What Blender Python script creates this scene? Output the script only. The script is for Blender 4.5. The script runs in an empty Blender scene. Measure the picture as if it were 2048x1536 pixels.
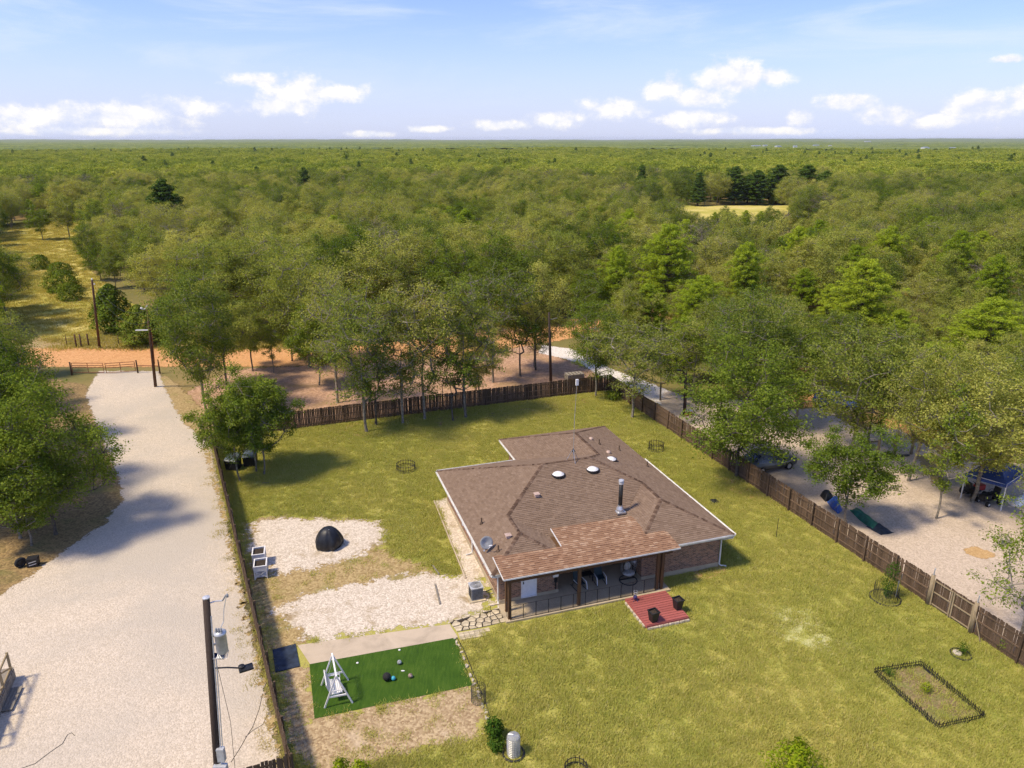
import bpy, bmesh, math, random
import numpy as np
from mathutils import Vector, Matrix
from mathutils.geometry import tessellate_polygon
random.seed(7); RNG = np.random.default_rng(11)
scene = bpy.context.scene
R = math.radians
# ---------------------------------------------------------------- camera
H = 26.5; FPX = 1464.0; TH = math.atan(489 / FPX)
cam_d = bpy.data.cameras.new('camera'); cam = bpy.data.objects.new('camera', cam_d)
scene.collection.objects.link(cam); scene.camera = cam
cam.location = (0, 0, H); cam.rotation_euler = (math.pi / 2 - TH, 0, 0)
cam_d.sensor_width = 36; cam_d.lens = 36 * FPX / 2048
cam_d.clip_start = 0.5; cam_d.clip_end = 60000
# ---------------------------------------------------------------- light
SUN_EL = R(57); SUN_DIR = Vector((-math.cos(R(23)) * math.cos(SUN_EL), -math.sin(R(23)) * math.cos(SUN_EL), math.sin(SUN_EL)))
sd = bpy.data.lights.new('sun', 'SUN'); sd.energy = 2.8; sd.angle = R(8.0); sd.color = (1.0, 0.855, 0.63)
so = bpy.data.objects.new('sun', sd); scene.collection.objects.link(so)
so.rotation_euler = SUN_DIR.to_track_quat('Z', 'Y').to_euler(); so.location = (-60, -40, 80)
scene.view_settings.view_transform = 'Standard'; scene.view_settings.look = 'None'
scene.view_settings.gamma = 1.0; scene.view_settings.exposure = 0.86
SKY_STRENGTH = 0.15; scene.cycles.use_light_tree = False; scene.cycles.use_adaptive_sampling = True; scene.cycles.adaptive_threshold = 0.02; scene.cycles.use_denoising = True; scene.cycles.denoising_prefilter = 'NONE'; HAZE = 0.00005; scene.cycles.volume_bounces = 0; scene.cycles.volume_step_rate = 10.0; scene.cycles.volume_max_steps = 16
scene.cycles.max_bounces = 4; scene.cycles.diffuse_bounces = 2; scene.cycles.glossy_bounces = 2; scene.cycles.transmission_bounces = 2; scene.cycles.transparent_max_bounces = 8


def nn(nt, t, **kw):
    n = nt.nodes.new(t)
    for k, v in kw.items():
        setattr(n, k, v)
    return n


def setin(n, **kw):
    for k, v in kw.items():
        n.inputs[k.replace('_', ' ')].default_value = v


def math_n(nt, op, a, b=None, c=None, clamp=False):
    n = nt.nodes.new('ShaderNodeMath'); n.operation = op; n.use_clamp = clamp
    for i, v in enumerate((a, b, c)):
        if v is None: continue
        if isinstance(v, (int, float)): n.inputs[i].default_value = v
        else: nt.links.new(v, n.inputs[i])
    return n.outputs[0]


def mixc(nt, fac, a, b, mode='MIX'):
    n = nt.nodes.new('ShaderNodeMix'); n.data_type = 'RGBA'; n.blend_type = mode
    for s, v in ((n.inputs[0], fac), (n.inputs[6], a), (n.inputs[7], b)):
        if isinstance(v, (int, float)): s.default_value = v
        elif isinstance(v, tuple): s.default_value = (v + (1,))[:4]
        else: nt.links.new(v, s)
    return n.outputs[2]


def pxdir(px, py):
    v = Vector(((px - 1024), 0, 0)); u = px - 1024; w = py - 768
    d = Vector((u, FPX * math.cos(TH) - w * math.sin(TH), -(FPX * math.sin(TH) + w * math.cos(TH))))
    d.normalize(); return math.atan2(d.x, d.y), math.asin(d.z)


def build_world():
    w = bpy.data.worlds.new('World'); scene.world = w; w.use_nodes = True; w.cycles.sampling_method = 'NONE'; nt = w.node_tree
    nt.nodes.clear(); L = nt.links.new
    out = nn(nt, 'ShaderNodeOutputWorld'); bg = nn(nt, 'ShaderNodeBackground')
    sky = nn(nt, 'ShaderNodeTexSky', sky_type='NISHITA'); sky.sun_disc = False
    sky.sun_elevation = SUN_EL; sky.sun_rotation = math.atan2(SUN_DIR.x, SUN_DIR.y)
    sky.altitude = 150; sky.air_density = 1.1; sky.dust_density = 0.35; sky.ozone_density = 3.0
    tc = nn(nt, 'ShaderNodeTexCoord'); sep = nn(nt, 'ShaderNodeSeparateXYZ'); L(tc.outputs['Generated'], sep.inputs[0])
    az = math_n(nt, 'ARCTAN2', sep.outputs[0], sep.outputs[1]); el = math_n(nt, 'ARCSINE', sep.outputs[2])
    comb = nn(nt, 'ShaderNodeCombineXYZ'); L(az, comb.inputs[0]); L(el, comb.inputs[1])
    blobs = [(45, 232, 95, 34), (240, 234, 150, 36), (385, 214, 60, 26), (600, 186, 90, 46), (520, 160, 70, 18), (690, 186, 60, 22),
             (560, 215, 90, 20), (1010, 250, 70, 12), (1120, 240, 70, 20), (1230, 217, 80, 24), (1330, 180, 50, 32), (1465, 158, 85, 46),
             (1550, 152, 45, 24), (1400, 196, 80, 24), (1385, 238, 80, 22), (1600, 236, 30, 18), (1690, 206, 60, 18), (1780, 232, 80, 22),
             (1960, 218, 90, 38), (2060, 196, 60, 32), (1870, 242, 70, 16), (740, 268, 60, 8), (850, 257, 50, 8), (2015, 118, 40, 9), (1500, 262, 160, 9), (200, 262, 190, 12)]
    field = None
    for cx, cy, rx, ry in blobs:
        a0, e0 = pxdir(cx, cy); a1, _ = pxdir(cx + rx, cy); _, e1 = pxdir(cx, cy - ry)
        m = nn(nt, 'ShaderNodeVectorMath', operation='SUBTRACT'); L(comb.outputs[0], m.inputs[0]); m.inputs[1].default_value = (a0, e0, 0)
        s = nn(nt, 'ShaderNodeVectorMath', operation='MULTIPLY'); L(m.outputs[0], s.inputs[0]); s.inputs[1].default_value = (.93 / max(a1 - a0, .001), .93 / max(e1 - e0, .001), 0)
        l = nn(nt, 'ShaderNodeVectorMath', operation='LENGTH'); L(s.outputs[0], l.inputs[0])
        field = l.outputs['Value'] if field is None else math_n(nt, 'MINIMUM', field, l.outputs['Value'])
    d = math_n(nt, 'SUBTRACT', 1.0, field)
    # the same kind of low cumulus goes on all round the horizon
    mp = nn(nt, 'ShaderNodeMapping'); L(comb.outputs[0], mp.inputs[0]); mp.inputs['Scale'].default_value = (5.0, 14.0, 1)
    big = nn(nt, 'ShaderNodeTexNoise'); L(mp.outputs[0], big.inputs['Vector']); setin(big, Scale=1.3, Detail=2.0)
    band = nn(nt, 'ShaderNodeMapRange', interpolation_type='SMOOTHSTEP'); L(el, band.inputs[0]); setin(band, From_Min=0.16, From_Max=0.02)
    beyond = nn(nt, 'ShaderNodeMapRange', interpolation_type='SMOOTHSTEP'); L(math_n(nt, 'ABSOLUTE', az), beyond.inputs[0]); setin(beyond, From_Min=0.62, From_Max=0.75)
    gen = math_n(nt, 'MULTIPLY', math_n(nt, 'SUBTRACT', math_n(nt, 'MULTIPLY', big.outputs[0], band.outputs[0]), 0.45), 3.0)
    gen = math_n(nt, 'SUBTRACT', gen, math_n(nt, 'MULTIPLY', math_n(nt, 'SUBTRACT', 1.0, beyond.outputs[0]), 2.0))
    d = math_n(nt, 'MAXIMUM', d, gen)
    mp2 = nn(nt, 'ShaderNodeMapping'); L(comb.outputs[0], mp2.inputs[0]); mp2.inputs['Scale'].default_value = (1.0, 1.35, 1)
    n1 = nn(nt, 'ShaderNodeTexNoise'); L(mp2.outputs[0], n1.inputs['Vector']); setin(n1, Scale=24.0, Detail=10.0, Roughness=0.66)
    dn = math_n(nt, 'ADD', d, math_n(nt, 'MULTIPLY', math_n(nt, 'SUBTRACT', n1.outputs[0], 0.53), 2.4))
    cum = nn(nt, 'ShaderNodeMapRange', interpolation_type='SMOOTHSTEP'); L(dn, cum.inputs[0]); setin(cum, From_Min=-0.12, From_Max=0.62)
    # relief: the noise a little higher towards the sun makes lit tops and soft grey bases
    off = nn(nt, 'ShaderNodeVectorMath', operation='ADD'); L(mp2.outputs[0], off.inputs[0]); off.inputs[1].default_value = (-0.006, 0.014, 0)
    n2 = nn(nt, 'ShaderNodeTexNoise'); L(off.outputs[0], n2.inputs['Vector']); setin(n2, Scale=24.0, Detail=5.0, Roughness=0.55)
    rel = math_n(nt, 'ADD', math_n(nt, 'MULTIPLY', math_n(nt, 'SUBTRACT', n1.outputs[0], n2.outputs[0]), 3.5), 0.6, clamp=True)
    ccol = mixc(nt, rel, (2.9, 3.1, 3.75), (4.1, 3.95, 3.75))
    # cirrus: long soft streaks
    mp3 = nn(nt, 'ShaderNodeMapping'); L(comb.outputs[0], mp3.inputs[0]); mp3.inputs['Rotation'].default_value = (0, 0, R(-16)); mp3.inputs['Scale'].default_value = (3.2, 17.0, 1); mp3.inputs['Location'].default_value = (0.35, 0.2, 0)
    n3 = nn(nt, 'ShaderNodeTexNoise'); L(mp3.outputs[0], n3.inputs['Vector']); setin(n3, Scale=1.0, Detail=7.0, Roughness=0.58, Distortion=0.5)
    cir = nn(nt, 'ShaderNodeMapRange', interpolation_type='SMOOTHSTEP'); L(n3.outputs[0], cir.inputs[0]); setin(cir, From_Min=0.44, From_Max=0.74, To_Max=0.62)
    hz = nn(nt, 'ShaderNodeMapRange', interpolation_type='SMOOTHSTEP'); L(el, hz.inputs[0]); setin(hz, From_Min=0.16, From_Max=-0.02, To_Max=0.75)
    blue = mixc(nt, 1.0, sky.outputs[0], (0.525, 0.515, 0.73), 'MULTIPLY')
    c = mixc(nt, cir.outputs[0], blue, (3.25, 3.5, 4.15))
    c = mixc(nt, hz.outputs[0], c, (2.3, 2.65, 3.7))
    c = mixc(nt, cum.outputs[0], c, ccol)
    L(c, bg.inputs[0]); bg.inputs[1].default_value = SKY_STRENGTH; L(bg.outputs[0], out.inputs[0])


build_world()


# ---------------------------------------------------------------- helpers
def G(px, py, z=0.0):
    """ground point under a place measured in the photograph (at height z)"""
    u = px - 1024; v = py - 768
    d = FPX * math.sin(TH) + v * math.cos(TH); f = FPX * math.cos(TH) - v * math.sin(TH)
    s = (H - z) / d
    return Vector((u * s, f * s, z))


COL = scene.collection


class MB:
    def __init__(s): s.v = []; s.f = []; s.a = []

    def add(s, vs, fs, a=None):
        o = len(s.v); s.v += [tuple(p) for p in vs]; s.f += [tuple(i + o for i in f) for f in fs]
        if a is not None: s.a += [a] * len(fs)
        return s

    def box(s, c, size, rz=0.0, rot=None, a=None):
        hx, hy, hz = size[0] / 2, size[1] / 2, size[2] / 2
        m = rot if rot is not None else Matrix.Rotation(rz, 3, 'Z'); c = Vector(c)
        vs = [c + m @ Vector((x * hx, y * hy, z * hz)) for z in (-1, 1) for x, y in ((-1, -1), (1, -1), (1, 1), (-1, 1))]
        return s.add(vs, [(0, 3, 2, 1), (4, 5, 6, 7), (0, 1, 5, 4), (1, 2, 6, 5), (2, 3, 7, 6), (3, 0, 4, 7)], a)

    def bar(s, p, q, w, h=None, a=None):
        p = Vector(p); q = Vector(q); d = q - p; l = d.length
        m = d.to_track_quat('X', 'Z').to_matrix()
        return s.box((p + q) / 2, (l, w, h or w), rot=m, a=a)

    def tube(s, pts, r, n=6, cap=True):
        pts = [Vector(p) for p in pts]; k = len(pts); rs = r if isinstance(r, (list, tuple)) else [r] * k
        vs = []; prev = None
        for i, p in enumerate(pts):
            t = (pts[min(i + 1, k - 1)] - pts[max(i - 1, 0)])
            if t.length < 1e-9: t = Vector((0, 0, 1))
            t.normalize()
            ref = prev if prev is not None else (Vector((1, 0, 0)) if abs(t.x) < .9 else Vector((0, 1, 0)))
            x = (ref - t * ref.dot(t)); x.normalize(); prev = x; y = t.cross(x)
            for j in range(n):
                a = 2 * math.pi * j / n; vs.append(p + (x * math.cos(a) + y * math.sin(a)) * rs[i])
        fs = [(i * n + j, i * n + (j + 1) % n, (i + 1) * n + (j + 1) % n, (i + 1) * n + j) for i in range(k - 1) for j in range(n)]
        if cap: fs += [tuple(range(n - 1, -1, -1)), tuple((k - 1) * n + j for j in range(n))]
        return s.add(vs, fs)

    def lathe(s, c, prof, n=16, sx=1, sy=1, wob=None):
        c = Vector(c); vs = []
        for i, (r, z) in enumerate(prof):
            for j in range(n):
                a = 2 * math.pi * j / n; rr = r * (wob(a, i) if wob else 1)
                vs.append(c + Vector((rr * math.cos(a) * sx, rr * math.sin(a) * sy, z)))
        k = len(prof)
        fs = [(i * n + j, i * n + (j + 1) % n, (i + 1) * n + (j + 1) % n, (i + 1) * n + j) for i in range(k - 1) for j in range(n)]
        fs += [tuple(range(n - 1, -1, -1)), tuple((k - 1) * n + j for j in range(n))]
        return s.add(vs, fs)

    def ball(s, c, r, n=14, m=9, sz=1):
        pr = [(max(r * math.sin(math.pi * i / m), 1e-3), -r * sz * math.cos(math.pi * i / m)) for i in range(m + 1)]
        return s.lathe(c, pr, n)

    def ring(s, c, R0, r, n=32, k=6, rot=None):
        c = Vector(c); rot = rot or Matrix.Identity(3)
        pts = [c + rot @ Vector((R0 * math.cos(2 * math.pi * i / n), R0 * math.sin(2 * math.pi * i / n), 0)) for i in range(n + 1)]
        return s.tube(pts, r, k, cap=False)

    def prism(s, poly, z0, z1):
        n = len(poly); vs = [(p[0], p[1], z0) for p in poly] + [(p[0], p[1], z1) for p in poly]
        tri = tessellate_polygon([[Vector((p[0], p[1], 0)) for p in poly]])
        area = sum(poly[i][0] * poly[(i + 1) % n][1] - poly[(i + 1) % n][0] * poly[i][1] for i in range(n))
        fs = []
        for t in tri:
            a, b, c = [Vector((poly[i][0], poly[i][1], 0)) for i in t]
            if (b - a).cross(c - a).z < 0: t = t[::-1]
            fs.append(tuple(i + n for i in t)); fs.append(tuple(t[::-1]))
        for i in range(n):
            j = (i + 1) % n
            fs.append((i, j, j + n, i + n) if area > 0 else (j, i, i + n, j + n))
        return s.add(vs, fs)

    def mesh(s, name, smooth=False):
        me = bpy.data.meshes.new(name); me.from_pydata(s.v, [], s.f); me.update()
        if s.a and len(s.a) == len(s.f):
            at = me.attributes.new('rnd', 'FLOAT', 'FACE'); at.data.foreach_set('value', np.array(s.a, dtype=np.float32))
        if smooth: me.polygons.foreach_set('use_smooth', [True] * len(me.polygons))
        return me

    def build(s, name, m, parent=None, smooth=False, loc=None, rz=None):
        me = s.mesh(name, smooth); return link(name, me, m, parent, loc, rz)


def link(name, me, m=None, parent=None, loc=None, rz=None):
    o = bpy.data.objects.new(name, me); COL.objects.link(o)
    if m is not None and me is not None and not me.materials: me.materials.append(m)
    if parent is not None: o.parent = parent
    if loc is not None: o.location = loc
    if rz is not None: o.rotation_euler = (0, 0, rz)
    return o


def tag(o, label=None, cat=None, group=None, kind=None):
    if label: o['label'] = label
    if cat: o['category'] = cat
    if group: o['group'] = group
    if kind: o['kind'] = kind
    return o


def thing(name, label, cat, loc=(0, 0, 0), rz=0.0, group=None):
    o = bpy.data.objects.new(name, None); COL.objects.link(o); o.location = loc; o.rotation_euler = (0, 0, rz)
    o.empty_display_size = 0.3
    return tag(o, label, cat, group)


def npmesh(name, V, F, attr=None, smooth=False):
    me = bpy.data.meshes.new(name); n, k = F.shape
    me.vertices.add(len(V)); me.vertices.foreach_set('co', np.asarray(V, np.float32).ravel())
    me.loops.add(n * k); me.loops.foreach_set('vertex_index', F.astype(np.int32).ravel())
    me.polygons.add(n); me.polygons.foreach_set('loop_start', np.arange(0, n * k, k, dtype=np.int32))
    me.polygons.foreach_set('loop_total', np.full(n, k, dtype=np.int32))
    if smooth: me.polygons.foreach_set('use_smooth', np.ones(n, dtype=bool))
    me.update(calc_edges=True)
    if attr is not None:
        at = me.attributes.new('rnd', 'FLOAT', 'FACE'); at.data.foreach_set('value', np.asarray(attr, np.float32))
    return me


def inpoly(P, poly):
    x, y = P[:, 0], P[:, 1]; r = np.zeros(len(P), bool); n = len(poly)
    for i in range(n):
        x1, y1 = poly[i][0], poly[i][1]; x2, y2 = poly[(i + 1) % n][0], poly[(i + 1) % n][1]
        if y1 == y2: continue
        c = ((y1 > y) != (y2 > y)) & (x < (x2 - x1) * (y - y1) / (y2 - y1) + x1)
        r ^= c
    return r


def vnoise(x, y, seed=0):
    x = np.asarray(x, float); y = np.asarray(y, float)
    xi = np.floor(x).astype(np.int64); yi = np.floor(y).astype(np.int64); fx = x - xi; fy = y - yi
    def h(a, b):
        k = (a * 374761393 + b * 668265263 + seed * 974634777) & 0xffffffff
        k = ((k ^ (k >> 13)) * 1274126177) & 0xffffffff
        return ((k ^ (k >> 16)) & 0xffff) / 65535.0
    fx = fx * fx * (3 - 2 * fx); fy = fy * fy * (3 - 2 * fy)
    return (h(xi, yi) * (1 - fx) + h(xi + 1, yi) * fx) * (1 - fy) + (h(xi, yi + 1) * (1 - fx) + h(xi + 1, yi + 1) * fx) * fy


# ---------------------------------------------------------------- materials
def base_mat(name):
    m = bpy.data.materials.new(name); m.use_nodes = True; nt = m.node_tree
    return m, nt, nt.nodes['Principled BSDF']


def ramp(nt, fac, stops, interp='LINEAR'):
    r = nn(nt, 'ShaderNodeValToRGB'); e = r.color_ramp.elements; r.color_ramp.interpolation = interp
    while len(e) < len(stops): e.new(0.5)
    for el, (p, c) in zip(e, stops): el.position = p; el.color = (c + (1,))[:4]
    if fac is not None: nt.links.new(fac, r.inputs[0])
    return r.outputs[0]


def noise(nt, vec, scale, detail=4.0, rough=0.55, dist=0.0):
    n = nn(nt, 'ShaderNodeTexNoise'); setin(n, Scale=scale, Detail=detail, Roughness=rough, Distortion=dist)
    if vec is not None: nt.links.new(vec, n.inputs['Vector'])
    return n.outputs[0]


def pos(nt): return nn(nt, 'ShaderNodeNewGeometry').outputs['Position']


def objc(nt): return nn(nt, 'ShaderNodeTexCoord').outputs['Object']


def bump(nt, bs, h, strength, dist):
    b = nn(nt, 'ShaderNodeBump'); setin(b, Strength=strength, Distance=dist); nt.links.new(h, b.inputs['Height']); nt.links.new(b.outputs[0], bs.inputs['Normal'])


def simple(name, c, rough=0.6, var=0.12, scale=6.0, metal=0.0, rand=0.0, spec=0.4, bmp=0.0):
    """painted / moulded stuff: colour with slight mottling and per-object variation"""
    m, nt, bs = base_mat(name)
    f = noise(nt, objc(nt), scale, 5.0)
    dk = tuple(max(x * (1 - var * 2.2), 0) for x in c); lt = tuple(min(x * (1 + var), 1) for x in c)
    col = ramp(nt, f, [(0.3, dk), (0.7, lt)])
    if rand:
        oi = nn(nt, 'ShaderNodeObjectInfo')
        k = math_n(nt, 'MULTIPLY_ADD', oi.outputs['Random'], rand, 1 - rand / 2)
        hs = nn(nt, 'ShaderNodeHueSaturation'); nt.links.new(col, hs.inputs['Color']); nt.links.new(k, hs.inputs['Value']); col = hs.outputs[0]
    nt.links.new(col, bs.inputs['Base Color']); setin(bs, Roughness=rough, Metallic=metal, Specular_IOR_Level=spec)
    if bmp: bump(nt, bs, f, bmp, 0.01)
    return m


def wood_mat(name, c, grain=(1.0, 1.0, 12.0), rand=0.35, rough=0.8):
    m, nt, bs = base_mat(name)
    mp = nn(nt, 'ShaderNodeMapping'); nt.links.new(objc(nt), mp.inputs[0]); mp.inputs['Scale'].default_value = grain
    oi = nn(nt, 'ShaderNodeObjectInfo')
    av = nn(nt, 'ShaderNodeVectorMath', operation='ADD'); nt.links.new(mp.outputs[0], av.inputs[0]); nt.links.new(oi.outputs['Random'], av.inputs[1])
    f = noise(nt, av.outputs[0], 9.0, 6.0, 0.65)
    col = ramp(nt, f, [(0.25, tuple(x * 0.55 for x in c)), (0.55, c), (0.8, tuple(min(1, x * 1.35) for x in c))])
    k = math_n(nt, 'MULTIPLY_ADD', oi.outputs['Random'], rand, 1 - rand / 2)
    hs = nn(nt, 'ShaderNodeHueSaturation'); nt.links.new(col, hs.inputs['Color']); nt.links.new(k, hs.inputs['Value'])
    nt.links.new(hs.outputs[0], bs.inputs['Base Color']); setin(bs, Roughness=rough, Specular_IOR_Level=0.2); bump(nt, bs, f, 0.4, 0.01)
    return m


def gravel_mat(name, c_lo, c_hi, patch, psc=0.12, stone=14.0, patch_amt=0.5, shift=0.5):
    """loose stone: cells of different tone, larger worn patches of another colour"""
    m, nt, bs = base_mat(name); p = pos(nt)
    v = nn(nt, 'ShaderNodeTexVoronoi', feature='F1'); setin(v, Scale=stone, Randomness=1.0); nt.links.new(p, v.inputs['Vector'])
    vb = nn(nt, 'ShaderNodeSeparateColor'); nt.links.new(v.outputs['Color'], vb.inputs[0])
    n2 = noise(nt, p, 2.2, 8.0, 0.7)
    tone = math_n(nt, 'ADD', math_n(nt, 'MULTIPLY', vb.outputs[0], 0.55), math_n(nt, 'MULTIPLY', n2, 0.55))
    col = ramp(nt, tone, [(0.2, c_lo), (0.55, tuple((a + b) / 2 for a, b in zip(c_lo, c_hi))), (0.85, c_hi)])
    n3 = noise(nt, p, psc, 7.0, 0.6, 0.4)
    pf = nn(nt, 'ShaderNodeMapRange', interpolation_type='SMOOTHSTEP'); nt.links.new(n3, pf.inputs[0]); setin(pf, From_Min=shift, From_Max=shift + 0.22, To_Max=patch_amt)
    col = mixc(nt, pf.outputs[0], col, patch)
    dk = nn(nt, 'ShaderNodeMapRange'); nt.links.new(noise(nt, p, 9.0, 3.0), dk.inputs[0]); setin(dk, From_Min=0.66, From_Max=0.8, To_Max=0.35)
    col = mixc(nt, dk.outputs[0], col, tuple(x * 0.45 for x in c_lo))
    nt.links.new(col, bs.inputs['Base Color']); setin(bs, Roughness=0.92, Specular_IOR_Level=0.15)
    hgt = math_n(nt, 'ADD', math_n(nt, 'MULTIPLY', v.outputs['Distance'], -1.0), math_n(nt, 'MULTIPLY', n2, 0.35))
    bump(nt, bs, hgt, 0.55, 0.035)
    # ragged border: the 'edge' value of the sheet eaten into by noise
    at = nn(nt, 'ShaderNodeAttribute', attribute_name='edge')
    en = math_n(nt, 'ADD', math_n(nt, 'MULTIPLY', noise(nt, p, 0.9, 9.0, 0.68), 0.6), math_n(nt, 'MULTIPLY', noise(nt, p, 4.5, 5.0, 0.7), 0.4))
    ev = math_n(nt, 'ADD', at.outputs['Fac'], math_n(nt, 'MULTIPLY', math_n(nt, 'SUBTRACT', en, 0.5), 3.4))
    al = nn(nt, 'ShaderNodeMapRange'); nt.links.new(ev, al.inputs[0]); setin(al, From_Min=0.46, From_Max=0.56); nt.links.new(al.outputs[0], bs.inputs['Alpha'])
    return m


def grass_tone(nt, p):
    """lawn colour that belongs to the place: greener and drier patches"""
    a = noise(nt, p, 0.11, 6.0, 0.6, 0.3); b = noise(nt, p, 1.6, 5.0, 0.65)
    t = math_n(nt, 'ADD', math_n(nt, 'MULTIPLY', a, 0.62), math_n(nt, 'MULTIPLY', b, 0.38))
    return ramp(nt, t, [(0.30, (0.285, 0.34, 0.065)), (0.48, (0.42, 0.42, 0.095)), (0.64, (0.53, 0.48, 0.14)), (0.80, (0.60, 0.505, 0.20))])


def lawn_mat():
    m, nt, bs = base_mat('lawn soil'); p = pos(nt)
    c = grass_tone(nt, p); f = noise(nt, p, 6.0, 6.0, 0.7)
    c = mixc(nt, 1.0, mixc(nt, math_n(nt, 'MULTIPLY', f, 0.3), c, (0.30, 0.23, 0.11)), (0.9, 0.88, 0.84), 'MULTIPLY')
    nt.links.new(c, bs.inputs['Base Color']); setin(bs, Roughness=0.95, Specular_IOR_Level=0.1); bump(nt, bs, f, 0.8, 0.06)
    return m


def leafy(name, stops, trans=0.3, tone=None, rough=0.6, objw=0.45, patch=0.0):
    """leaves: tone from each leaf and from each plant"""
    m = bpy.data.materials.new(name); m.use_nodes = True; nt = m.node_tree; nt.nodes.clear()
    out = nn(nt, 'ShaderNodeOutputMaterial'); at = nn(nt, 'ShaderNodeAttribute', attribute_name='rnd'); oi = nn(nt, 'ShaderNodeObjectInfo')
    t = math_n(nt, 'ADD', math_n(nt, 'MULTIPLY', at.outputs['Fac'], 1 - objw), math_n(nt, 'MULTIPLY', oi.outputs['Random'], objw))
    if patch: t = math_n(nt, 'ADD', t, math_n(nt, 'MULTIPLY', math_n(nt, 'SUBTRACT', noise(nt, pos(nt), patch, 3.0, 0.6), 0.5), 0.9))
    col = ramp(nt, t, stops) if tone is None else mixc(nt, 0.55, tone(nt, pos(nt)), ramp(nt, t, stops))
    bs = nn(nt, 'ShaderNodeBsdfDiffuse'); nt.links.new(col, bs.inputs['Color'])
    tr = nn(nt, 'ShaderNodeBsdfTranslucent'); tcol = mixc(nt, 1.0, col, (1.15, 1.1, 0.5), 'MULTIPLY'); nt.links.new(tcol, tr.inputs[0])
    mx = nn(nt, 'ShaderNodeMixShader'); mx.inputs[0].default_value = trans
    nt.links.new(bs.outputs[0], mx.inputs[1]); nt.links.new(tr.outputs[0], mx.inputs[2]); nt.links.new(mx.outputs[0], out.inputs[0])
    return m


M = {}
M['lawn'] = lawn_mat()
M['blade'] = leafy('grass blades', [(0.0, (0.267, 0.336, 0.057)), (0.4, (0.412, 0.428, 0.085)), (0.75, (0.570, 0.510, 0.158)), (1.0, (0.775, 0.637, 0.370))], 0.3, grass_tone, objw=0.3)
M['oak'] = leafy('oak leaves', [(0.1, (0.111, 0.173, 0.030)), (0.3, (0.209, 0.265, 0.046)), (0.5, (0.304, 0.344, 0.067)), (0.7, (0.399, 0.411, 0.097)), (0.9, (0.507, 0.487, 0.127))], 0.4, objw=0.62, patch=0.02)
M['greenoak'] = leafy('fresh oak leaves', [(0.05, (0.077, 0.131, 0.017)), (0.5, (0.149, 0.216, 0.027)), (0.95, (0.275, 0.337, 0.048))], 0.35)
M['pine'] = leafy('pine needles', [(0.05, (0.150, 0.224, 0.020)), (0.5, (0.282, 0.374, 0.029)), (0.95, (0.444, 0.506, 0.050))], 0.36)
M['darkpine'] = leafy('dark pine needles', [(0.05, (0.049, 0.095, 0.019)), (0.5, (0.091, 0.155, 0.026)), (0.95, (0.168, 0.230, 0.046))], 0.2)
M['cedar'] = leafy('cedar foliage', [(0.05, (0.084, 0.132, 0.015)), (0.5, (0.150, 0.207, 0.024)), (0.95, (0.240, 0.287, 0.044))], 0.2)
M['lime'] = leafy('lime green leaves', [(0.05, (0.12, 0.20, 0.01)), (0.5, (0.24, 0.33, 0.015)), (0.95, (0.42, 0.45, 0.03))], 0.35)
M['far'] = leafy('far canopy leaves', [(0.05, (0.138, 0.202, 0.030)), (0.3, (0.243, 0.311, 0.042)), (0.6, (0.360, 0.409, 0.055)), (0.95, (0.511, 0.502, 0.099))], 0.25, objw=0.6, patch=0.009)
M['dry'] = leafy('dead twig leaves', [(0.05, (0.14, 0.11, 0.06)), (0.5, (0.22, 0.18, 0.10)), (0.95, (0.34, 0.29, 0.18))], 0.15)
M['shrub'] = leafy('garden leaves', [(0.05, (0.035, 0.085, 0.01)), (0.5, (0.075, 0.145, 0.018)), (0.95, (0.17, 0.23, 0.04))], 0.3)
M['bark'] = simple('grey oak bark', (0.13, 0.11, 0.085), 0.9, 0.3, 5.0, rand=0.4, bmp=0.6)
M['palebark'] = simple('pale lichen bark', (0.255, 0.225, 0.175), 0.9, 0.3, 5.0, rand=0.35, bmp=0.6)
M['pinebark'] = simple('pine bark', (0.13, 0.085, 0.055), 0.9, 0.3, 5.0, rand=0.3, bmp=0.6)
M['drive'] = gravel_mat('white crushed limestone', (0.450, 0.379, 0.285), (0.662, 0.566, 0.446), (0.440, 0.393, 0.322), 0.075, 13.0, 0.75, 0.40)
M['pad'] = gravel_mat('pale pea gravel', (0.423, 0.352, 0.263), (0.714, 0.625, 0.508), (0.282, 0.202, 0.094), 0.8, 11.0, 0.9, 0.535)
M['pink'] = gravel_mat('pinkish caliche', (0.403, 0.324, 0.249), (0.614, 0.508, 0.401), (0.345, 0.277, 0.217), 0.15, 12.0, 0.7, 0.46)
M['mulch'] = gravel_mat('dry stalky soil', (0.25, 0.165, 0.085), (0.52, 0.40, 0.235), (0.60, 0.48, 0.34), 0.5, 9.0, 0.6, 0.52)
M['straw'] = gravel_mat('dead yellow grass', (0.24, 0.165, 0.07), (0.46, 0.345, 0.165), (0.20, 0.20, 0.05), 0.5, 8.0, 0.6, 0.5)
M['road'] = gravel_mat('orange dirt', (0.46, 0.225, 0.085), (0.66, 0.37, 0.165), (0.52, 0.30, 0.12), 0.2, 6.0, 0.6, 0.52)
M['lot'] = gravel_mat('reddish bare earth', (0.30, 0.175, 0.105), (0.54, 0.345, 0.225), (0.30, 0.20, 0.09), 0.22, 6.0, 0.75, 0.46)
M['caliche'] = gravel_mat('white road base', (0.55, 0.50, 0.45), (0.78, 0.73, 0.67), (0.5, 0.46, 0.4), 0.2, 8.0, 0.4, 0.5)
M['sand'] = gravel_mat('orange sand', (0.40, 0.25, 0.11), (0.55, 0.37, 0.18), (0.5, 0.35, 0.2), 0.5, 14.0, 0.4, 0.5)
M['pale'] = gravel_mat('pale dry clippings', (0.380, 0.380, 0.150), (0.540, 0.506, 0.263), (0.380, 0.380, 0.088), 0.7, 9.0, 0.8, 0.42)
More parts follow.
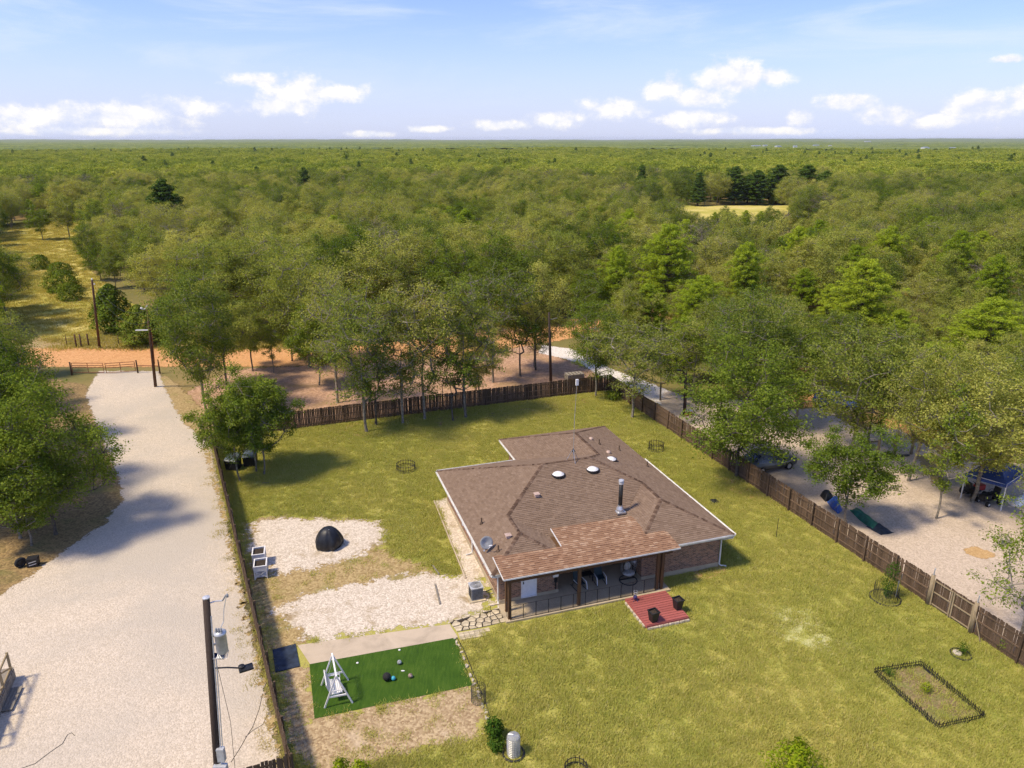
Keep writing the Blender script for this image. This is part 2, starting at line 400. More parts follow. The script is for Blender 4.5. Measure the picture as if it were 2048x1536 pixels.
M['litter'] = gravel_mat('leaf litter', (0.15, 0.10, 0.045), (0.36, 0.25, 0.11), (0.13, 0.14, 0.04), 0.3, 8.0, 0.7, 0.48)
M['soil'] = gravel_mat('bed soil', (0.15, 0.11, 0.05), (0.30, 0.23, 0.11), (0.17, 0.19, 0.045), 0.9, 12.0, 0.85, 0.44)


def forest_floor():
    m, nt, bs = base_mat('forest floor'); p = pos(nt)
    a = noise(nt, p, 0.035, 6.0, 0.6); b = noise(nt, p, 1.2, 6.0, 0.7)
    c = ramp(nt, a, [(0.38, (0.14, 0.15, 0.04)), (0.5, (0.23, 0.20, 0.07)), (0.62, (0.34, 0.24, 0.10)), (0.72, (0.42, 0.25, 0.12))])
    c = mixc(nt, math_n(nt, 'MULTIPLY', b, 0.5), c, (0.10, 0.08, 0.03))
    nt.links.new(c, bs.inputs['Base Color']); setin(bs, Roughness=0.95, Specular_IOR_Level=0.1); bump(nt, bs, b, 0.8, 0.15)
    return m


def field_mat():
    m, nt, bs = base_mat('meadow'); p = pos(nt)
    a = noise(nt, p, 0.06, 6.0, 0.62, 0.3); b = noise(nt, p, 1.1, 7.0, 0.7)
    t = math_n(nt, 'ADD', math_n(nt, 'MULTIPLY', a, 0.75), math_n(nt, 'MULTIPLY', b, 0.25))
    c = ramp(nt, t, [(0.36, (0.27, 0.28, 0.05)), (0.47, (0.45, 0.40, 0.09)), (0.56, (0.56, 0.48, 0.15)), (0.68, (0.60, 0.50, 0.21))])
    nt.links.new(c, bs.inputs['Base Color']); setin(bs, Roughness=0.95, Specular_IOR_Level=0.1); bump(nt, bs, b, 0.9, 0.2)
    return m


M['floor'] = forest_floor(); M['field'] = field_mat()


def concrete(name, c, joint=0.0):
    m, nt, bs = base_mat(name); p = pos(nt)
    a = noise(nt, p, 0.7, 8.0, 0.65, 0.6); b = noise(nt, p, 18.0, 4.0)
    col = ramp(nt, a, [(0.3, tuple(x * 0.72 for x in c)), (0.5, c), (0.7, tuple(min(1, x * 1.15) for x in c))])
    col = mixc(nt, math_n(nt, 'MULTIPLY', b, 0.3), col, tuple(x * 0.75 for x in c))
    nt.links.new(col, bs.inputs['Base Color']); setin(bs, Roughness=0.85, Specular_IOR_Level=0.25); bump(nt, bs, b, 0.3, 0.005)
    return m


M['concrete'] = concrete('path concrete', (0.50, 0.41, 0.30)); M['slab'] = concrete('porch concrete', (0.46, 0.375, 0.25))
M['stone'] = simple('tan flagstone', (0.56, 0.47, 0.315), 0.9, 0.2, 3.0, rand=0.3, bmp=0.5)
M['rock'] = simple('limestone rock', (0.55, 0.48, 0.37), 0.9, 0.25, 4.0, rand=0.35, bmp=0.6)


def turf_mat():
    m, nt, bs = base_mat('artificial turf'); p = pos(nt)
    mp = nn(nt, 'ShaderNodeMapping'); nt.links.new(p, mp.inputs[0]); mp.inputs['Rotation'].default_value = (0, 0, R(12)); mp.inputs['Scale'].default_value = (9, 1.2, 1)
    a = noise(nt, mp.outputs[0], 1.0, 7.0, 0.6); b = noise(nt, p, 30.0, 3.0); c0 = noise(nt, p, 0.9, 5.0)
    t = math_n(nt, 'ADD', math_n(nt, 'MULTIPLY', a, 0.4), math_n(nt, 'ADD', math_n(nt, 'MULTIPLY', b, 0.3), math_n(nt, 'MULTIPLY', c0, 0.3)))
    c = ramp(nt, t, [(0.35, (0.024, 0.062, 0.006)), (0.5, (0.044, 0.098, 0.009)), (0.66, (0.080, 0.140, 0.018))])
    nt.links.new(c, bs.inputs['Base Color']); setin(bs, Roughness=0.9, Specular_IOR_Level=0.15); bump(nt, bs, b, 0.9, 0.03)
    return m


M['turf'] = turf_mat()


def brick_mat():
    m, nt, bs = base_mat('brown brick'); sp = nn(nt, 'ShaderNodeSeparateXYZ'); nt.links.new(objc(nt), sp.inputs[0])
    cb = nn(nt, 'ShaderNodeCombineXYZ'); nt.links.new(math_n(nt, 'ADD', sp.outputs[0], sp.outputs[1]), cb.inputs[0]); nt.links.new(sp.outputs[2], cb.inputs[1])
    b = nn(nt, 'ShaderNodeTexBrick'); nt.links.new(cb.outputs[0], b.inputs['Vector'])
    setin(b, Scale=1.0, Mortar_Size=0.011, Mortar_Smooth=0.2, Bias=0.0, Brick_Width=0.235, Row_Height=0.085)
    b.inputs['Color1'].default_value = (0.40, 0.20, 0.115, 1); b.inputs['Color2'].default_value = (0.10, 0.05, 0.036, 1); b.inputs['Mortar'].default_value = (0.36, 0.30, 0.235, 1)
    n = noise(nt, cb.outputs[0], 3.5, 6.0, 0.7)
    c = mixc(nt, math_n(nt, 'MULTIPLY', n, 0.18), b.outputs['Color'], (0.42, 0.29, 0.19))
    nt.links.new(c, bs.inputs['Base Color']); setin(bs, Roughness=0.9, Specular_IOR_Level=0.15)
    bump(nt, bs, math_n(nt, 'SUBTRACT', math_n(nt, 'MULTIPLY', n, 0.3), b.outputs['Fac']), 0.9, 0.012)
    return m


M['brick'] = brick_mat()


def shingle_mat(name, stops):
    m, nt, bs = base_mat(name); at = nn(nt, 'ShaderNodeAttribute', attribute_name='rnd')
    n = noise(nt, objc(nt), 0.35, 5.0, 0.6); g = noise(nt, objc(nt), 60.0, 2.0)
    t = math_n(nt, 'ADD', math_n(nt, 'MULTIPLY', at.outputs['Fac'], 0.62), math_n(nt, 'MULTIPLY', n, 0.38))
    c = ramp(nt, t, stops); c = mixc(nt, math_n(nt, 'MULTIPLY', g, 0.35), c, stops[0][1])
    nt.links.new(c, bs.inputs['Base Color']); setin(bs, Roughness=0.95, Specular_IOR_Level=0.12); bump(nt, bs, g, 0.4, 0.004)
    return m


M['shingle'] = shingle_mat('weathered brown shingle', [(0.15, (0.165, 0.113, 0.078)), (0.5, (0.212, 0.149, 0.105)), (0.85, (0.26, 0.188, 0.135))])
M['newshingle'] = shingle_mat('russet shingle', [(0.15, (0.20, 0.112, 0.068)), (0.45, (0.285, 0.168, 0.102)), (0.72, (0.38, 0.242, 0.152)), (1.0, (0.53, 0.39, 0.27))])
M['cap'] = shingle_mat('dark ridge shingle', [(0.15, (0.055, 0.034, 0.024)), (0.5, (0.12, 0.076, 0.052)), (0.85, (0.23, 0.16, 0.115))])
M['white'] = simple('white paint', (0.78, 0.77, 0.75), 0.45, 0.06); M['whitemetal'] = simple('white trim', (0.74, 0.73, 0.70), 0.4, 0.1, 3.0)
M['door'] = simple('white door', (0.76, 0.78, 0.82), 0.4, 0.03)
M['grey'] = simple('grey plastic', (0.30, 0.31, 0.32), 0.5, 0.1); M['lightgrey'] = simple('light grey metal', (0.55, 0.57, 0.60), 0.4, 0.1, metal=0.3)
M['galv'] = simple('galvanised steel', (0.58, 0.58, 0.58), 0.38, 0.15, 5.0, metal=0.7)
M['black'] = simple('black plastic', (0.018, 0.018, 0.020), 0.5, 0.2); M['blackmetal'] = simple('black metal', (0.022, 0.021, 0.02), 0.55, 0.25)
M['cover'] = simple('black vinyl cover', (0.013, 0.015, 0.020), 0.48, 0.25, 4.0); M['rubber'] = simple('rubber', (0.02, 0.02, 0.02), 0.85, 0.2)
M['cedarpost'] = wood_mat('brown stained post', (0.115, 0.062, 0.03), (8, 8, 0.8), 0.25); M['fence'] = wood_mat('weathered fence board', (0.125, 0.083, 0.052), (7, 7, 0.9), 0.6)
M['fencerail'] = wood_mat('fence rail wood', (0.15, 0.10, 0.062), (0.8, 5, 5), 0.5); M['newpost'] = wood_mat('round treated post', (0.30, 0.235, 0.145), (6, 6, 0.8), 0.3)
M['greywood'] = wood_mat('silvered timber', (0.265, 0.235, 0.19), (1, 6, 6), 0.3); M['treated'] = wood_mat('treated timber', (0.34, 0.265, 0.15), (4, 4, 1), 0.3)
M['deck'] = wood_mat('red deck stain', (0.36, 0.105, 0.09), (0.7, 7, 7), 0.22, 0.65); M['polewood'] = wood_mat('creosote pole', (0.055, 0.04, 0.032), (5, 5, 0.5), 0.3)
M['redpole'] = wood_mat('reddish pole', (0.105, 0.058, 0.036), (5, 5, 0.5), 0.3); M['rust'] = simple('rusty pipe', (0.28, 0.11, 0.045), 0.75, 0.3, 8.0)
M['mat'] = simple('navy mat', (0.022, 0.035, 0.062), 0.7, 0.3, 3.0); M['teal'] = simple('dark teal fabric', (0.010, 0.032, 0.042), 0.6, 0.2)
M['bluetarp'] = simple('navy canopy cloth', (0.028, 0.06, 0.21), 0.55, 0.15); M['greentarp'] = simple('green tarp', (0.02, 0.16, 0.10), 0.5, 0.25, 2.0)
M['blue'] = simple('blue plastic', (0.04, 0.12, 0.45), 0.45, 0.15); M['red'] = simple('red paint', (0.45, 0.03, 0.025), 0.4, 0.1); M['wicker'] = simple('grey wicker', (0.24, 0.225, 0.20), 0.8, 0.35, 40.0)
M['cushion'] = simple('grey cushion', (0.40, 0.40, 0.37), 0.9, 0.12, 8.0); M['silver'] = simple('silver car paint', (0.17, 0.18, 0.18), 0.3, 0.04, 2.0, metal=0.5); M['purple'] = simple('indigo glass', (0.055, 0.045, 0.14), 0.25, 0.2)
M['wire'] = simple('dark wire', (0.05, 0.05, 0.048), 0.6, 0.1); M['potsoil'] = simple('potting soil', (0.05, 0.035, 0.022), 0.95, 0.4, 20.0, bmp=0.6)
M['cyan'] = simple('turquoise ball', (0.06, 0.38, 0.50), 0.4, 0.05); M['ballgrey'] = simple('dusty ball', (0.42, 0.45, 0.45), 0.5, 0.5, 9.0); M['ballbrown'] = simple('brown and white ball', (0.34, 0.24, 0.20), 0.5, 0.8, 14.0)
M['slate'] = simple('slate plastic', (0.10, 0.13, 0.15), 0.5, 0.1); M['ventgrey'] = simple('pinkish vent metal', (0.50, 0.37, 0.30), 0.6, 0.15); M['goldblade'] = leafy('meadow grass', [(0.0, (0.24, 0.24, 0.04)), (0.5, (0.44, 0.37, 0.09)), (1.0, (0.60, 0.49, 0.19))], 0.3, None, objw=0.5)
M['solar'] = simple('solar panel', (0.02, 0.035, 0.10), 0.25, 0.2)


def glass_mat():
    m, nt, bs = base_mat('dark window glass'); bs.inputs['Base Color'].default_value = (0.012, 0.015, 0.02, 1); setin(bs, Roughness=0.06, Specular_IOR_Level=0.7); return m


M['glass'] = glass_mat()


def mesh_wire(name, c, dens):
    """fine woven screen: mostly open"""
    m, nt, bs = base_mat(name); nt.links.new(noise(nt, objc(nt), 30.0), bs.inputs['Roughness'])
    bs.inputs['Base Color'].default_value = c + (1,); setin(bs, Alpha=dens); return m


M['screen'] = mesh_wire('black screen mesh', (0.02, 0.02, 0.02), 0.16); M['palescreen'] = mesh_wire('pale wire mesh', (0.60, 0.60, 0.58), 0.42)


# ================================================================ the setting
def gp(*pts): return [(G(x, y).x, G(x, y).y) for x, y in pts]


def ragged(poly, amp, step=0.35, seed=0):
    out = []; n = len(poly)
    for i in range(n):
        a = Vector(poly[i][:2]); b = Vector(poly[(i + 1) % n][:2]); d = b - a; k = max(1, int(d.length / step))
        nv = Vector((d.y, -d.x)).normalized() if d.length > 1e-6 else Vector((0, 0))
        for j in range(k):
            p = a + d * (j / k)
            o = (float(vnoise(p.x * 0.6, p.y * 0.6, seed)) - .5) * 1.3 + (float(vnoise(p.x * 2.1, p.y * 2.1, seed + 1)) - .5) * .7 + (float(vnoise(p.x * 6, p.y * 6, seed + 2)) - .5) * .35
            p = p + nv * (o * amp * 2); out.append((p.x, p.y))
    return out


def sdist(P, poly):
    """distance to the outline, positive inside"""
    d = np.full(len(P), 1e9); n = len(poly)
    for i in range(n):
        a = np.array(poly[i][:2], float); b = np.array(poly[(i + 1) % n][:2], float); e = b - a; l = max(e @ e, 1e-9)
        t = np.clip(((P - a) @ e) / l, 0, 1); d = np.minimum(d, np.hypot(*(P - a - t[:, None] * e).T))
    return np.where(inpoly(P, poly), d, -d)


def sheet(name, poly, z, mat, soft=0.0, step=0.35, seed=0, splat=0, srange=1.2, parent=None, kind='structure'):
    """ground layer; soft > 0 gives a ragged border about that many metres wide"""
    poly = [(p[0], p[1]) for p in poly]
    if not soft:
        v = [(x, y, z) for x, y in poly]; f = []
        for t in tessellate_polygon([[Vector((x, y, 0)) for x, y in poly]]):
            a, b, c = [Vector(v[i]) for i in t]
            f.append(tuple(t) if (b - a).cross(c - a).z > 0 else tuple(t[::-1]))
        me = bpy.data.meshes.new(name); me.from_pydata(v, [], f); me.update(); edge = np.ones(len(v))
    else:
        wid = max(soft * 2.2, .25); st = max(step, wid * .5)
        A = np.array(poly); lo = A.min(0) - wid - st; hi = A.max(0) + wid + st
        nx, ny = int((hi[0] - lo[0]) / st) + 2, int((hi[1] - lo[1]) / st) + 2
        gx, gy = np.meshgrid(lo[0] + np.arange(nx) * st, lo[1] + np.arange(ny) * st); Q = np.stack([gx.ravel(), gy.ravel()], 1); sd_ = sdist(Q, poly)
        k = np.arange(nx * ny).reshape(ny, nx); F = np.stack([k[:-1, :-1].ravel(), k[:-1, 1:].ravel(), k[1:, 1:].ravel(), k[1:, :-1].ravel()], 1)
        F = F[(sd_[F] > -wid).any(1)]; use, inv = np.unique(F.ravel(), return_inverse=True)
        me = npmesh(name, np.c_[Q[use], np.full(len(use), z)], inv.reshape(-1, 4)); edge = np.clip(.5 + .5 * sd_[use] / wid, 0, 1) * 1.6 - .3
    at = me.attributes.new('edge', 'FLOAT', 'POINT'); at.data.foreach_set('value', np.asarray(edge, np.float32))
    o = link(name, me, mat, parent)
    if kind: o['kind'] = kind
    return o


# ground sheet to the horizon
b = MB(); S = 30000.0
b.add([(-S, -S, -.03), (S, -S, -.03), (S, S, -.03), (-S, S, -.03)], [(0, 1, 2, 3)]); tag(b.build('ground', M['floor']), kind='structure')

FL0 = Vector((-28.0, 63.1)); FL1 = Vector((-9.4, 24.4)); FB1 = Vector((10.84, 77.1)); FR1 = Vector((31.3, 20.0)); FN1 = Vector((-18.5, 20.9))
LAWN = [FL0, FL1, (-7.3, 19.5), (31.6, 19.5), FB1]
sheet('lawn', LAWN, 0.004, M['lawn'])
DRIVE = gp((200, 742), (318, 742), (335, 775), (380, 850), (418, 885)) + [(-27.2, 60.9), (-9.6, 24.3), (-17, 21), (-20, 14), (-42, 14), (-44, 33)] + \
    gp((0, 1190), (62, 1152), (135, 1095), (205, 1050), (246, 1000), (238, 955), (214, 900), (186, 830), (172, 790), (185, 762))
sheet('driveway', DRIVE, 0.008, M['drive'], 0.28, 0.4, 3, splat=160, srange=1.3)
# straw verge between gravel and fence, left trees
sheet('verge', gp((318, 745), (345, 760), (420, 830), (432, 880), (410, 880), (370, 850), (335, 790)), 0.011, M['straw'], 0.3, 0.4, 4, 60)
sheet('verge', [(-27.6, 61.4), (-9.55, 24.4), (-9.9, 24.3), (-13.0, 31.0), (-16.6, 38.2), (-20.4, 46.2), (-28.0, 61.2)], 0.012, M['straw'], 0.3, 0.3, 5, 90, 1.0)
sheet('leaf_litter', gp((-300, 1260), (0, 1210), (80, 1160), (150, 1100), (220, 1056), (256, 1002), (248, 950), (222, 890), (192, 820), (172, 770), (60, 750), (-300, 780)), 0.0, M['litter'], 0.2, 0.5, 6)
# dirt road, lot behind the fence
ROAD = [(-190, 97), (-110, 94), (-60, 92.5), (-40, 91.5), (-20, 92), (0, 98), (8, 104), (10, 113), (2, 116), (-6, 108), (-22, 98.5), (-40, 97.5), (-62, 99), (-110, 101), (-190, 106)]
sheet('dirt_road', [(-190, 88.5), (-110, 87), (-60, 86), (-41, 86), (-23, 86.5), (-6, 91), (6, 98), (16, 106), (26, 112), (60, 122), (120, 140), (120, 147), (58, 129), (20, 118), (8, 110), (-4, 103), (-20, 96), (-40, 95), (-60, 95.5), (-110, 96.5), (-190, 98)], -0.005, M['road'], 0.5, 0.8, 8, 120, 2.0)
sheet('road_verge', [(-190, 97), (-110, 95.5), (-60, 94.5), (-40, 94.2), (-25, 95), (-25, 99), (-60, 99.5), (-190, 103)], -0.002, M['straw'], 0.6, 0.8, 9, 80, 2.0)
LOT = [(-36, 76), (-27.8, 63.6), (10.6, 77.6), (12, 80), (7.5, 88), (2, 96), (-8, 90), (-22, 87), (-34, 85)]
sheet('dirt_lot', LOT, -0.008, M['lot'], 0.5, 0.6, 10, 60, 2.0)
MEADOW = [(-44, 97.5), (-64, 97.5), (-90, 125), (-112, 156), (-140, 197), (-165, 250), (-136, 262), (-112, 198), (-95, 163), (-80, 142), (-66, 124), (-52, 110)]
sheet('meadow', MEADOW, -0.01, M['field'])
sheet('meadow', [(-32, 96), (-24, 112), (-18, 122), (-12, 118), (-18, 98)], -0.011, M['field'])
sheet('meadow', [(50, 252), (90, 252), (120, 318), (62, 318)], -0.01, M['field'])
sheet('dirt_clearing', gp((1805, 632), (1852, 610), (1850, 640), (1822, 650)), -0.01, M['sand'], .5, 1, 15)
sheet('dirt_clearing', gp((1570, 700), (1640, 720), (1640, 815), (1585, 815), (1560, 760)), -0.006, M['road'], .6, .8, 16, 40, 2)
sheet('dirt_clearing', gp((1755, 835), (1860, 850), (1900, 880), (1790, 880)), -0.006, M['road'], .4, .8, 17, 30, 1.5)
# white road-base drive and the neighbour's caliche yard
sheet('gravel_drive', gp((1085, 690), (1140, 697), (1180, 712), (1215, 735), (1290, 762), (1360, 790), (1330, 815), (1255, 775), (1200, 752), (1165, 728), (1120, 715), (1075, 705)), 0.0, M['caliche'], .25, .5, 18, 60, 1.4)
NEIGH = [(14.5, 68.5)] + gp((1330, 780), (1400, 800), (1480, 800), (1560, 820), (1640, 815), (1700, 850), (1800, 860), (1900, 920), (2100, 930), (2400, 960)) + [(64, 40), (50, 22), (31.7, 20)]
sheet('caliche_yard', NEIGH, 0.004, M['pink'], .3, .5, 19, 120, 1.5)
sheet('straw_patch', gp((1830, 905), (1890, 930), (1880, 975), (1850, 950)), 0.01, M['straw'], .3, .5, 20, 20)

# yard surfaces
sheet('worn_grass', gp((482, 1060), (520, 1030), (760, 1040), (775, 1110), (850, 1130), (890, 1165), (870, 1200), (560, 1300), (530, 1300), (500, 1200)), 0.012, M['straw'], 0.8, 0.3, 21)
PAD1 = gp((503, 1044), (560, 1036), (750, 1042), (768, 1068), (758, 1098), (690, 1118), (640, 1135), (560, 1148), (512, 1130), (497, 1085))
sheet('gravel_pad', PAD1, 0.016, M['pad'], 0.8, 0.25, 22)
PAD2 = gp((540, 1216), (590, 1205), (640, 1182), (720, 1168), (800, 1152), (868, 1148), (930, 1150), (975, 1165), (990, 1215), (900, 1246), (760, 1264), (640, 1284), (595, 1262))
sheet('gravel_pad', PAD2, 0.018, M['pad'], 0.7, 0.25, 23)
MUL = gp((552, 1345), (618, 1330), (628, 1440), (945, 1372), (972, 1420), (965, 1470), (880, 1490), (760, 1520), (640, 1555), (585, 1500))
sheet('stalky_soil', MUL, 0.014, M['mulch'], 0.5, 0.3, 24)
sheet('side_bed', gp((868, 1002), (898, 994), (925, 1040), (975, 1120), (985, 1152), (930, 1160), (905, 1090)), 0.02, M['pad'], 0.0, 0.3, 25)
sheet('concrete_path', gp((595, 1291), (899, 1249), (916, 1275), (620, 1329)), 0.03, M['concrete'])
TURF = gp((619, 1329), (911, 1276), (945, 1371), (629, 1438))
sheet('artificial_turf', TURF, 0.026, M['turf'])
sheet('pale_patch', gp((1530, 1215), (1580, 1210), (1650, 1245), (1690, 1290), (1620, 1302), (1560, 1270)), 0.010, M['pale'], 1.0, .3, 41)
sheet('pale_patch', gp((790, 1035), (830, 1030), (840, 1060), (800, 1068)), 0.010, M['pale'], 0.4, .3, 42)
sheet('bare_patch', gp((1430, 950), (1490, 965), (1560, 1010), (1520, 1010), (1450, 980)), 0.010, M['sand'], 0.4, .3, 43)
sheet('bare_patch', gp((1385, 1138), (1445, 1128), (1450, 1146), (1390, 1160)), 0.010, M['sand'], 0.3, .3, 44)
sheet('bare_patch', gp((640, 855), (1180, 795), (1185, 812), (1000, 838), (700, 880)), 0.010, M['litter'], 0.5, .4, 45)
BEDP = gp((1747, 1346), (1841, 1331), (1968, 1437), (1876, 1458))
sheet('garden_soil', BEDP, 0.014, M['soil'], 0.1, .3, 27)
for i, (x, y, r) in enumerate([(1110, 1400, 0), ]):
    pass
sheet('sand_heap', gp((1925, 1098), (1950, 1092), (1985, 1105), (1990, 1115), (1965, 1118), (1935, 1110)), 0.02, M['sand'], .08, .3, 28)

# ================================================================ the house
HO = Vector((-1.129, 36.683, 0)); HA = R(18.08)
def HW(u, v, z=0.0): return Vector((HO.x + u * math.cos(HA) - v * math.sin(HA), HO.y + u * math.sin(HA) + v * math.cos(HA), z))
def HL(p):
    dx, dy = p[0] - HO.x, p[1] - HO.y
    return (dx * math.cos(HA) + dy * math.sin(HA), -dx * math.sin(HA) + dy * math.cos(HA))


house = thing('brick_house', 'single storey brown brick house with hipped brown shingle roof and covered porch', 'house', HO, HA)
SL = 0.39; EZ = 2.55
def P3(u, v, h): return Vector((u, v, EZ + SL * h))
rA, rB, rC, rD = (6.25, 8.6, 6.25), (9.8, 8.6, 6.25), (2.5, 4.85, 2.5), (2.5, 2.5, 2.5)
rE, rF, rG, rH = (12.6, 5.8, 3.45), (12.6, 3.15, 3.45), (11.2, 10.0, 4.85), (11.2, 14.45, 4.85)
PLANES = [  # eave start, eave end (polygon counter-clockwise from above), rest
    [(0, 14.85, 0), (0, 0, 0), rD, rC, rA],
    [(0, 0, 0), (5, 0, 0), rD],
    [(5, 0, 0), (5, 2.35, 0), rC, rD],
    [(5, 2.35, 0), (9.15, 2.35, 0), rE, rB, rA, rC],
    [(9.15, 2.35, 0), (9.15, -.3, 0), rF, rE],
    [(9.15, -.3, 0), (16.05, -.3, 0), rF],
    [(16.05, -.3, 0), (16.05, 19.3, 0), rH, rG, rB, rE, rF],
    [(16.05, 19.3, 0), (6.35, 19.3, 0), rH],
    [(6.35, 19.3, 0), (6.35, 14.85, 0), rG, rH],
    [(6.35, 14.85, 0), (0, 14.85, 0), rA, rB, rG]]
def roof_z(u, v):
    for pl in PLANES:
        if inpoly(np.array([[u, v]]), [(p[0], p[1]) for p in pl])[0]:
            a = Vector(pl[0][:2]); e = (Vector(pl[1][:2]) - a).normalized(); w = Vector((u, v)) - a
            return EZ + SL * abs(e.x * w.y - e.y * w.x)
    return EZ
def on_roof(px, py):
    z = 3.6
    for _ in range(25):
        g = G(px, py, z); u, v = HL(g); z = z * .5 + roof_z(u, v) * .5
    return Vector((u, v, z))
def z1(x, y): return (860 + x / 3.2, 820 + y / 3.2)


deck = MB()
for pl in PLANES:
    vs = [P3(*p) for p in pl]; tr = tessellate_polygon([[Vector((p[0], p[1], 0)) for p in pl]])
    for t in tr:
        a, b_, c = [Vector(pl[i][:2] + (0,)) for i in t]
        if (b_ - a).cross(c - a).z < 0: t = t[::-1]
        deck.add([vs[i] for i in t], [(0, 1, 2)])
roof = deck.build('roof', M['shingle'], house); roof['label'] = 'weathered brown shingle hipped roof'
# soffit
EAVE = [(0, 0), (5, 0), (5, 2.35), (9.15, 2.35), (9.15, -.3), (16.05, -.3), (16.05, 19.3), (6.35, 19.3), (6.35, 14.85), (0, 14.85)]
MB().prism([(u * 1.0, v) for u, v in EAVE], EZ - .16, EZ - .012).build('soffit', M['white'], house)


def tabs(poly3, width, expo, thick, seed, split=None):
    """courses of shingle tabs on one roof plane; returns list of (quad corners, rnd)"""
    a = Vector(poly3[0]); e = (Vector(poly3[1]) - a); e.normalize()
    nrm = Vector((0, 0, 0))
    for i in range(1, len(poly3) - 1): nrm += (Vector(poly3[i]) - a).cross(Vector(poly3[i + 1]) - a)
    nrm.normalize(); s = nrm.cross(e); s.normalize()
    loc = [((Vector(p) - a).dot(e), (Vector(p) - a).dot(s)) for p in poly3]
    top = max(p[1] for p in loc); rr = random.Random(seed); out = []; k = 0; y = 0.0
    while y < top - .02:
        y2 = min(y + expo, top); ym = (y + y2) / 2; xs = []
        for i in range(len(loc)):
            (x1, q1), (x2, q2) = loc[i], loc[(i + 1) % len(loc)]
            if (q1 > ym) != (q2 > ym): xs.append(x1 + (x2 - x1) * (ym - q1) / (q2 - q1))
        xs.sort()
        for j in range(0, len(xs) - 1, 2):
            x = xs[j] - (k % 3) * width / 3 - rr.uniform(0, .05)
            while x < xs[j + 1]:
                w = width * rr.uniform(.85, 1.15); l, r_ = max(x, xs[j]), min(x + w - .008, xs[j + 1])
                if r_ - l > .03:
                    t = thick * rr.uniform(.6, 1.4); rnd = min(1, max(0, rr.gauss(.5, .22)))
                    out.append((a + e * l + s * y + nrm * t, a + e * r_ + s * y + nrm * t, a + e * r_ + s * y2 + nrm * .003, a + e * l + s * y2 + nrm * .003, rnd, nrm, (r_ - l) > width * .8, t))
                x += w
        y += expo; k += 1
    return out


def tab_mesh(mb, t):
    p0, p1, p2, p3, rnd, n, _, th = t
    q0 = p0 - n * (th + .004); q1 = p1 - n * (th + .004)
    mb.add([p0, p1, p2, p3, q0, q1], [(0, 1, 2, 3), (4, 5, 1, 0), (4, 0, 3), (5, 2, 1)], rnd)


sh = MB()
for i, pl in enumerate(PLANES):
    for t in tabs([P3(*p) for p in pl], 0.31, 0.15, 0.024, 50 + i): tab_mesh(sh, t)
tag(sh.build('shingles', M['shingle'], roof), kind='stuff')
# hip and ridge caps, each a row of overlapping folded pieces
HIPS = [((0, 0, 0), rD), ((5, 0, 0), rD), (rD, rC), (rC, rA), ((0, 14.85, 0), rA), (rA, rB), (rB, rG), (rG, rH), ((16.05, 19.3, 0), rH), ((6.35, 19.3, 0), rH),
        (rE, rB), (rF, rE), ((16.05, -.3, 0), rF), ((9.15, -.3, 0), rF)]
caps = MB(); rc = random.Random(3)
for a, b_ in HIPS:
    p, q = P3(*a), P3(*b_); d = q - p; L_ = d.length; d.normalize(); side = d.cross(Vector((0, 0, 1))).normalized()
    up = side.cross(d).normalized(); n = int(L_ / .2); flat = abs(d.z) < .01
    for i in range(n):
        s0 = i * L_ / n; s1 = s0 + L_ / n * 1.15; dr = SL if flat else SL * .72; w = .125
        lift = .03 + rc.uniform(0, .008)
        c0, c1 = p + d * s0 + up * lift, p + d * min(s1, L_) + up * (lift - .014)
        l0, l1 = c0 + side * w - Vector((0, 0, dr * w)), c1 + side * w - Vector((0, 0, dr * w)); r0, r1 = c0 - side * w - Vector((0, 0, dr * w)), c1 - side * w - Vector((0, 0, dr * w))
        dn = Vector((0, 0, .02))
        caps.add([c0, c1, l0, l1, r0, r1, l0 - dn, c0 - dn, r0 - dn], [(0, 2, 3, 1), (1, 5, 4, 0), (7, 6, 2, 0), (8, 7, 0, 4)], min(1, max(0, rc.gauss(.5, .25))))
tag(caps.build('ridge_caps', M['cap'], roof), kind='stuff')

# porch roof: low sheet of newer russet shingles laid over the front
PZ = lambda v: 2.90 + .045 * (v + 1.12)
PORCH = [(.34, -1.12), (11.62, -1.18), (11.72, .62), (10.78, 1.3), (10.36, 3.02), (4.8, 3.12), (4.72, 1.0), (.4, 1.2)]
pr = MB(); n = len(PORCH)
pr.v = [(u, v, PZ(v)) for u, v in PORCH] + [(u, v, PZ(v) - .09) for u, v in PORCH]
for t in tessellate_polygon([[Vector((u, v, 0)) for u, v in PORCH]]):
    a, b_, c = [Vector(PORCH[i] + (0,)) for i in t]
    if (b_ - a).cross(c - a).z < 0: t = t[::-1]
    pr.f.append(tuple(t)); pr.f.append(tuple(i + n for i in t[::-1]))
pr.f += [(i, i + n, (i + 1) % n + n, (i + 1) % n) for i in range(n)]
porch_roof = pr.build('porch_roof', M['newshingle'], house); porch_roof['label'] = 'lighter russet shingle roof over the porch'
tl = tabs([Vector((u, v, PZ(v))) for u, v in PORCH], 0.31, 0.20, 0.03, 99)
rr = random.Random(5); rest = MB(); single = 0; variants = {}
for t in tl:
    t = list(t); t[4] = min(1, max(0, rr.choice([rr.gauss(.45, .12), rr.gauss(.45, .12), rr.gauss(.45, .12), rr.gauss(.9, .06)])))
    if single < 300 and t[6]:
        key = (single % 12, round((t[1] - t[0]).length / .04))
        c = (t[0] + t[1]) / 2
        if key not in variants:
            mb = MB(); tab_mesh(mb, [t[0] - c, t[1] - c, t[2] - c, t[3] - c, t[4], t[5], True, t[7]]); me = mb.mesh('shingle'); me.materials.append(M['newshingle']); variants[key] = me
        o = link('shingle', variants[key], None, porch_roof); o.location = c; single += 1
    else: tab_mesh(rest, t)
tag(rest.build('shingles', M['newshingle'], porch_roof), kind='stuff')
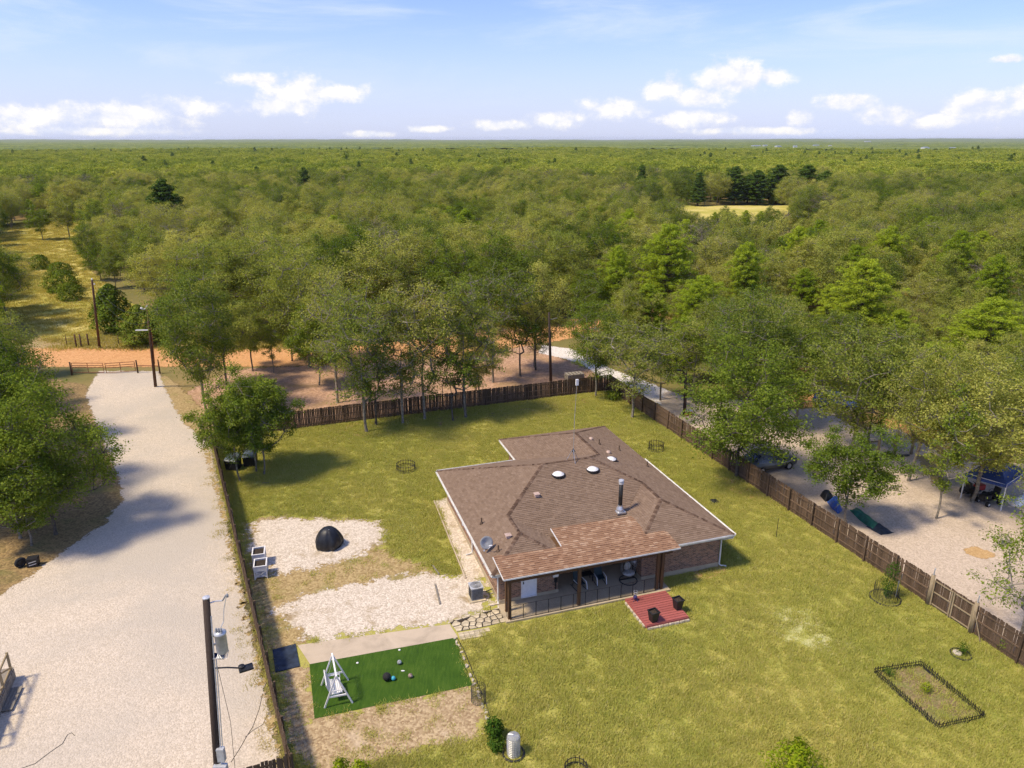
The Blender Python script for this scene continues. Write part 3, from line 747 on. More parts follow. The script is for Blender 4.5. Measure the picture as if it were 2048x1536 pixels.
# porch roof drip edge and beam
fe = MB(); fe.bar((.33, -1.14, PZ(-1.12) - .04), (11.63, -1.2, PZ(-1.18) - .04), .03, .085); fe.build('fascia', M['whitemetal'], porch_roof)
fe = MB(); fe.bar((.32, -1.12, PZ(-1.12) - .04), (.38, 1.2, PZ(1.2) - .04), .03, .085); fe.bar((4.70, 1.05, PZ(1) - .03), (4.78, 3.12, PZ(3.1) - .03), .03, .10); fe.build('rake_trim', M['whitemetal'], porch_roof)
bm_ = MB(); bm_.box((5.9, -.95, PZ(-.95) - .28), (10.6, .13, .22)); bm_.box((.72, 0.0, PZ(0) - .28), (.13, 1.8, .22)); bm_.build('porch_beam', M['cedarpost'], house)
cl = MB(); cl.box((7.0, .9, 2.72), (4.9, 3.6, .03)); cl.build('porch_ceiling', M['cedarpost'], house)

# walls, foundation
WALL = [(.62, .62), (4.35, .62), (4.35, 2.97), (9.8, 2.97), (9.8, .2), (15.4, .2), (15.4, 18.65), (7.0, 18.65), (7.0, 14.2), (.62, 14.2)]
MB().prism(WALL, 0.34, EZ - .14).build('wall', M['brick'], house)
MB().prism([(u + (-.03 if u < 7.5 and u != 4.35 else .03), v + (-.03 if v < 5 else .03)) for u, v in WALL], 0, .34).build('foundation', M['slab'], house)
MB().prism([(.45, -1.25), (11.05, -1.32), (11.05, .16), (9.86, .16), (9.86, 3.0), (4.3, 3.0), (4.3, .58), (.45, .58)], 0, .14).build('porch_floor', M['slab'], house)
# trim: fascia and gutters
for i in range(len(EAVE)):
    a, b_ = EAVE[i], EAVE[(i + 1) % len(EAVE)]
    fb = MB(); d = Vector((b_[0] - a[0], b_[1] - a[1], 0)).normalized(); o_ = Vector((d.y, -d.x, 0)) * .018
    fb.bar(Vector((a[0], a[1], EZ - .09)) + o_, Vector((b_[0], b_[1], EZ - .09)) + o_, .03, .17); fb.build('fascia', M['whitemetal'], house)
def gutter(a, b_):
    g = MB(); a = Vector(a); b_ = Vector(b_); d = (b_ - a).normalized(); s = Vector((d.y, -d.x, 0))
    prof = [(0.035, 0), (0.035, -.11), (.11, -.11), (.15, 0), (.137, 0), (.105, -.098), (.047, -.098), (.047, 0)]
    vs = [p + s * x + Vector((0, 0, z)) for p in (a, b_) for x, z in prof]; k = len(prof)
    g.add(vs, [(i, (i + 1) % k, (i + 1) % k + k, i + k) for i in range(k)] + [tuple(range(k)), tuple(range(2 * k - 1, k - 1, -1))])
    return g.build('gutter', M['whitemetal'], house)
gutter((0, 14.85, EZ + .01), (0, -.03, EZ + .01)); gutter((11.8, -.3, EZ + .01), (16.05, -.3, EZ + .01)); gutter((16.05, -.3, EZ + .01), (16.05, 12, EZ + .01)); gutter((6.35, 18.9, EZ + .01), (6.35, 14.9, EZ + .01)); gutter((6.2, 14.85, EZ + .01), (.0, 14.85, EZ + .01))
def downspout(u, v, wu, wv, kick):
    d = MB(); d.tube([(u, v, EZ - .1), (u, v, EZ - .2), (wu, wv, EZ - .55), (wu, wv, .22), (wu + kick[0] * .12, wv + kick[1] * .12, .1), (wu + kick[0] * .45, wv + kick[1] * .45, .06)], .05, 6)
    d.build('downspout', M['whitemetal'], house)
downspout(-.09, 6.6, .54, 6.6, (-1, 0)); downspout(15.95, -.36, 15.46, .14, (1, -.3)); downspout(-.05, .35, .54, .72, (-.2, -1)); downspout(.85, .05, 1.0, .57, (.2, -.4))
# porch posts
for u, v in ((.72, -.98), (.78, -.25), (5.05, -.98), (10.55, -1.02), (10.72, -.35), (10.25, -.98)):
    p = MB(); p.box((u, v, (.14 + PZ(v) - .17) / 2), (.17, .17, PZ(v) - .17 - .14)); p.box((u, v, .155), (.2, .2, .03)); p.box((u, v, .95), (.178, .178, .03)); p.build('porch_post', M['cedarpost'], house)
# doors
d = MB(); d.box((2.45, .60, 1.30), (.86, .05, 2.0)); dr = d.build('door', M['door'], house); dr['label'] = 'white entry door'
d = MB()
for u in (1.99, 2.91): d.box((u, .595, 1.32), (.07, .09, 2.08))
d.box((2.45, .595, 2.36), (.99, .09, .07)); d.box((2.45, .58, .27), (.99, .14, .06)); d.build('door_frame', M['white'], dr)
d = MB(); d.ball((2.10, .55, 1.25), .035); d.box((2.10, .57, 1.25), (.06, .02, .16)); d.ball((2.10, .56, 1.42), .03); d.build('door_handle', M['blackmetal'], dr)
d = MB(); d.box((7.1, 2.945, 1.27), (1.8, .05, 2.0)); gd = d.build('glass_door', M['glass'], house)
d = MB()
for u in (6.16, 7.1, 8.04): d.box((u, 2.93, 1.27), (.08, .07, 2.08))
d.box((7.1, 2.93, 2.34), (1.96, .07, .08)); d.build('door_frame', M['white'], gd)
d = MB(); d.box((4.16, .56, 1.72), (.34, .12, .86)); d.box((4.16, .49, 1.72), (.28, .03, .78)); d.build('meter_cabinet', M['white'], house)
d = MB(); d.tube([(4.18, .57, 1.28), (4.18, .57, .4)], .04, 6); d.box((4.18, .55, 1.05), (.18, .12, .26)); d.build('conduit', M['blackmetal'], house)
d = MB(); d.tube([(1.15, .58, 2.2), (1.15, .45, 2.2), (1.45, .45, 2.2), (1.45, .45, 2.38)], .035, 6); d.build('drain_elbow', M['whitemetal'], house)
# roof furniture
for q, r_ in (((820, 412), .36), ((1040, 380), .36), ((1158, 316), .33)):
    p = on_roof(*z1(*q)); s = MB(); s.lathe(p + Vector((0, 0, .02)), [(r_ + .06, -.1), (r_ + .06, .03), (r_, .04), (r_ * .96, .06), (r_ * .7, .12), (r_ * .35, .155), (.02, .165)], 20)
    o = s.build('skylight_dome', M['white'], house, True); s = MB(); s.lathe(p, [(r_ + .13, -.16), (r_ + .13, .045), (r_ + .05, .05), (r_ + .05, -.1)], 20); s.build('flashing_ring', M['blackmetal'], o)
for q in ((683, 553), (500, 817)):
    p = on_roof(*z1(*q)); s = MB(); s.box(p + Vector((0, 0, .1)), (.3, .3, .18)); s.box(p + Vector((0, 0, .2)), (.38, .38, .04)); s.build('box_vent', M['ventgrey'], house)
for q in ((1030, 188), (1142, 274)):
    p = on_roof(*z1(*q)); s = MB(); s.lathe(p, [(.2, -.05), (.19, .08), (.12, .16), (.02, .18)], 14); s.build('turtle_vent', M['ventgrey'], house, True)
for q in ((1083, 220), (1210, 258), (1390, 362), (330, 728), (437, 905)):
    p = on_roof(*z1(*q)); s = MB(); s.tube([p - Vector((0, 0, .1)), p + Vector((0, 0, .42))], .045, 8); s.lathe(p, [(.13, -.06), (.12, .05), (.06, .14)], 10); s.build('vent_pipe', M['pinebark'], house)
p = on_roof(*z1(1215, 650)); ch = MB(); ch.tube([p + Vector((0, 0, .35)), p + Vector((0, 0, 2.1))], .135, 14)
chm = ch.build('chimney_pipe', M['blackmetal'], house, True); chm['label'] = 'tall black metal flue pipe'
ch = MB(); ch.box(p + Vector((0, -.02, .02)), (.62, .62, .1)); ch.lathe(p, [(.26, .0), (.25, .22), (.16, .42), (.15, .5)], 14); ch.build('flashing', M['galv'], chm)
ch = MB(); ch.lathe(p, [(.15, 2.0), (.17, 2.03), (.17, 2.15), (.12, 2.16), (.12, 2.24), (.19, 2.25), (.17, 2.32), (.02, 2.36)], 14); ch.build('chimney_cap', M['lightgrey'], chm)


# ================================================================ fences
def board_variants(w, h, t, k, seed):
    rr = random.Random(seed); out = []
    for i in range(k):
        b = MB(); hh = h + rr.uniform(-.03, .03); ww = w * rr.uniform(.9, 1.0); c = .02
        # dog-eared top
        pl = [(-ww / 2, 0), (ww / 2, 0), (ww / 2, hh - c), (ww / 2 - c, hh), (-ww / 2 + c, hh), (-ww / 2, hh - c)]
        vs = [(x, -t / 2, z) for x, z in pl] + [(x, t / 2, z) for x, z in pl]
        b.add(vs, [tuple(range(6)), tuple(range(11, 5, -1))] + [((i + 1) % 6, i, i + 6, (i + 1) % 6 + 6) for i in range(6)])
        me = b.mesh('board'); me.materials.append(M['fence']); out.append(me)
    return out


BOARDS = board_variants(0.145, 1.80, 0.02, 7, 1)


def fence(label, a, b, inside, post_sp=2.44, keep=None, gaps=(), limit=300):
    """a to b on the ground; boards on the outer side of rails; inside = unit normal towards the yard"""
    a = Vector((a[0], a[1], 0)); b = Vector((b[0], b[1], 0)); d = b - a; L_ = d.length; ang = math.atan2(d.y, d.x); d.normalize()
    f = thing('wooden_fence', label, 'fence', a, ang)
    sgn = 1 if Vector((-d.y, d.x, 0)).dot(Vector((inside[0], inside[1], 0))) > 0 else -1
    rr = random.Random(int(L_ * 100)); n = int(L_ / .15); cnt = 0; rest = MB()
    idx = [i for i in range(n) if not any(g0 < (i + .5) * L_ / n < g1 for g0, g1 in gaps)]
    if len(idx) > limit:  # the nearest boards singly, the far ones as one part
        idx_s = sorted(idx, key=lambda i: (a + d * ((i + .5) * L_ / n)).length)[:limit]
    else: idx_s = idx
    S_ = set(idx_s)
    for i in idx:
        x = (i + .5) * L_ / n; z = .03 + .05 * (float(vnoise(x * .4, 3.3, 5)) - .5); rot = (rr.gauss(0, .012), rr.gauss(0, .008), 0)
        me = rr.choice(BOARDS)
        if i in S_:
            o = link('board', me, None, f); o.location = (x, -sgn * .03, z); o.rotation_euler = rot
        else:
            rest.box((x, -sgn * .03, z + .9), (.138, .02, 1.8))
    if rest.v: tag(rest.build('boards', M['fence'], f), kind='stuff')
    segs = []; s0 = 0.0
    for g0, g1 in sorted(gaps): segs.append((s0, g0)); s0 = g1
    segs.append((s0, L_))
    for x0, x1 in segs:
        if x1 - x0 < .3: continue
        k = max(1, int(round((x1 - x0) / post_sp)))
        for j in range(k):
            u0 = x0 + (x1 - x0) * j / k; u1 = x0 + (x1 - x0) * (j + 1) / k
            for z in (.35, .95, 1.58):
                r_ = MB(); dz = rr.uniform(-.02, .02); r_.bar((u0, sgn * .005, z + dz), (u1, sgn * .005, z + rr.uniform(-.02, .02)), .04, .09); r_.build('rail', M['fencerail'], f)
        for j in range(k + 1):
            u0 = x0 + (x1 - x0) * j / k; p = MB(); p.box((0, 0, .95), (.095, .095, 1.9)); o = p.build('post', M['fence'], f); o.location = (u0, sgn * .075, 0); o.rotation_euler = (rr.gauss(0, .012), rr.gauss(0, .012), 0)
    return f


gdir = (FR1 - FB1).normalized(); L_R = (FR1 - FB1).length
def along(p): return (Vector((p[0], p[1])) - FB1).dot(gdir)
ga, gb = along(G(1866, 1206)), along(G(1946, 1265))
fence('left board fence between the gravel driveway and the lawn', FL0, FL1, (1, .5))
fence('back board fence along the reddish dirt lot under the trees', FL0 + Vector((.3, .1)), FB1, (.3, -1))
fence('right board fence between the lawn and the pinkish gravel yard', FB1, FR1, (-1, -.3), gaps=[(ga - .1, gb + .1)])
fence('short board fence at the bottom edge by the utility pole', FN1, FL1 - Vector((.12, .05)), (.4, 1))
# double gate in the right fence
gt = thing('wooden_gate', 'double board gate with pale frame between round posts in right fence', 'gate', (FB1.x + gdir.x * (ga + gb) / 2, FB1.y + gdir.y * (ga + gb) / 2, 0), math.atan2(gdir.y, gdir.x))
hw = (gb - ga) / 2 - .12; rr = random.Random(8)
for i in range(int(2 * hw / .15)):
    o = link('board', rr.choice(BOARDS), None, gt); o.location = (-hw + (i + .5) * .15, .03, .06); o.rotation_euler = (rr.gauss(0, .01), rr.gauss(0, .006), 0)
for s in (-1, 1):
    fr = MB(); x0, x1 = s * .02, s * hw
    for z in (.2, 1.0, 1.72): fr.bar((x0, -.012, z), (x1, -.012, z), .04, .07)
    for x in (x0 + s * .05, x1 - s * .05): fr.bar((x, -.055, .12), (x, -.055, 1.8), .04, .09)
    fr.build('gate_frame', M['newpost'], gt)
for s, lab in ((-1, 'round wooden gate post, far one of the pair with rod on top'), (1, 'round wooden gate post, near one of the pair with rod and brace')):
    c = Vector((FB1.x, FB1.y)) + gdir * (ga if s < 0 else gb)
    g_ = thing('gate_post', lab, 'post', (c.x, c.y, 0), math.atan2(gdir.y, gdir.x))
    p = MB(); p.tube([(0, -.06, 0), (.01, -.06, 1.1), (0, -.06, 2.05)], [.13, .12, .115], 12); p.build('log', M['newpost'], g_, True)
    p = MB(); p.tube([(0, -.06, 2.0), (.06, -.1, 2.55)], .035, 6); p.build('rod', M['lightgrey'], g_)
    if s > 0:
        p = MB(); p.tube([(.02, -.17, 1.55), (.75, -.25, .06)], .035, 6); p.build('brace', M['newpost'], g_)
o = MB().lathe(tuple(G(1950, 1262) + Vector((-.25, -.05, 0))), [(.16, 0), (.17, .1), (.12, .16), (.03, .18)], 9).build('rock', M['rock'], None, True); tag(o, 'pale stone at the foot of the near gate post', 'stone')

# ================================================================ porch things
def hthing(name, label, cat, u, v, z=0.0, rz=0.0, group=None):
    p = HW(u, v, z); return thing(name, label, cat, p, HA + rz, group)


# black wire pet fence along the porch edge
pf = hthing('porch_railing', 'low black wire mesh railing along the porch edge', 'railing', 0, 0, .14)
us = [.72 + .78 * i for i in range(13)]
for u in us:
    p = MB(); p.box((u, -1.16, .47), (.034, .034, .94)); p.build('railing_post', M['blackmetal'], pf)
for z in (.04, .94):
    p = MB(); p.bar((us[0], -1.16, z), (us[-1], -1.16, z), .016, .016); p.build('rail', M['blackmetal'], pf)
p = MB()
for i in range(int((us[-1] - us[0]) / .075)): p.bar((us[0] + i * .075, -1.16, .04), (us[0] + i * .075, -1.16, .94), .0035)
for i in range(1, 12): p.bar((us[0], -1.16, .04 + i * .075), (us[-1], -1.16, .04 + i * .075), .0035)
tag(p.build('wire_mesh', M['wire'], pf), kind='stuff')
# open gate of the railing by the deck
pg = hthing('railing_gate', 'open black wire gate beside the red deck', 'gate', 10.08, -1.12, .14, R(55))
for a, c in (((0, 0, 0), (0, 0, .95)), ((.62, 0, 0), (.62, 0, .95)), ((0, 0, .03), (.62, 0, .03)), ((0, 0, .93), (.62, 0, .93)), ((0, 0, .5), (.62, 0, .5)), ((.31, 0, .03), (.31, 0, .93))):
    p = MB(); p.bar(a, c, .025); p.build('frame_bar', M['blackmetal'], pg)
# side wire panel towards the flagstones
sp_ = hthing('standing_screen', 'grey wire screen standing left of the porch post by the flagstones', 'screen', -.35, -.75, 0)
for a, c in (((0, 0, 0), (0, 0, 1.1)), ((.98, 0, 0), (.98, 0, 1.1)), ((0, 0, 1.08), (.98, 0, 1.08)), ((0, 0, .05), (.98, 0, .05))):
    p = MB(); p.bar(a, c, .022); p.build('frame_bar', M['wire'], sp_)


def rocking_chair(label, u, v, rz):
    t = hthing('patio_chair', label, 'chair', u, v, .14, rz)
    s = MB(); s.box((0, 0, .40), (.52, .5, .05)); s.build('seat', M['teal'], t)
    s = MB(); s.box((0, .33, .75), (.52, .04, .72), rot=Matrix.Rotation(R(-18), 3, 'X')); s.build('backrest', M['teal'], t)
    for x in (-.31, .31):
        s = MB(); s.tube([(x, -.42, .05), (x, -.36, .42), (x, -.28, .56), (x, .2, .58)], .028, 6); s.build('arm', M['white'], t)
        s = MB(); s.tube([(x, .2, .58), (x, .26, .3), (x, .34, .05)], .026, 6); s.build('leg', M['blackmetal'], t)
        s = MB(); s.tube([(x, -.5, .07), (x, -.3, .03), (x, 0, .02), (x, .3, .035), (x, .5, .08)], .024, 6); s.build('rocker', M['black'], t)
rocking_chair('teal rocking chair with white arms right beside the middle porch post', 5.75, .55, R(10)); rocking_chair('teal rocking chair with white arms nearer the egg chair', 7.2, .75, R(-2))
tb = hthing('side_table', 'low dark table between the two rocking chairs', 'table', 6.5, 1.2, .14)
s = MB(); s.box((0, 0, .5), (.75, .5, .04)); s.build('tabletop', M['blackmetal'], tb)
for x in (-.33, .33):
    for y in (-.2, .2): s = MB(); s.box((x, y, .24), (.04, .04, .48)); s.build('leg', M['blackmetal'], tb)
eg = hthing('egg_chair', 'hanging wicker egg chair with grey cushion on round black stand', 'chair', 9.0, .35, .14)
s = MB(); s.ring((0, 0, .04), .55, .035, 32, 8); s.bar((-.5, .18, .04), (.5, .18, .04), .05); s.build('stand_base', M['blackmetal'], eg)
s = MB(); s.tube([(0, .5, .05), (0, .66, .7), (0, .62, 1.4), (0, .4, 1.9), (0, .1, 2.0), (0, -.0, 1.92)], .035, 8); s.build('stand_pole', M['blackmetal'], eg, True)
s = MB()
for i in range(9):  # open basket: hoops
    a = math.pi * (i / 8) ; x = .52 * math.cos(a)
    w = math.sqrt(max(.01, 1 - (x / .53) ** 2))
    s.tube([(x, .1 + .42 * w * math.cos(t), 1.05 + .72 * w * math.sin(t)) for t in [R(-250) + R(235) * k / 12 for k in range(13)]], .014, 5)
for z in (.55, .75, .95, 1.2, 1.4):
    w = math.sqrt(max(.02, 1 - ((z - 1.05) / .74) ** 2)); s.tube([(.52 * w * math.cos(t), .1 + .42 * w * math.sin(t), z) for t in [R(-20) + R(220) * k / 14 for k in range(15)]], .012, 5)
s.build('wicker_basket', M['wicker'], eg, True)
s = MB(); s.lathe((0, 0, .5), [(.05, -.06), (.3, -.03), (.40, .06), (.38, .14), (.2, .18), (.02, .18)], 16, 1, .85); s.build('cushion', M['cushion'], eg, True)
s = MB(); s.lathe((0, .22, .95), [(.03, -.3), (.22, -.2), (.26, 0), (.18, .2), (.02, .3)], 14, 1, .35); s.build('pillow', M['cushion'], eg, True)
s = MB(); s.tube([(0, 0, 1.92), (0, .05, 1.72)], .012, 5); s.build('chain', M['blackmetal'], eg)
gr_ = hthing('gas_grill', 'dark grill on the porch behind the right posts', 'grill', 9.75, 1.35 - .2, .14, R(90))
s = MB(); s.box((0, 0, .4), (.6, .5, .7)); s.build('cabinet', M['blackmetal'], gr_)
s = MB(); s.tube([(-.35, 0, .85), (.35, 0, .85)], .26, 12); s.build('lid', M['galv'], gr_, True)
s = MB(); s.box((.52, 0, .78), (.35, .45, .03)); s.build('side_shelf', M['galv'], gr_)

# red deck
DKZ = .3
dk = hthing('red_deck', 'red stained plank deck platform in front of the porch', 'deck', 7.9, -4.2, 0)
dw, dl = 2.65, 2.68
nb = 13
for i in range(nb):
    y = (i + .5) * dl / nb; s = MB(); s.box((0, 0, 0), (dw + .04, dl / nb - .026, .035)); o = s.build('plank', M['deck'], dk); o.location = (dw / 2 + random.uniform(-.008, .008), y, DKZ - .015 + random.uniform(-.003, .003))
s = MB()
for a, c in (((0, -.02), (dw, -.02)), ((0, dl + .02), (dw, dl + .02)), ((-.02, -.04), (-.02, dl + .04)), ((dw + .02, -.04), (dw + .02, dl + .04))): s.bar((a[0], a[1], DKZ - .11), (c[0], c[1], DKZ - .11), .035, .16)
s.build('deck_skirt', M['deck'], dk)
rr = random.Random(21)
def stone_block(w, d, h, rr): 
    b = MB(); pts = []
    n = 7
    for k in range(n):
        a = 2 * math.pi * k / n; pts.append((w / 2 * math.copysign(abs(math.cos(a)) ** .5, math.cos(a)) * rr.uniform(.85, 1.05), d / 2 * math.copysign(abs(math.sin(a)) ** .5, math.sin(a)) * rr.uniform(.85, 1.05)))
    m = len(pts)
    b.add([(x, y, 0) for x, y in pts] + [(x * 1.02, y * 1.02, h * .6) for x, y in pts] + [(x * .86, y * .86, h * rr.uniform(.9, 1.1)) for x, y in pts],
          [tuple(range(2 * m, 3 * m))] + [(i + r_ * m, (i + 1) % m + r_ * m, (i + 1) % m + (r_ + 1) * m, i + (r_ + 1) * m) for r_ in (0, 1) for i in range(m)])
    me = b.mesh('stone'); me.materials.append(M['rock']); return me
SB = [stone_block(.36, .2, .15, rr) for _ in range(6)]
for i in range(8): o = link('stone', rr.choice(SB), None, dk); o.location = (.18 + i * .34, -.05, 0); o.rotation_euler = (0, 0, rr.uniform(-.2, .2))
for i in range(7): o = link('stone', rr.choice(SB), None, dk); o.location = (-.05, .3 + i * .36, 0); o.rotation_euler = (0, 0, R(90) + rr.uniform(-.2, .2))
def planter(label, u, v):
    t = hthing('planter_pot', label, 'planter', u, v, DKZ, R(6))
    s = MB(); a, b_ = .17, .25; h = .62; q = []
    for (r_, z) in ((a, 0), (b_, h), (b_ + .03, h), (b_ + .03, h + .05), (b_ - .03, h + .05), (b_ - .04, h - .06)): q += [(-r_, -r_, z), (r_, -r_, z), (r_, r_, z), (-r_, r_, z)]
    s.add(q, [(3, 2, 1, 0)] + [(k * 4 + j, k * 4 + (j + 1) % 4, k * 4 + 4 + (j + 1) % 4, k * 4 + 4 + j) for k in range(5) for j in range(4)]); s.build('pot', M['black'], t)
    s = MB(); s.add([(-.205, -.205, h - .05), (.205, -.205, h - .05), (.205, .205, h - .03), (-.205, .205, h - .05)], [(0, 1, 2, 3)]); s.build('potting_soil', M['potsoil'], t)
planter('tapered black planter at the front left of the red deck', 8.42, -3.95); planter('tapered black planter on the right edge of the red deck', 10.35, -3.35)
ln = hthing('lantern_stand', 'small indigo lantern stand at the back corner of red deck', 'lantern', 8.35, -1.85, DKZ)
s = MB()
for k in range(5): a = 2 * math.pi * k / 5; s.tube([(0, 0, .12), (.14 * math.cos(a), .14 * math.sin(a), .1), (.22 * math.cos(a), .22 * math.sin(a), .0)], .015, 5)
s.build('foot', M['purple'], ln)
s = MB(); s.tube([(0, 0, .1), (0, 0, .95)], .014, 6); s.build('stem', M['blackmetal'], ln)
s = MB(); s.lathe((0, 0, .1), [(.04, 0), (.12, .05), (.13, .16), (.06, .24), (.03, .28)], 12); s.build('globe', M['purple'], ln, True)
s = MB(); s.ring((0, 0, .62), .12, .01, 16, 5); s.ring((0, 0, .45), .1, .01, 16, 5); s.build('hoop', M['lightgrey'], ln)

# satellite dish, antenna, air conditioner
p = on_roof(*z1(352, 900)); sdh = thing('satellite_dish', 'grey satellite dish on the left edge of the roof', 'satellite dish', HW(p.x, p.y, p.z), HA)
s = MB(); s.tube([(0, 0, -.05), (0, 0, .35), (.05, -.08, .5)], .035, 8); s.box((0, 0, .0), (.2, .2, .03)); s.build('mast', M['galv'], sdh)
s = MB(); n = 20; m4 = Matrix.Rotation(R(14), 3, 'Z') @ Matrix.Rotation(R(62), 3, 'X'); vs = []; fs = []
for k, (r_, dz) in enumerate(((.02, -.09), (.18, -.07), (.32, -.025), (.44, .03), (.43, .045), (.3, -.005), (.02, -.075))):
    for j in range(n): a = 2 * math.pi * j / n; vs.append(m4 @ Vector((r_ * math.cos(a), r_ * .9 * math.sin(a), dz)) + Vector((.05, -.14, .62)))
fs = [(k * n + j, k * n + (j + 1) % n, (k + 1) * n + (j + 1) % n, (k + 1) * n + j) for k in range(6) for j in range(n)]
s.add(vs, fs); s.build('reflector', M['grey'], sdh, True)
s = MB(); c0 = Vector((.05, -.14, .62)); s.tube([c0 + m4 @ Vector((0, -.4, .0)), c0 + m4 @ Vector((0, -.25, .45))], .018, 6); s.box(c0 + m4 @ Vector((0, -.2, .48)), (.2, .08, .06)); s.build('feed_arm', M['white'], sdh)
ant = thing('antenna_mast', 'tall thin antenna mast with white box top on a roof tripod', 'antenna', HW(8.55, 8.6, EZ + SL * 6.25), HA)
for k in range(3):
    a = R(30) + 2 * math.pi * k / 3; s = MB(); s.tube([(.55 * math.cos(a), .45 * math.sin(a), -.1 - .18 * abs(math.sin(a))), (0, 0, .85)], .022, 6); s.build('tripod_leg', M['galv'], ant)
s = MB(); s.tube([(0, 0, -.05), (.02, 0, 3.0), (.12, .02, 5.55)], [.028, .024, .016], 8); s.build('mast', M['galv'], ant)
s = MB(); s.box((.13, .0, 5.75), (.19, .12, .42)); s.build('antenna_box', M['white'], ant)
for k in range(3):
    a = R(80) + 2 * math.pi * k / 3; s = MB(); s.tube([(0, 0, .85), (.12 * math.cos(a), .12 * math.sin(a), .6)], .03, 5); s.build('clamp', M['blackmetal'], ant)
ac = hthing('air_conditioner', 'grey air conditioning condenser by the left front house corner', 'air conditioner', -.55, 1.75, 0)
s = MB(); s.box((0, 0, .05), (1.0, 1.0, .1)); s.build('pad', M['stone'], ac)
s = MB(); s.box((0, 0, .5), (.72, .72, .78)); s.build('cabinet', M['grey'], ac)
s = MB()
for k in range(11):
    for sx, sy in ((0, -.368), (0, .368), (-.368, 0), (.368, 0)): s.box((sx, sy, .18 + k * .062), (.66 if sy else .012, .66 if sx else .012, .02))
tag(s.build('louvers', M['blackmetal'], ac), kind='stuff')
s = MB(); s.box((0, 0, .9), (.78, .78, .05)); s.build('lid', M['lightgrey'], ac)
s = MB(); [s.ring((0, 0, .94), r_, .008, 22, 4) for r_ in (.08, .14, .2, .26, .32)]; s.build('fan_guard', M['blackmetal'], ac)
s = MB(); s.tube([(.36, .1, .3), (.7, .12, .25), (1.1, .12, .35)], .03, 6); s.build('pipe', M['black'], ac)

# flagstones, pavers, kerb stones
fl = tag(bpy.data.objects.new('flagstone_walk', None), kind='structure'); COL.objects.link(fl)
FP = gp((897, 1243), (960, 1228), (998, 1216), (1012, 1228), (1018, 1243), (960, 1256), (914, 1264))
sheet('mortar_bed', FP, .022, M['potsoil'], kind=None, parent=fl)
rr = random.Random(33); seeds = []
xs = [p[0] for p in FP]; ys = [p[1] for p in FP]
for _ in range(6000):
    q = (rr.uniform(min(xs), max(xs)), rr.uniform(min(ys), max(ys)))
    if inpoly(np.array([q]), FP)[0] and all((q[0] - a) ** 2 + (q[1] - b_) ** 2 > .36 ** 2 for a, b_ in seeds): seeds.append(q)
for q in seeds:  # one Voronoi cell per stone
    cell = [Vector((q[0] + .5 * math.cos(a), q[1] + .5 * math.sin(a))) for a in [k * math.pi / 8 for k in range(16)]]
    for o_ in seeds:
        if o_ == q: continue
        d = Vector((o_[0] - q[0], o_[1] - q[1]))
        if d.length > 1.0: continue
        mid = Vector(q) + d * .5; dn = d.normalized(); lim = mid.dot(dn) - .034; new = []
        for i in range(len(cell)):
            a, b_ = cell[i], cell[(i + 1) % len(cell)]; da, db = a.dot(dn) - lim, b_.dot(dn) - lim
            if da <= 0: new.append(a)
            if (da < 0) != (db < 0): new.append(a + (b_ - a) * (da / (da - db)))
        cell = new
        if not cell: break
    for i0 in range(len(FP)):
        a0 = Vector(FP[i0]); b0 = Vector(FP[(i0 + 1) % len(FP)]); dn = Vector((b0.y - a0.y, a0.x - b0.x)).normalized()
        if dn.dot(Vector(q) - a0) > 0: dn = -dn
        lim = a0.dot(dn); new = []
        for i in range(len(cell)):
            a, b_ = cell[i], cell[(i + 1) % len(cell)]; da, db = a.dot(dn) - lim, b_.dot(dn) - lim
            if da <= 0: new.append(a)
            if (da < 0) != (db < 0): new.append(a + (b_ - a) * (da / (da - db)))
        cell = new
        if len(cell) < 3: break
    if len(cell) > 2:
        s = MB(); c = Vector(q); top = rr.uniform(.045, .06); k = len(cell); rel = [p - c for p in cell]
        s.add([(p.x, p.y, .0) for p in rel] + [(p.x, p.y, top - .012) for p in rel] + [(p.x * .93, p.y * .93, top) for p in rel],
              [tuple(range(2 * k, 3 * k))] + [(i + r_ * k, (i + 1) % k + r_ * k, (i + 1) % k + (r_ + 1) * k, i + (r_ + 1) * k) for r_ in (0, 1) for i in range(k)])
        o = s.build('flagstone', M['stone'], fl); o.location = (c.x, c.y, .02)
pv = tag(bpy.data.objects.new('paver_strip', None), kind='structure'); COL.objects.link(pv)
PA, PB = G(916, 1267), G(978, 1256); PC = G(925, 1282)
e1 = (PB - PA); e2 = (PC - PA); ang = math.atan2(e1.y, e1.x)
for i in range(6):
    for j in range(2):
        if i == 5 and j == 1: continue
        s = MB(); w = e1.length / 6; h = .33; s.box((0, 0, .025), (w - .02, h - .02, .06)); o = s.build('paver', M['stone'], pv)
        c = PA + e1 * ((i + .5) / 6) + Vector((math.sin(ang), -math.cos(ang), 0)) * (h * (j + .5)); o.location = (c.x, c.y, 0); o.rotation_euler = (0, 0, ang + rr.uniform(-.02, .02))
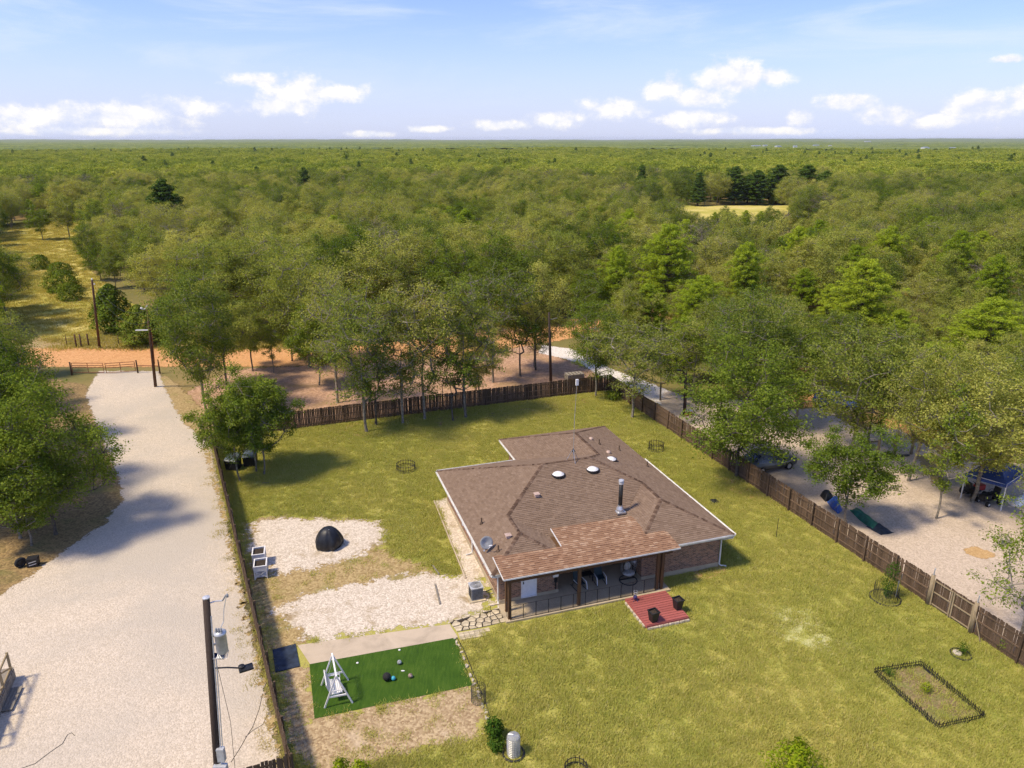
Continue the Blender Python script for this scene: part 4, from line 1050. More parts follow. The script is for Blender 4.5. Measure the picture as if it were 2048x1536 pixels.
# edging: limestone rocks and thin metal strip beside the turf
EDG = [G(x, y) for x, y in ((912, 1277), (925, 1300), (942, 1340), (960, 1385), (972, 1415), (978, 1440))]
s = MB(); s.tube([p + Vector((.05, 0, .06)) for p in EDG], .022, 5); tag(s.build('lawn_edging', M['blackmetal']), 'thin dark edging strip curving beside the artificial turf', 'edging')
st = tag(bpy.data.objects.new('edging_stones', None), 'row of small pale stones along the right edge of the turf', 'stones'); COL.objects.link(st)
for i in range(len(EDG) - 1):
    for k in range(5):
        p = EDG[i].lerp(EDG[i + 1], (k + rr.random()) / 5); o = link('stone', rr.choice(SB), None, st); o.location = (p.x - .1 + rr.uniform(-.06, .06), p.y, 0); sc = rr.uniform(.35, .75); o.scale = (sc, sc, sc); o.rotation_euler = (0, 0, rr.uniform(0, 6))
for px, py, lab in ((1017, 0, ''),): pass
for k, (a, b_, lab) in enumerate((((870, 1170), (880, 1210), 'thin timber edging lying in the gravel near the porch'), ((866, 1133), (878, 1150), 'short pale timber at the corner of the lawn by gravel'), ((868, 1003), (931, 1158), 'long thin kerb strip along the bed left of the house'))):
    A_, B_ = G(*a), G(*b_); s = MB(); s.bar(A_ + Vector((0, 0, .05)), B_ + Vector((0, 0, .05)), .09, .1); tag(s.build('timber_edging', M['greywood'] if k != 2 else M['concrete']), lab, 'edging')

# ================================================================ yard things
mt = MB(); pts = gp((545, 1301), (591, 1289), (600, 1334), (551, 1346)); mt.prism([(x, y) for x, y in pts], .02, .06); tag(mt.build('rubber_mat', M['mat']), 'square navy blue mat at the left end of the concrete path', 'mat')
# covered barbecue / fire table
gpos = G(659, 1092); gcv = thing('covered_grill', 'black vinyl cover over a round grill on the gravel pad', 'grill cover', gpos, .3)
rr = random.Random(4); ph = [rr.uniform(0, 6) for _ in range(6)]
def wob(a, i): return 1 + (.035 + .006 * (10 - i)) * (math.sin(5 * a + ph[0]) * .6 + math.sin(9 * a + ph[1]) * .5 + math.sin(14 * a + ph[2]) * .3) * min(1, (11 - i) / 7)
s = MB(); s.lathe((0, 0, 0), [(.78, .0), (.87, .10), (.92, .26), (.92, .44), (.87, .64), (.79, .84), (.69, 1.03), (.57, 1.2), (.42, 1.34), (.24, 1.43), (.02, 1.46)], 72, 1.0, .95, wob); s.build('cover', M['cover'], gcv, True)
s = MB(); s.tube([(.0, -.3, 1.40), (.05, -.33, 1.46), (.1, -.3, 1.40)], .014, 6); s.build('grab_loop', M['lightgrey'], gcv)
s = MB(); s.tube([(-.75, -.35, .5), (-.85, -.42, .25), (-.82, -.5, .06), (-.7, -.62, .03)], .012, 5); s.build('drawstring', M['black'], gcv)


def raised_planter(label, c, rz):
    t = thing('raised_planter', label, 'planter', c, rz)
    w, d, h0, h1 = .74, .95, .58, .92
    for (x, y, sx, sy) in ((0, -d / 2, w, .03), (0, d / 2, w, .03), (-w / 2, 0, .03, d), (w / 2, 0, .03, d)):
        s = MB(); s.box((x, y, (h0 + h1) / 2), (sx, sy, h1 - h0)); s.build('side_panel', M['white'], t)
    s = MB()
    for (x, y, sx, sy) in ((0, -d / 2, w + .1, .07), (0, d / 2, w + .1, .07), (-w / 2, 0, .07, d - .07), (w / 2, 0, .07, d - .07)): s.box((x, y, h1 + .015), (sx, sy, .03))
    s.build('rim', M['white'], t)
    for x in (-w / 2, w / 2):
        for y in (-d / 2, d / 2): s = MB(); s.box((x, y, h1 / 2 - .01), (.06, .06, h1 - .02)); s.build('leg', M['white'], t)
    s = MB(); s.bar((-w / 2, -d / 2 - .01, .1), (w / 2, -d / 2 - .01, h0), .02, .04); s.bar((w / 2, -d / 2 - .01, .1), (-w / 2, -d / 2 - .01, h0), .02, .04); s.box((0, 0, .16), (w, d, .025)); s.build('cross_brace', M['white'], t)
    s = MB(); s.add([(-.35, -.455, h1 - .1), (.35, -.455, h1 - .1), (.35, .455, h1 - .08), (-.35, .455, h1 - .1)], [(0, 1, 2, 3)]); s.build('potting_soil', M['potsoil'], t)
raised_planter('white raised planter box on legs, nearer of the pair', (-16.05, 40.65, 0), R(15)); raised_planter('white raised planter box on legs, farther of the pair', (-16.62, 42.05, 0), R(15))

# porch swing on its A-frame, on the turf
sw = thing('garden_swing', 'white A-frame garden swing with slatted bench on the artificial turf', 'swing', (-8.82, 30.05, .026), 0)
O = Vector((-8.82, 30.05, 0)); nf = [Vector((-9.2, 29.05, 0)), Vector((-7.9, 29.4, 0))]; ff = [Vector((-9.75, 30.62, 0)), Vector((-8.45, 31.0, 0))]; na = Vector((-8.56, 29.28, 1.72)); fa = Vector((-9.1, 30.8, 1.74))
for f_, a_ in ((nf[0], na), (nf[1], na), (ff[0], fa), (ff[1], fa)):
    s = MB(); s.bar(f_ - O, a_ - O, .07, .07); s.build('leg', M['white'], sw)
for f_, a_ in ((nf, na), (ff, fa)):
    s = MB(); s.bar(f_[0].lerp(a_, .33) - O, f_[1].lerp(a_, .33) - O, .06, .08); s.build('cross_bar', M['white'], sw)
s = MB(); s.bar(na - O + Vector((.03, -.08, 0)), fa - O + Vector((-.03, .08, 0)), .08, .09); s.build('top_beam', M['white'], sw)
ax = (fa - na); ax.z = 0; ax.normalize(); sd_ = Vector((ax.y, -ax.x, 0)); mid = (na + fa) / 2 - O; mid.z = 0
for k in range(6): s = MB(); c = mid + sd_ * (-.24 + k * .09) + Vector((0, 0, .45 + .012 * abs(k - 2))); s.bar(c - ax * .58, c + ax * .58, .075, .02); s.build('seat_slat', M['white'], sw)
for k in range(11): c = mid - sd_ * .28 + ax * (-.56 + k * .112); s = MB(); s.bar(c + Vector((0, 0, .46)), c - sd_ * .2 + Vector((0, 0, 1.08)), .02, .088); s.build('back_slat', M['white'], sw)
s = MB(); c = mid - sd_ * .48 + Vector((0, 0, 1.08)); s.bar(c - ax * .6, c + ax * .6, .04, .07)
for e_ in (-1, 1):
    q = mid + ax * .58 * e_; s.bar(q + sd_ * .28 + Vector((0, 0, .66)), q - sd_ * .34 + Vector((0, 0, .7)), .06, .03); s.bar(q + sd_ * .26 + Vector((0, 0, .45)), q + sd_ * .26 + Vector((0, 0, .66)), .04, .04)
s.build('bench_frame', M['white'], sw)
for e_ in (-1, 1):
    for g_ in (.24, -.34): q = mid + ax * .58 * e_; s = MB(); s.tube([q + sd_ * g_ + Vector((0, 0, .66)), mid + ax * .5 * e_ + Vector((0, 0, 1.68))], .013, 5); s.build('chain', M['galv'], sw)

def ball(label, px, py, r, m): 
    p = G(px, py); t = MB(); t.ball((0, 0, 0), r, 18, 12); o = t.build('ball', M[m], None, True, loc=(p.x, p.y, .03 + r)); tag(o, label, 'ball')
ball('large matte black ball on the artificial turf', 774, 1361, .215, 'rubber'); ball('small turquoise ball touching the black ball', 787, 1361, .115, 'cyan')
ball('grey and white ball near the concrete path', 799, 1329, .12, 'ballgrey'); ball('brown and white ball at the right of the turf', 821, 1356, .12, 'ballbrown')
for px, py, lab in ((799, 1301, 'tiny white disc on the turf above the grey ball'), (806, 1343, 'small white strip on the turf between the balls'), (715, 1327, 'tiny white disc on the turf right of the swing')):
    p = G(px, py); s = MB(); s.lathe((0, 0, 0), [(.06, 0), (.07, .02), (.05, .035), (.01, .035)], 10, 1.6 if 'strip' in lab else 1, .6 if 'strip' in lab else 1); tag(s.build('toy_disc', M['white'], None, True, loc=(p.x, p.y, .03)), lab, 'toy')


def hoop_fence(name, label, px, py, r, h, n, rail2=True, mat='blackmetal'):
    p = G(px, py); t = thing(name, label, 'tree ring', (p.x, p.y, 0))
    s = MB(); s.ring((0, 0, .03), r + .05, .05, 36, 6); s.build('base_ring', M[mat], t, True)
    s = MB(); s.ring((0, 0, h * .82), r, .02, 36, 5); s.ring((0, 0, h * .35), r, .02, 36, 5); s.build('hoop', M[mat], t)
    s = MB()
    for k in range(n):
        a = 2 * math.pi * k / n; q = Vector((r * math.cos(a), r * math.sin(a), 0)); s.box(q + Vector((0, 0, h / 2)), (.03, .03, h))
    tag(s.build('pickets', M[mat], t), kind='stuff'); return t
hoop_fence('tree_ring_fence', 'round black metal ring fence on the lawn left of the house', 812, 939, .78, .62, 22)
hoop_fence('tree_ring_fence', 'round black wire ring on the lawn right of the house', 1312, 899, .66, .72, 18)

# picket edged bed
bed = thing('bed_edging', 'low black picket edging round the rectangular garden bed', 'edging', (0, 0, 0)); BC = [Vector((x, y, 0)) for x, y in BEDP]; bed.location = BC[0]
pk = MB(); pk.box((0, 0, .18), (.03, .012, .36)); pk.add([(-.015, 0, .36), (.015, 0, .36), (0, 0, .43)], [(0, 1, 2)]); pkm = pk.mesh('picket'); pkm.materials.append(M['blackmetal'])
for i in range(4):
    a, b_ = BC[i], BC[(i + 1) % 4]; d = b_ - a; k = int(d.length / .105); an = math.atan2(d.y, d.x)
    for j in range(k): o = link('picket', pkm, None, bed); o.location = a + d * ((j + .5) / k) - BC[0]; o.rotation_euler = (random.gauss(0, .06), random.gauss(0, .06), an)
    for z in (.1, .26): s = MB(); s.bar(a - BC[0] + Vector((0, 0, z)), b_ - BC[0] + Vector((0, 0, z)), .014, .03); s.build('rail', M['blackmetal'], bed)
    s = MB(); s.bar(a - BC[0] + Vector((0, 0, .02)), b_ - BC[0] + Vector((0, 0, .02)), .1, .05); s.build('border_strip', M['black'], bed)


# ================================================================ plants
def leaves_mesh(name, C, N, size, rng, aspect=0.6, fold=0.18):
    """one bent diamond per leaf: centres C, normals N (n,3), size (n,)"""
    n = len(C); N = N / np.maximum(np.linalg.norm(N, axis=1, keepdims=True), 1e-6)
    T = rng.normal(size=(n, 3)); T -= N * np.sum(T * N, 1, keepdims=True); T /= np.maximum(np.linalg.norm(T, axis=1, keepdims=True), 1e-6)
    B = np.cross(N, T); s = size[:, None]
    V = np.stack([C - T * s * .5, C + B * s * .5 * aspect + N * s * fold, C + T * s * .5, C - B * s * .5 * aspect + N * s * fold], 1).reshape(-1, 3)
    F = np.arange(4 * n).reshape(n, 4)
    return npmesh(name, V, F, rng.random(n))


def limb(mb, pts, rs, n=5): mb.tube(pts, rs, n, cap=False)


def oak(seed, h, wr, clumps=60, per=9, leaves=34, lsize=.17, base=.30, flat=.85, gaps=.0, twig=.35, stem=1.0):
    """returns (branch MB, leaf centres, normals, sizes). crown: uneven ellipsoid of clumps carried by real limbs"""
    rng = np.random.default_rng(seed); rr = random.Random(seed)
    c0 = h * (base + 1) / 2; rz = h * (1 - base) / 2
    pts = []; tries = 0; lob = rng.uniform(0, 6.28, 6)
    while len(pts) < clumps and tries < 20000:
        tries += 1; p = rng.uniform(-1, 1, 3); r = np.linalg.norm(p)
        if r > 1 or r < .35: continue
        a = math.atan2(p[1], p[0]); w = wr * (1 + .26 * math.sin(2 * a + lob[0]) + .18 * math.sin(3 * a + lob[1] + 2 * p[2]) + .14 * math.sin(5 * a + lob[2] - 3 * p[2]))
        q = np.array([p[0] * w, p[1] * w, c0 + p[2] * rz * (flat if p[2] < 0 else 1) + .5 * math.sin(2 * a + lob[3])])
        if all(np.sum((q - o) ** 2) > (wr * .27) ** 2 for o in pts) or tries > 8000: pts.append(q)
    pts = sorted(pts, key=lambda q: np.linalg.norm(q - np.array([0, 0, h * base * .8])))
    # trunk nodes
    lean = rng.normal(0, .025 * h, 2); nodes = []; par = []
    for i in range(7):
        t = i / 6; nodes.append(np.array([lean[0] * t * t + rng.normal(0, .05), lean[1] * t * t + rng.normal(0, .05), t * h * .62])); par.append(i - 1)
    first = max(1, int(7 * base / .7))
    for q in pts:
        best, bi = 1e9, first
        for i in range(first, len(nodes)):
            d = q - nodes[i]; l = np.linalg.norm(d)
            cost = l + max(0, nodes[i][2] - q[2] + .25) * 1.5 + (0.15 * wr if i < 7 else 0)
            if cost < best and l > .2: best, bi = cost, i
        a = nodes[bi]; mid = (a + q) / 2 + rng.normal(0, .12, 3) * np.linalg.norm(q - a) + np.array([0, 0, -.06 * np.linalg.norm(q - a)])
        nodes.append(mid); par.append(bi); nodes.append(q); par.append(len(nodes) - 2)
    w = np.zeros(len(nodes)); kids = np.zeros(len(nodes), int)
    for i in range(len(nodes) - 1, 0, -1):
        if w[i] == 0: w[i] = 1
        w[par[i]] += w[i]
    rad = .022 * np.sqrt(w) * (h / 12) * stem + .008
    mb = MB()
    for i in range(1, len(nodes)):
        a, b = nodes[par[i]], nodes[i]; limb(mb, [a, b], [min(rad[par[i]], rad[i] * 1.5), rad[i]], 7 if i < 7 else 5)
    b0 = nodes[0]; limb(mb, [b0 + np.array([0, 0, -.15]), b0 + np.array([0, 0, .35])], [rad[0] * 1.5, rad[0]], 8)
    C = []; N = []
    for q in pts:
        cr = wr * .24 * rng.uniform(.55, 1.45)
        for k in range(per):
            d = rng.normal(size=3); d /= np.linalg.norm(d); d[2] = d[2] * .75 + .15; t = q + d * cr * rng.uniform(.55, 1.1)
            limb(mb, [q, (q + t) / 2 + rng.normal(0, .06, 3), t], [.022, .016, .010], 3)
            if rng.random() < twig:
                for _ in range(2):
                    e = t + (d + rng.normal(0, .5, 3)) * rng.uniform(.2, .55); limb(mb, [t, e], [.014, .008], 3)
            if rng.random() < gaps: continue
            m = rng.poisson(leaves)
            o = rng.normal(size=(m, 3)) * np.array([.34, .34, .24]) * (wr / 4.2) ** .5 * (h / 12) ** .5
            C.append(t + o); nn_ = o / np.maximum(np.linalg.norm(o, axis=1, keepdims=True), .05) * .55 + d * .35 + np.array([0, 0, .55]) + rng.normal(size=(m, 3)) * .6; N.append(nn_)
    C = np.concatenate(C); N = np.concatenate(N)
    return mb, C, N, lsize * rng.uniform(.6, 1.35, len(C))


def pine(seed, h, wr, whorls=15, lsize=.30, per=46, base=.34, round_top=True, puff=.46):
    rng = np.random.default_rng(seed); mb = MB(); C = []; N = []
    lean = rng.normal(0, .02 * h, 2); tp = lambda t: np.array([lean[0] * t * t, lean[1] * t * t, h * t])
    limb(mb, [tp(t) - (np.array([0, 0, .2]) if t == 0 else 0) for t in (0, .15, .35, .6, .8, .98)], [.022 * h, .017 * h, .0145 * h, .010 * h, .006 * h, .002 * h], 8)
    for i in range(whorls):
        t = base + (1 - base) * (i + rng.uniform(0, .8)) / whorls; rel = (t - base) / (1 - base)
        prof = math.sin(math.pi * min(1, .16 + .84 * rel) ** .9) ** .75 if round_top else (1 - rel) ** .75 * .95 + .08
        rad = wr * max(.12, prof) * rng.uniform(.75, 1.1); n = int(4 + 5 * prof); a0 = rng.uniform(0, 6.28)
        for k in range(n):
            a = a0 + 6.28 * k / n + rng.normal(0, .25); r = rad * rng.uniform(.55, 1.08); o = tp(t)
            e = o + np.array([r * math.cos(a), r * math.sin(a), r * rng.uniform(.05, .5) * (.4 + rel)]); m = (o + e) / 2 + np.array([0, 0, -.08 * r])
            limb(mb, [o, m, e], [.006 * h * (1 - rel * .6), .03, .015], 4)
            for s in ([1.0, .72, .5] if r > wr * .45 else [1.0, .6]):
                c = o + (e - o) * s + rng.normal(0, .16, 3); c[2] += .1; pr = puff * rng.uniform(.75, 1.3)
                d = rng.normal(size=(per, 3)); d /= np.linalg.norm(d, axis=1, keepdims=True); d[:, 2] = np.where(d[:, 2] < -.35, -d[:, 2], d[:, 2])
                C.append(c + d * pr * rng.uniform(.55, 1.0, (per, 1)) * np.array([1, 1, .85])); N.append(d * 1.2 + np.array([0, 0, .25]) + rng.normal(size=(per, 3)) * .28)
    c = tp(1.0); d = rng.normal(size=(per, 3)); d /= np.linalg.norm(d, axis=1, keepdims=True); C.append(c + d * puff); N.append(d)
    C = np.concatenate(C); N = np.concatenate(N); return mb, C, N, lsize * rng.uniform(.6, 1.3, len(C))


def cedar(seed, h, wr, n=5200, lsize=.22, squat=False):
    rng = np.random.default_rng(seed); mb = MB(); limb(mb, [(0, 0, -.1), (0, 0, h * .8)], [.02 * h, .006 * h], 6)
    u = rng.random(n); a = rng.uniform(0, 6.28, n); lob = rng.uniform(0, 6.28, 4)
    z = h * (.04 + .96 * u ** (1.15 if squat else 1.0)); rel = z / h
    prof = np.sqrt(np.maximum(0, 1 - ((rel - .35) / .66) ** 2)) if squat else np.minimum(1, rel * 5) * (1 - rel) ** .62 * 1.05 + .02
    lum = 1 + .18 * np.sin(3 * a + lob[0] + rel * 5) + .16 * np.sin(5 * a + lob[1] - rel * 11) + .12 * np.sin(9 * a + rel * 23 + lob[2])
    r = wr * prof * lum * rng.uniform(.55, 1.05, n) ** .5
    C = np.stack([r * np.cos(a), r * np.sin(a), z], 1) + rng.normal(0, .05, (n, 3)); N = np.stack([np.cos(a), np.sin(a), np.full(n, .7)], 1) + rng.normal(0, .45, (n, 3))
    return mb, C, N, lsize * rng.uniform(.6, 1.3, n)


class Proto:
    def __init__(s, name, data, leafmat, barkmat, h, seed=0, aspect=.6):
        mb, C, N, S_ = data; s.h = h; s.branch = mb.mesh(name + ' wood', True); s.branch.materials.append(M[barkmat])
        s.leaf = leaves_mesh(name + ' leaves', C, N, S_, np.random.default_rng(seed + 5), aspect); s.leaf.materials.append(M[leafmat])


OAK = [Proto('oak', oak(101, 13.5, 4.3, 66, 9, 44, .18, base=.24, twig=.15), 'oak', 'palebark', 13.5, 1), Proto('oak', oak(102, 14, 4.8, 74, 9, 42, .18, base=.24, gaps=.08, twig=.3), 'oak', 'palebark', 14, 2), Proto('oak', oak(103, 12.5, 3.6, 54, 9, 42, .18, base=.26, twig=.2), 'oak', 'bark', 12.5, 3),
       Proto('oak', oak(104, 13, 4.6, 64, 9, 38, .18, base=.22, gaps=.15, twig=.4), 'oak', 'palebark', 13, 4), Proto('oak', oak(105, 14.5, 3.3, 64, 8, 40, .18, base=.12, twig=.15), 'oak', 'bark', 14.5, 5)]
GOAK = [Proto('green oak', oak(111, 12.5, 4.4, 72, 9, 44, .18, base=.14, twig=.1), 'greenoak', 'bark', 12.5, 6), Proto('green oak', oak(112, 9, 2.9, 46, 9, 46, .16, base=.26), 'greenoak', 'palebark', 9, 7), Proto('green oak', oak(113, 13.5, 4.2, 64, 9, 42, .18, base=.22, gaps=.05, twig=.2), 'greenoak', 'palebark', 13.5, 8)]
ROW = [Proto('row oak', oak(131, 14, 3.3, 54, 8, 26, .18, base=.16, gaps=.3, twig=.5), 'oak', 'palebark', 14, 51), Proto('row oak', oak(132, 13.5, 3.7, 58, 8, 27, .18, base=.2, gaps=.3, twig=.6), 'oak', 'palebark', 13.5, 52), Proto('row oak', oak(133, 13, 3.0, 50, 8, 26, .18, base=.14, gaps=.32, twig=.5), 'greenoak', 'bark', 13, 53)]
SPARSE = [Proto('sparse oak', oak(121, 11, 3.6, 44, 7, 22, .17, base=.2, gaps=.2, twig=.3), 'greenoak', 'palebark', 11, 9), Proto('dead oak', oak(122, 13, 4.6, 60, 9, 14, .15, base=.25, gaps=.4, twig=1.0), 'dry', 'palebark', 13, 10), Proto('slim oak', oak(123, 11, 1.5, 34, 6, 20, .16, base=.16), 'greenoak', 'palebark', 11, 11)]
PINE = [Proto('pine', pine(201, 16, 4.2, 22, .25, 80, puff=.56), 'pine', 'pinebark', 16, 12, .32), Proto('pine', pine(202, 14, 3.7, 20, .25, 80, puff=.52), 'pine', 'pinebark', 14, 13, .32), Proto('pine', pine(203, 11, 3.3, 16, .25, 80, .2, puff=.5), 'pine', 'pinebark', 11, 14, .32)]
DPINE = [Proto('dark pine', pine(211, 17, 3.6, 20, .42, 56, .10, True, .62), 'darkpine', 'pinebark', 17, 15, .45), Proto('dark pine', pine(212, 16, 3.0, 20, .42, 56, .10, False, .62), 'darkpine', 'pinebark', 16, 16, .45)]
CED = [Proto('cedar', cedar(221, 5.5, 1.7), 'cedar', 'pinebark', 5.5, 17, .5), Proto('cedar bush', cedar(222, 2.6, 1.9, 3600, .2, True), 'cedar', 'bark', 2.6, 18, .6)]


def tree(proto, label, x, y, h, rz=None, group=None, name='oak_tree', w=1.0, cat='tree'):
    s = h / proto.h; t = bpy.data.objects.new(name, None); COL.objects.link(t); t.location = (x, y, 0); t.scale = (s * w, s * w, s); t.rotation_euler = (0, 0, random.uniform(0, 6.28) if rz is None else rz)
    t.empty_display_size = .5; tag(t, label, cat, group)
    a = bpy.data.objects.new('trunk', proto.branch); COL.objects.link(a); a.parent = t
    b = bpy.data.objects.new('crown', proto.leaf); COL.objects.link(b); b.parent = t
    PLACED.append((x, y)); return t


PLACED = []
def tg(proto, label, px, py, h, **k): p = G(px, py); return tree(proto, label, p.x, p.y, h, **k)
# named trees, by the foot of the trunk
tg(GOAK[0], 'broad dark green oak overhanging the driveway beside the tyre', 112, 1068, 11.0, rz=.5, w=1.0)
tg(GOAK[2], 'tall oak at the left edge behind the driveway bend', 30, 985, 13.0, rz=2.2, w=.9)
tg(OAK[0], 'oak at the left edge with pale twigs showing in its crown', 45, 890, 11.5, rz=1.0, w=.9)
tg(GOAK[1], 'low leafy oak leaning towards the narrow part of the driveway', 60, 930, 8.5, rz=4.1, w=.8)
tg(GOAK[1], 'small bright green tree in the lower left foliage', 45, 1075, 9, rz=5.1, w=1.2)
tg(GOAK[0], 'oak crown cut by the left edge above the tyre', -30, 1060, 11.5, rz=3.1)
tg(OAK[2], 'oak at the far left edge level with the gate', -40, 830, 12, rz=.2)
tg(PINE[1], 'bright green pine at the left edge in front of the meadow', -12, 760, 12, rz=.3, name='pine_tree')
tg(GOAK[2], 'tall dark oak at the left edge in front of the meadow', 8, 655, 12.6, rz=.7, w=.9)
tg(OAK[4], 'oak left of the pipe gate beside the driveway', 15, 800, 8.8, rz=3.3)
tg(OAK[0], 'tall olive oak standing right of the driveway entrance pole', 412, 828, 14, rz=.9, w=.9)
tg(OAK[2], 'slim pale trunked oak just behind the oak by the entrance pole', 455, 775, 12, rz=2.9)
for i, (px, py, h, rz, lab) in enumerate(((479, 962, 8.2, .2, 'leftmost of the three small green oaks by the black bins'), (511, 944, 8.8, 1.9, 'middle small green oak in front of the black bins'), (530, 950, 8.4, 3.5, 'rightmost of the three small green oaks by the black bins'))): tg(GOAK[1], lab, px, py, h, rz=rz, w=.95)
tg(SPARSE[2], 'thin young tree with layered twigs behind the back fence', 548, 745, 7.5, rz=1.0)
tg(OAK[1], 'large spreading oak with thick dark trunk beside the dirt road', 620, 735, 14, rz=2.0, w=1.1)
rowt = [(676, 805, 14, 3, 'oak behind the back fence, leftmost of the row'), (731, 864, 14.5, 4, 'straight grey trunked oak in front of back fence, leftmost inside the yard'), (753, 850, 13, 2, 'slender dark trunked oak second from left along the back fence'),
        (806, 846, 12, 3, 'oak with drooping foliage against the back fence, left of the ring fence'), (850, 838, 14, 4, 'leafy oak in the middle of the back fence row'), (905, 842, 12.5, 2, 'leaning oak along the back fence with bare twigs'), (930, 835, 14, 1, 'tall twiggy oak along the back fence right of the middle'),
        (985, 765, 13.5, 0, 'oak on the reddish lot behind the middle of the back fence'), (1040, 752, 13, 4, 'oak on the reddish lot with thin bent trunk')]
for i_, (px, py, h, k, lab) in enumerate(rowt): tg(ROW[i_ % 3], lab, px, py, h, w=1.0)
for k_, (px, py, h) in enumerate(((958, 800, 9), (640, 770, 9))): tg((OAK[4], GOAK[1], OAK[2])[k_ % 3], ('small oak on the reddish lot right behind the middle of back fence' if k_ < 1 else 'small oak on the reddish lot left behind the back fence'), px, py, h, w=1.0)
tg(OAK[2], 'small oak beside the dirt road left of the spreading oak', 505, 742, 8.5, w=1.1)
tg(OAK[4], 'narrow small oak between dirt road and reddish lot', 585, 722, 9, w=1.1)
tg(GOAK[2], 'green oak shading the gravel behind the silver car', 1592, 850, 9.5, w=1.1)
tg(OAK[2], 'slim oak on the reddish lot near the end of the back fence', 1070, 740, 12.5, rz=.4)
tg(SPARSE[0], 'small light green tree beside the white gravel drive', 1068, 735, 6, rz=.4)
tg(GOAK[2], 'green oak with whitish trunk at the corner of the fences', 1192, 792, 10.3, rz=1.1)
tg(ROW[1], 'dark narrow oak inside the right fence corner', 1266, 835, 10, rz=2.2, w=1.35)
tg(ROW[2], 'thin oak behind the right fence corner with pale gravel behind', 1320, 800, 9, rz=5.2, w=1.35)
tg(ROW[0], 'twisted oak with pale dead limbs left of the big yard oak', 1385, 805, 9, rz=3.9, w=1.35)
tg(GOAK[0], 'big oak with pale trunk inside the right fence shading the silver car', 1471, 952, 11.2, rz=.8, w=1.2)
tg(OAK[1], 'tall grey green oak with bare twigs behind the silver car', 1490, 838, 12.5, rz=4.4, w=1.15)
tg(OAK[3], 'oak with forked trunk in the pinkish gravel yard', 1700, 915, 11.7, rz=2.4, w=1.2)
tg(OAK[4], 'dark trunked oak close behind the forked oak in gravel yard', 1734, 893, 11, rz=2.9)
tg(GOAK[1], 'small green oak overhanging the right fence above the green tarp', 1690, 1046, 7.3, rz=5.5, w=1.2)
tg(GOAK[1], 'low leafy oak hanging over the black box at the left', 62, 1092, 6.0, rz=2.5, w=1.3)
tl_ = tg(OAK[1], 'oak with slanting dark trunk in the middle of the gravel yard', 1817, 962, 11.2, rz=1.7, w=.9); tl_.rotation_euler = (0, R(8), 0)
tg(SPARSE[2], 'narrow tree with leaves all along its trunk in the gravel yard', 1874, 1037, 10.5, rz=0)
tg(OAK[0], 'thick trunked oak shading the blue canopy', 1948, 1005, 10.5, rz=2.6, w=1.3)
tree(SPARSE[0], 'sparse light green tree at the right edge over the gravel', 28.5, 34.4, 8.4, rz=2.0, w=1.15)
tree(OAK[1], 'leafy oak outside the view edge beside the gravel yard', 36.5, 41.5, 9.5, rz=2.0)
tg(OAK[3], 'oak at the right edge beyond the blue canopy', 2070, 940, 11, rz=2.0); tg(OAK[0], 'oak at the right edge behind the gravel yard', 2000, 850, 9, rz=.4); tg(OAK[2], 'oak right of the slanting trunk behind the yard posts', 1905, 870, 9, rz=.4)
tg(OAK[4], 'oak behind the posts in the gravel yard', 1790, 820, 9, rz=3.4); tg(OAK[1], 'oak behind the orange dirt right of the drive', 1660, 790, 9, rz=.4); tg(OAK[0], 'oak standing in front of the orange dirt clearing', 1560, 780, 9.5, rz=1.4)
tg(OAK[3], 'oak beside the bend of the white gravel drive', 1420, 745, 9); tg(OAK[0], 'oak left of the bend of the white gravel drive', 1255, 720, 9.5); tg(GOAK[2], 'green oak across the gravel drive from the fence corner', 1175, 680, 9.5)
def tp_(proto, label, px, ptop, h, **k): p = G(px, ptop, h); return tree(proto, label, p.x, p.y, h, **k)
def by_top(proto, label, px, py, Y, **k):
    """tree at distance Y whose tip is seen at px, py"""
    d = G(px, py, H - 1); h = H - Y / d.y; return tree(proto, label, d.x * (H - h), Y, h, **k)
for px, py, Y, k, w, lab in ((1338, 455, 104, 0, 1.15, 'large rounded bright pine, tallest right of centre'), (1232, 498, 100, 1, .85, 'bright pine left of the tallest rounded pine'), (1500, 490, 104, 1, .95, 'bright pine right of the tallest rounded pine'), (1298, 575, 90, 2, 1.15, 'bright pine behind the fence corner oaks'),
                         (1405, 555, 92, 1, 1.35, 'bright pine above the twisted oak'), (1375, 640, 80, 2, 1.2, 'small lime green pine behind the big yard oak'), (1738, 522, 88, 0, 1.3, 'broad dark topped pine right of the big oaks'), (2002, 515, 96, 1, .9, 'yellow green pine near the right edge'),
                         (1990, 605, 74, 0, 1.7, 'broad bright pine at the right edge above the gravel yard'), (1872, 692, 68, 2, 1.4, 'bright green pine right above the slanting oak'), (1930, 665, 78, 1, 1.3, 'pine left of the broad pine at the right edge'), (1800, 625, 84, 2, 1.2, 'small pine beside the sandy clearing'), (1255, 585, 96, 2, 1.0, 'slim pine left above the fence corner'), (930, 425, 150, 2, 1.0, 'small lime green tree top in the middle of the woods')):
    by_top(PINE[k], lab, px, py, Y, w=w, name='pine_tree')
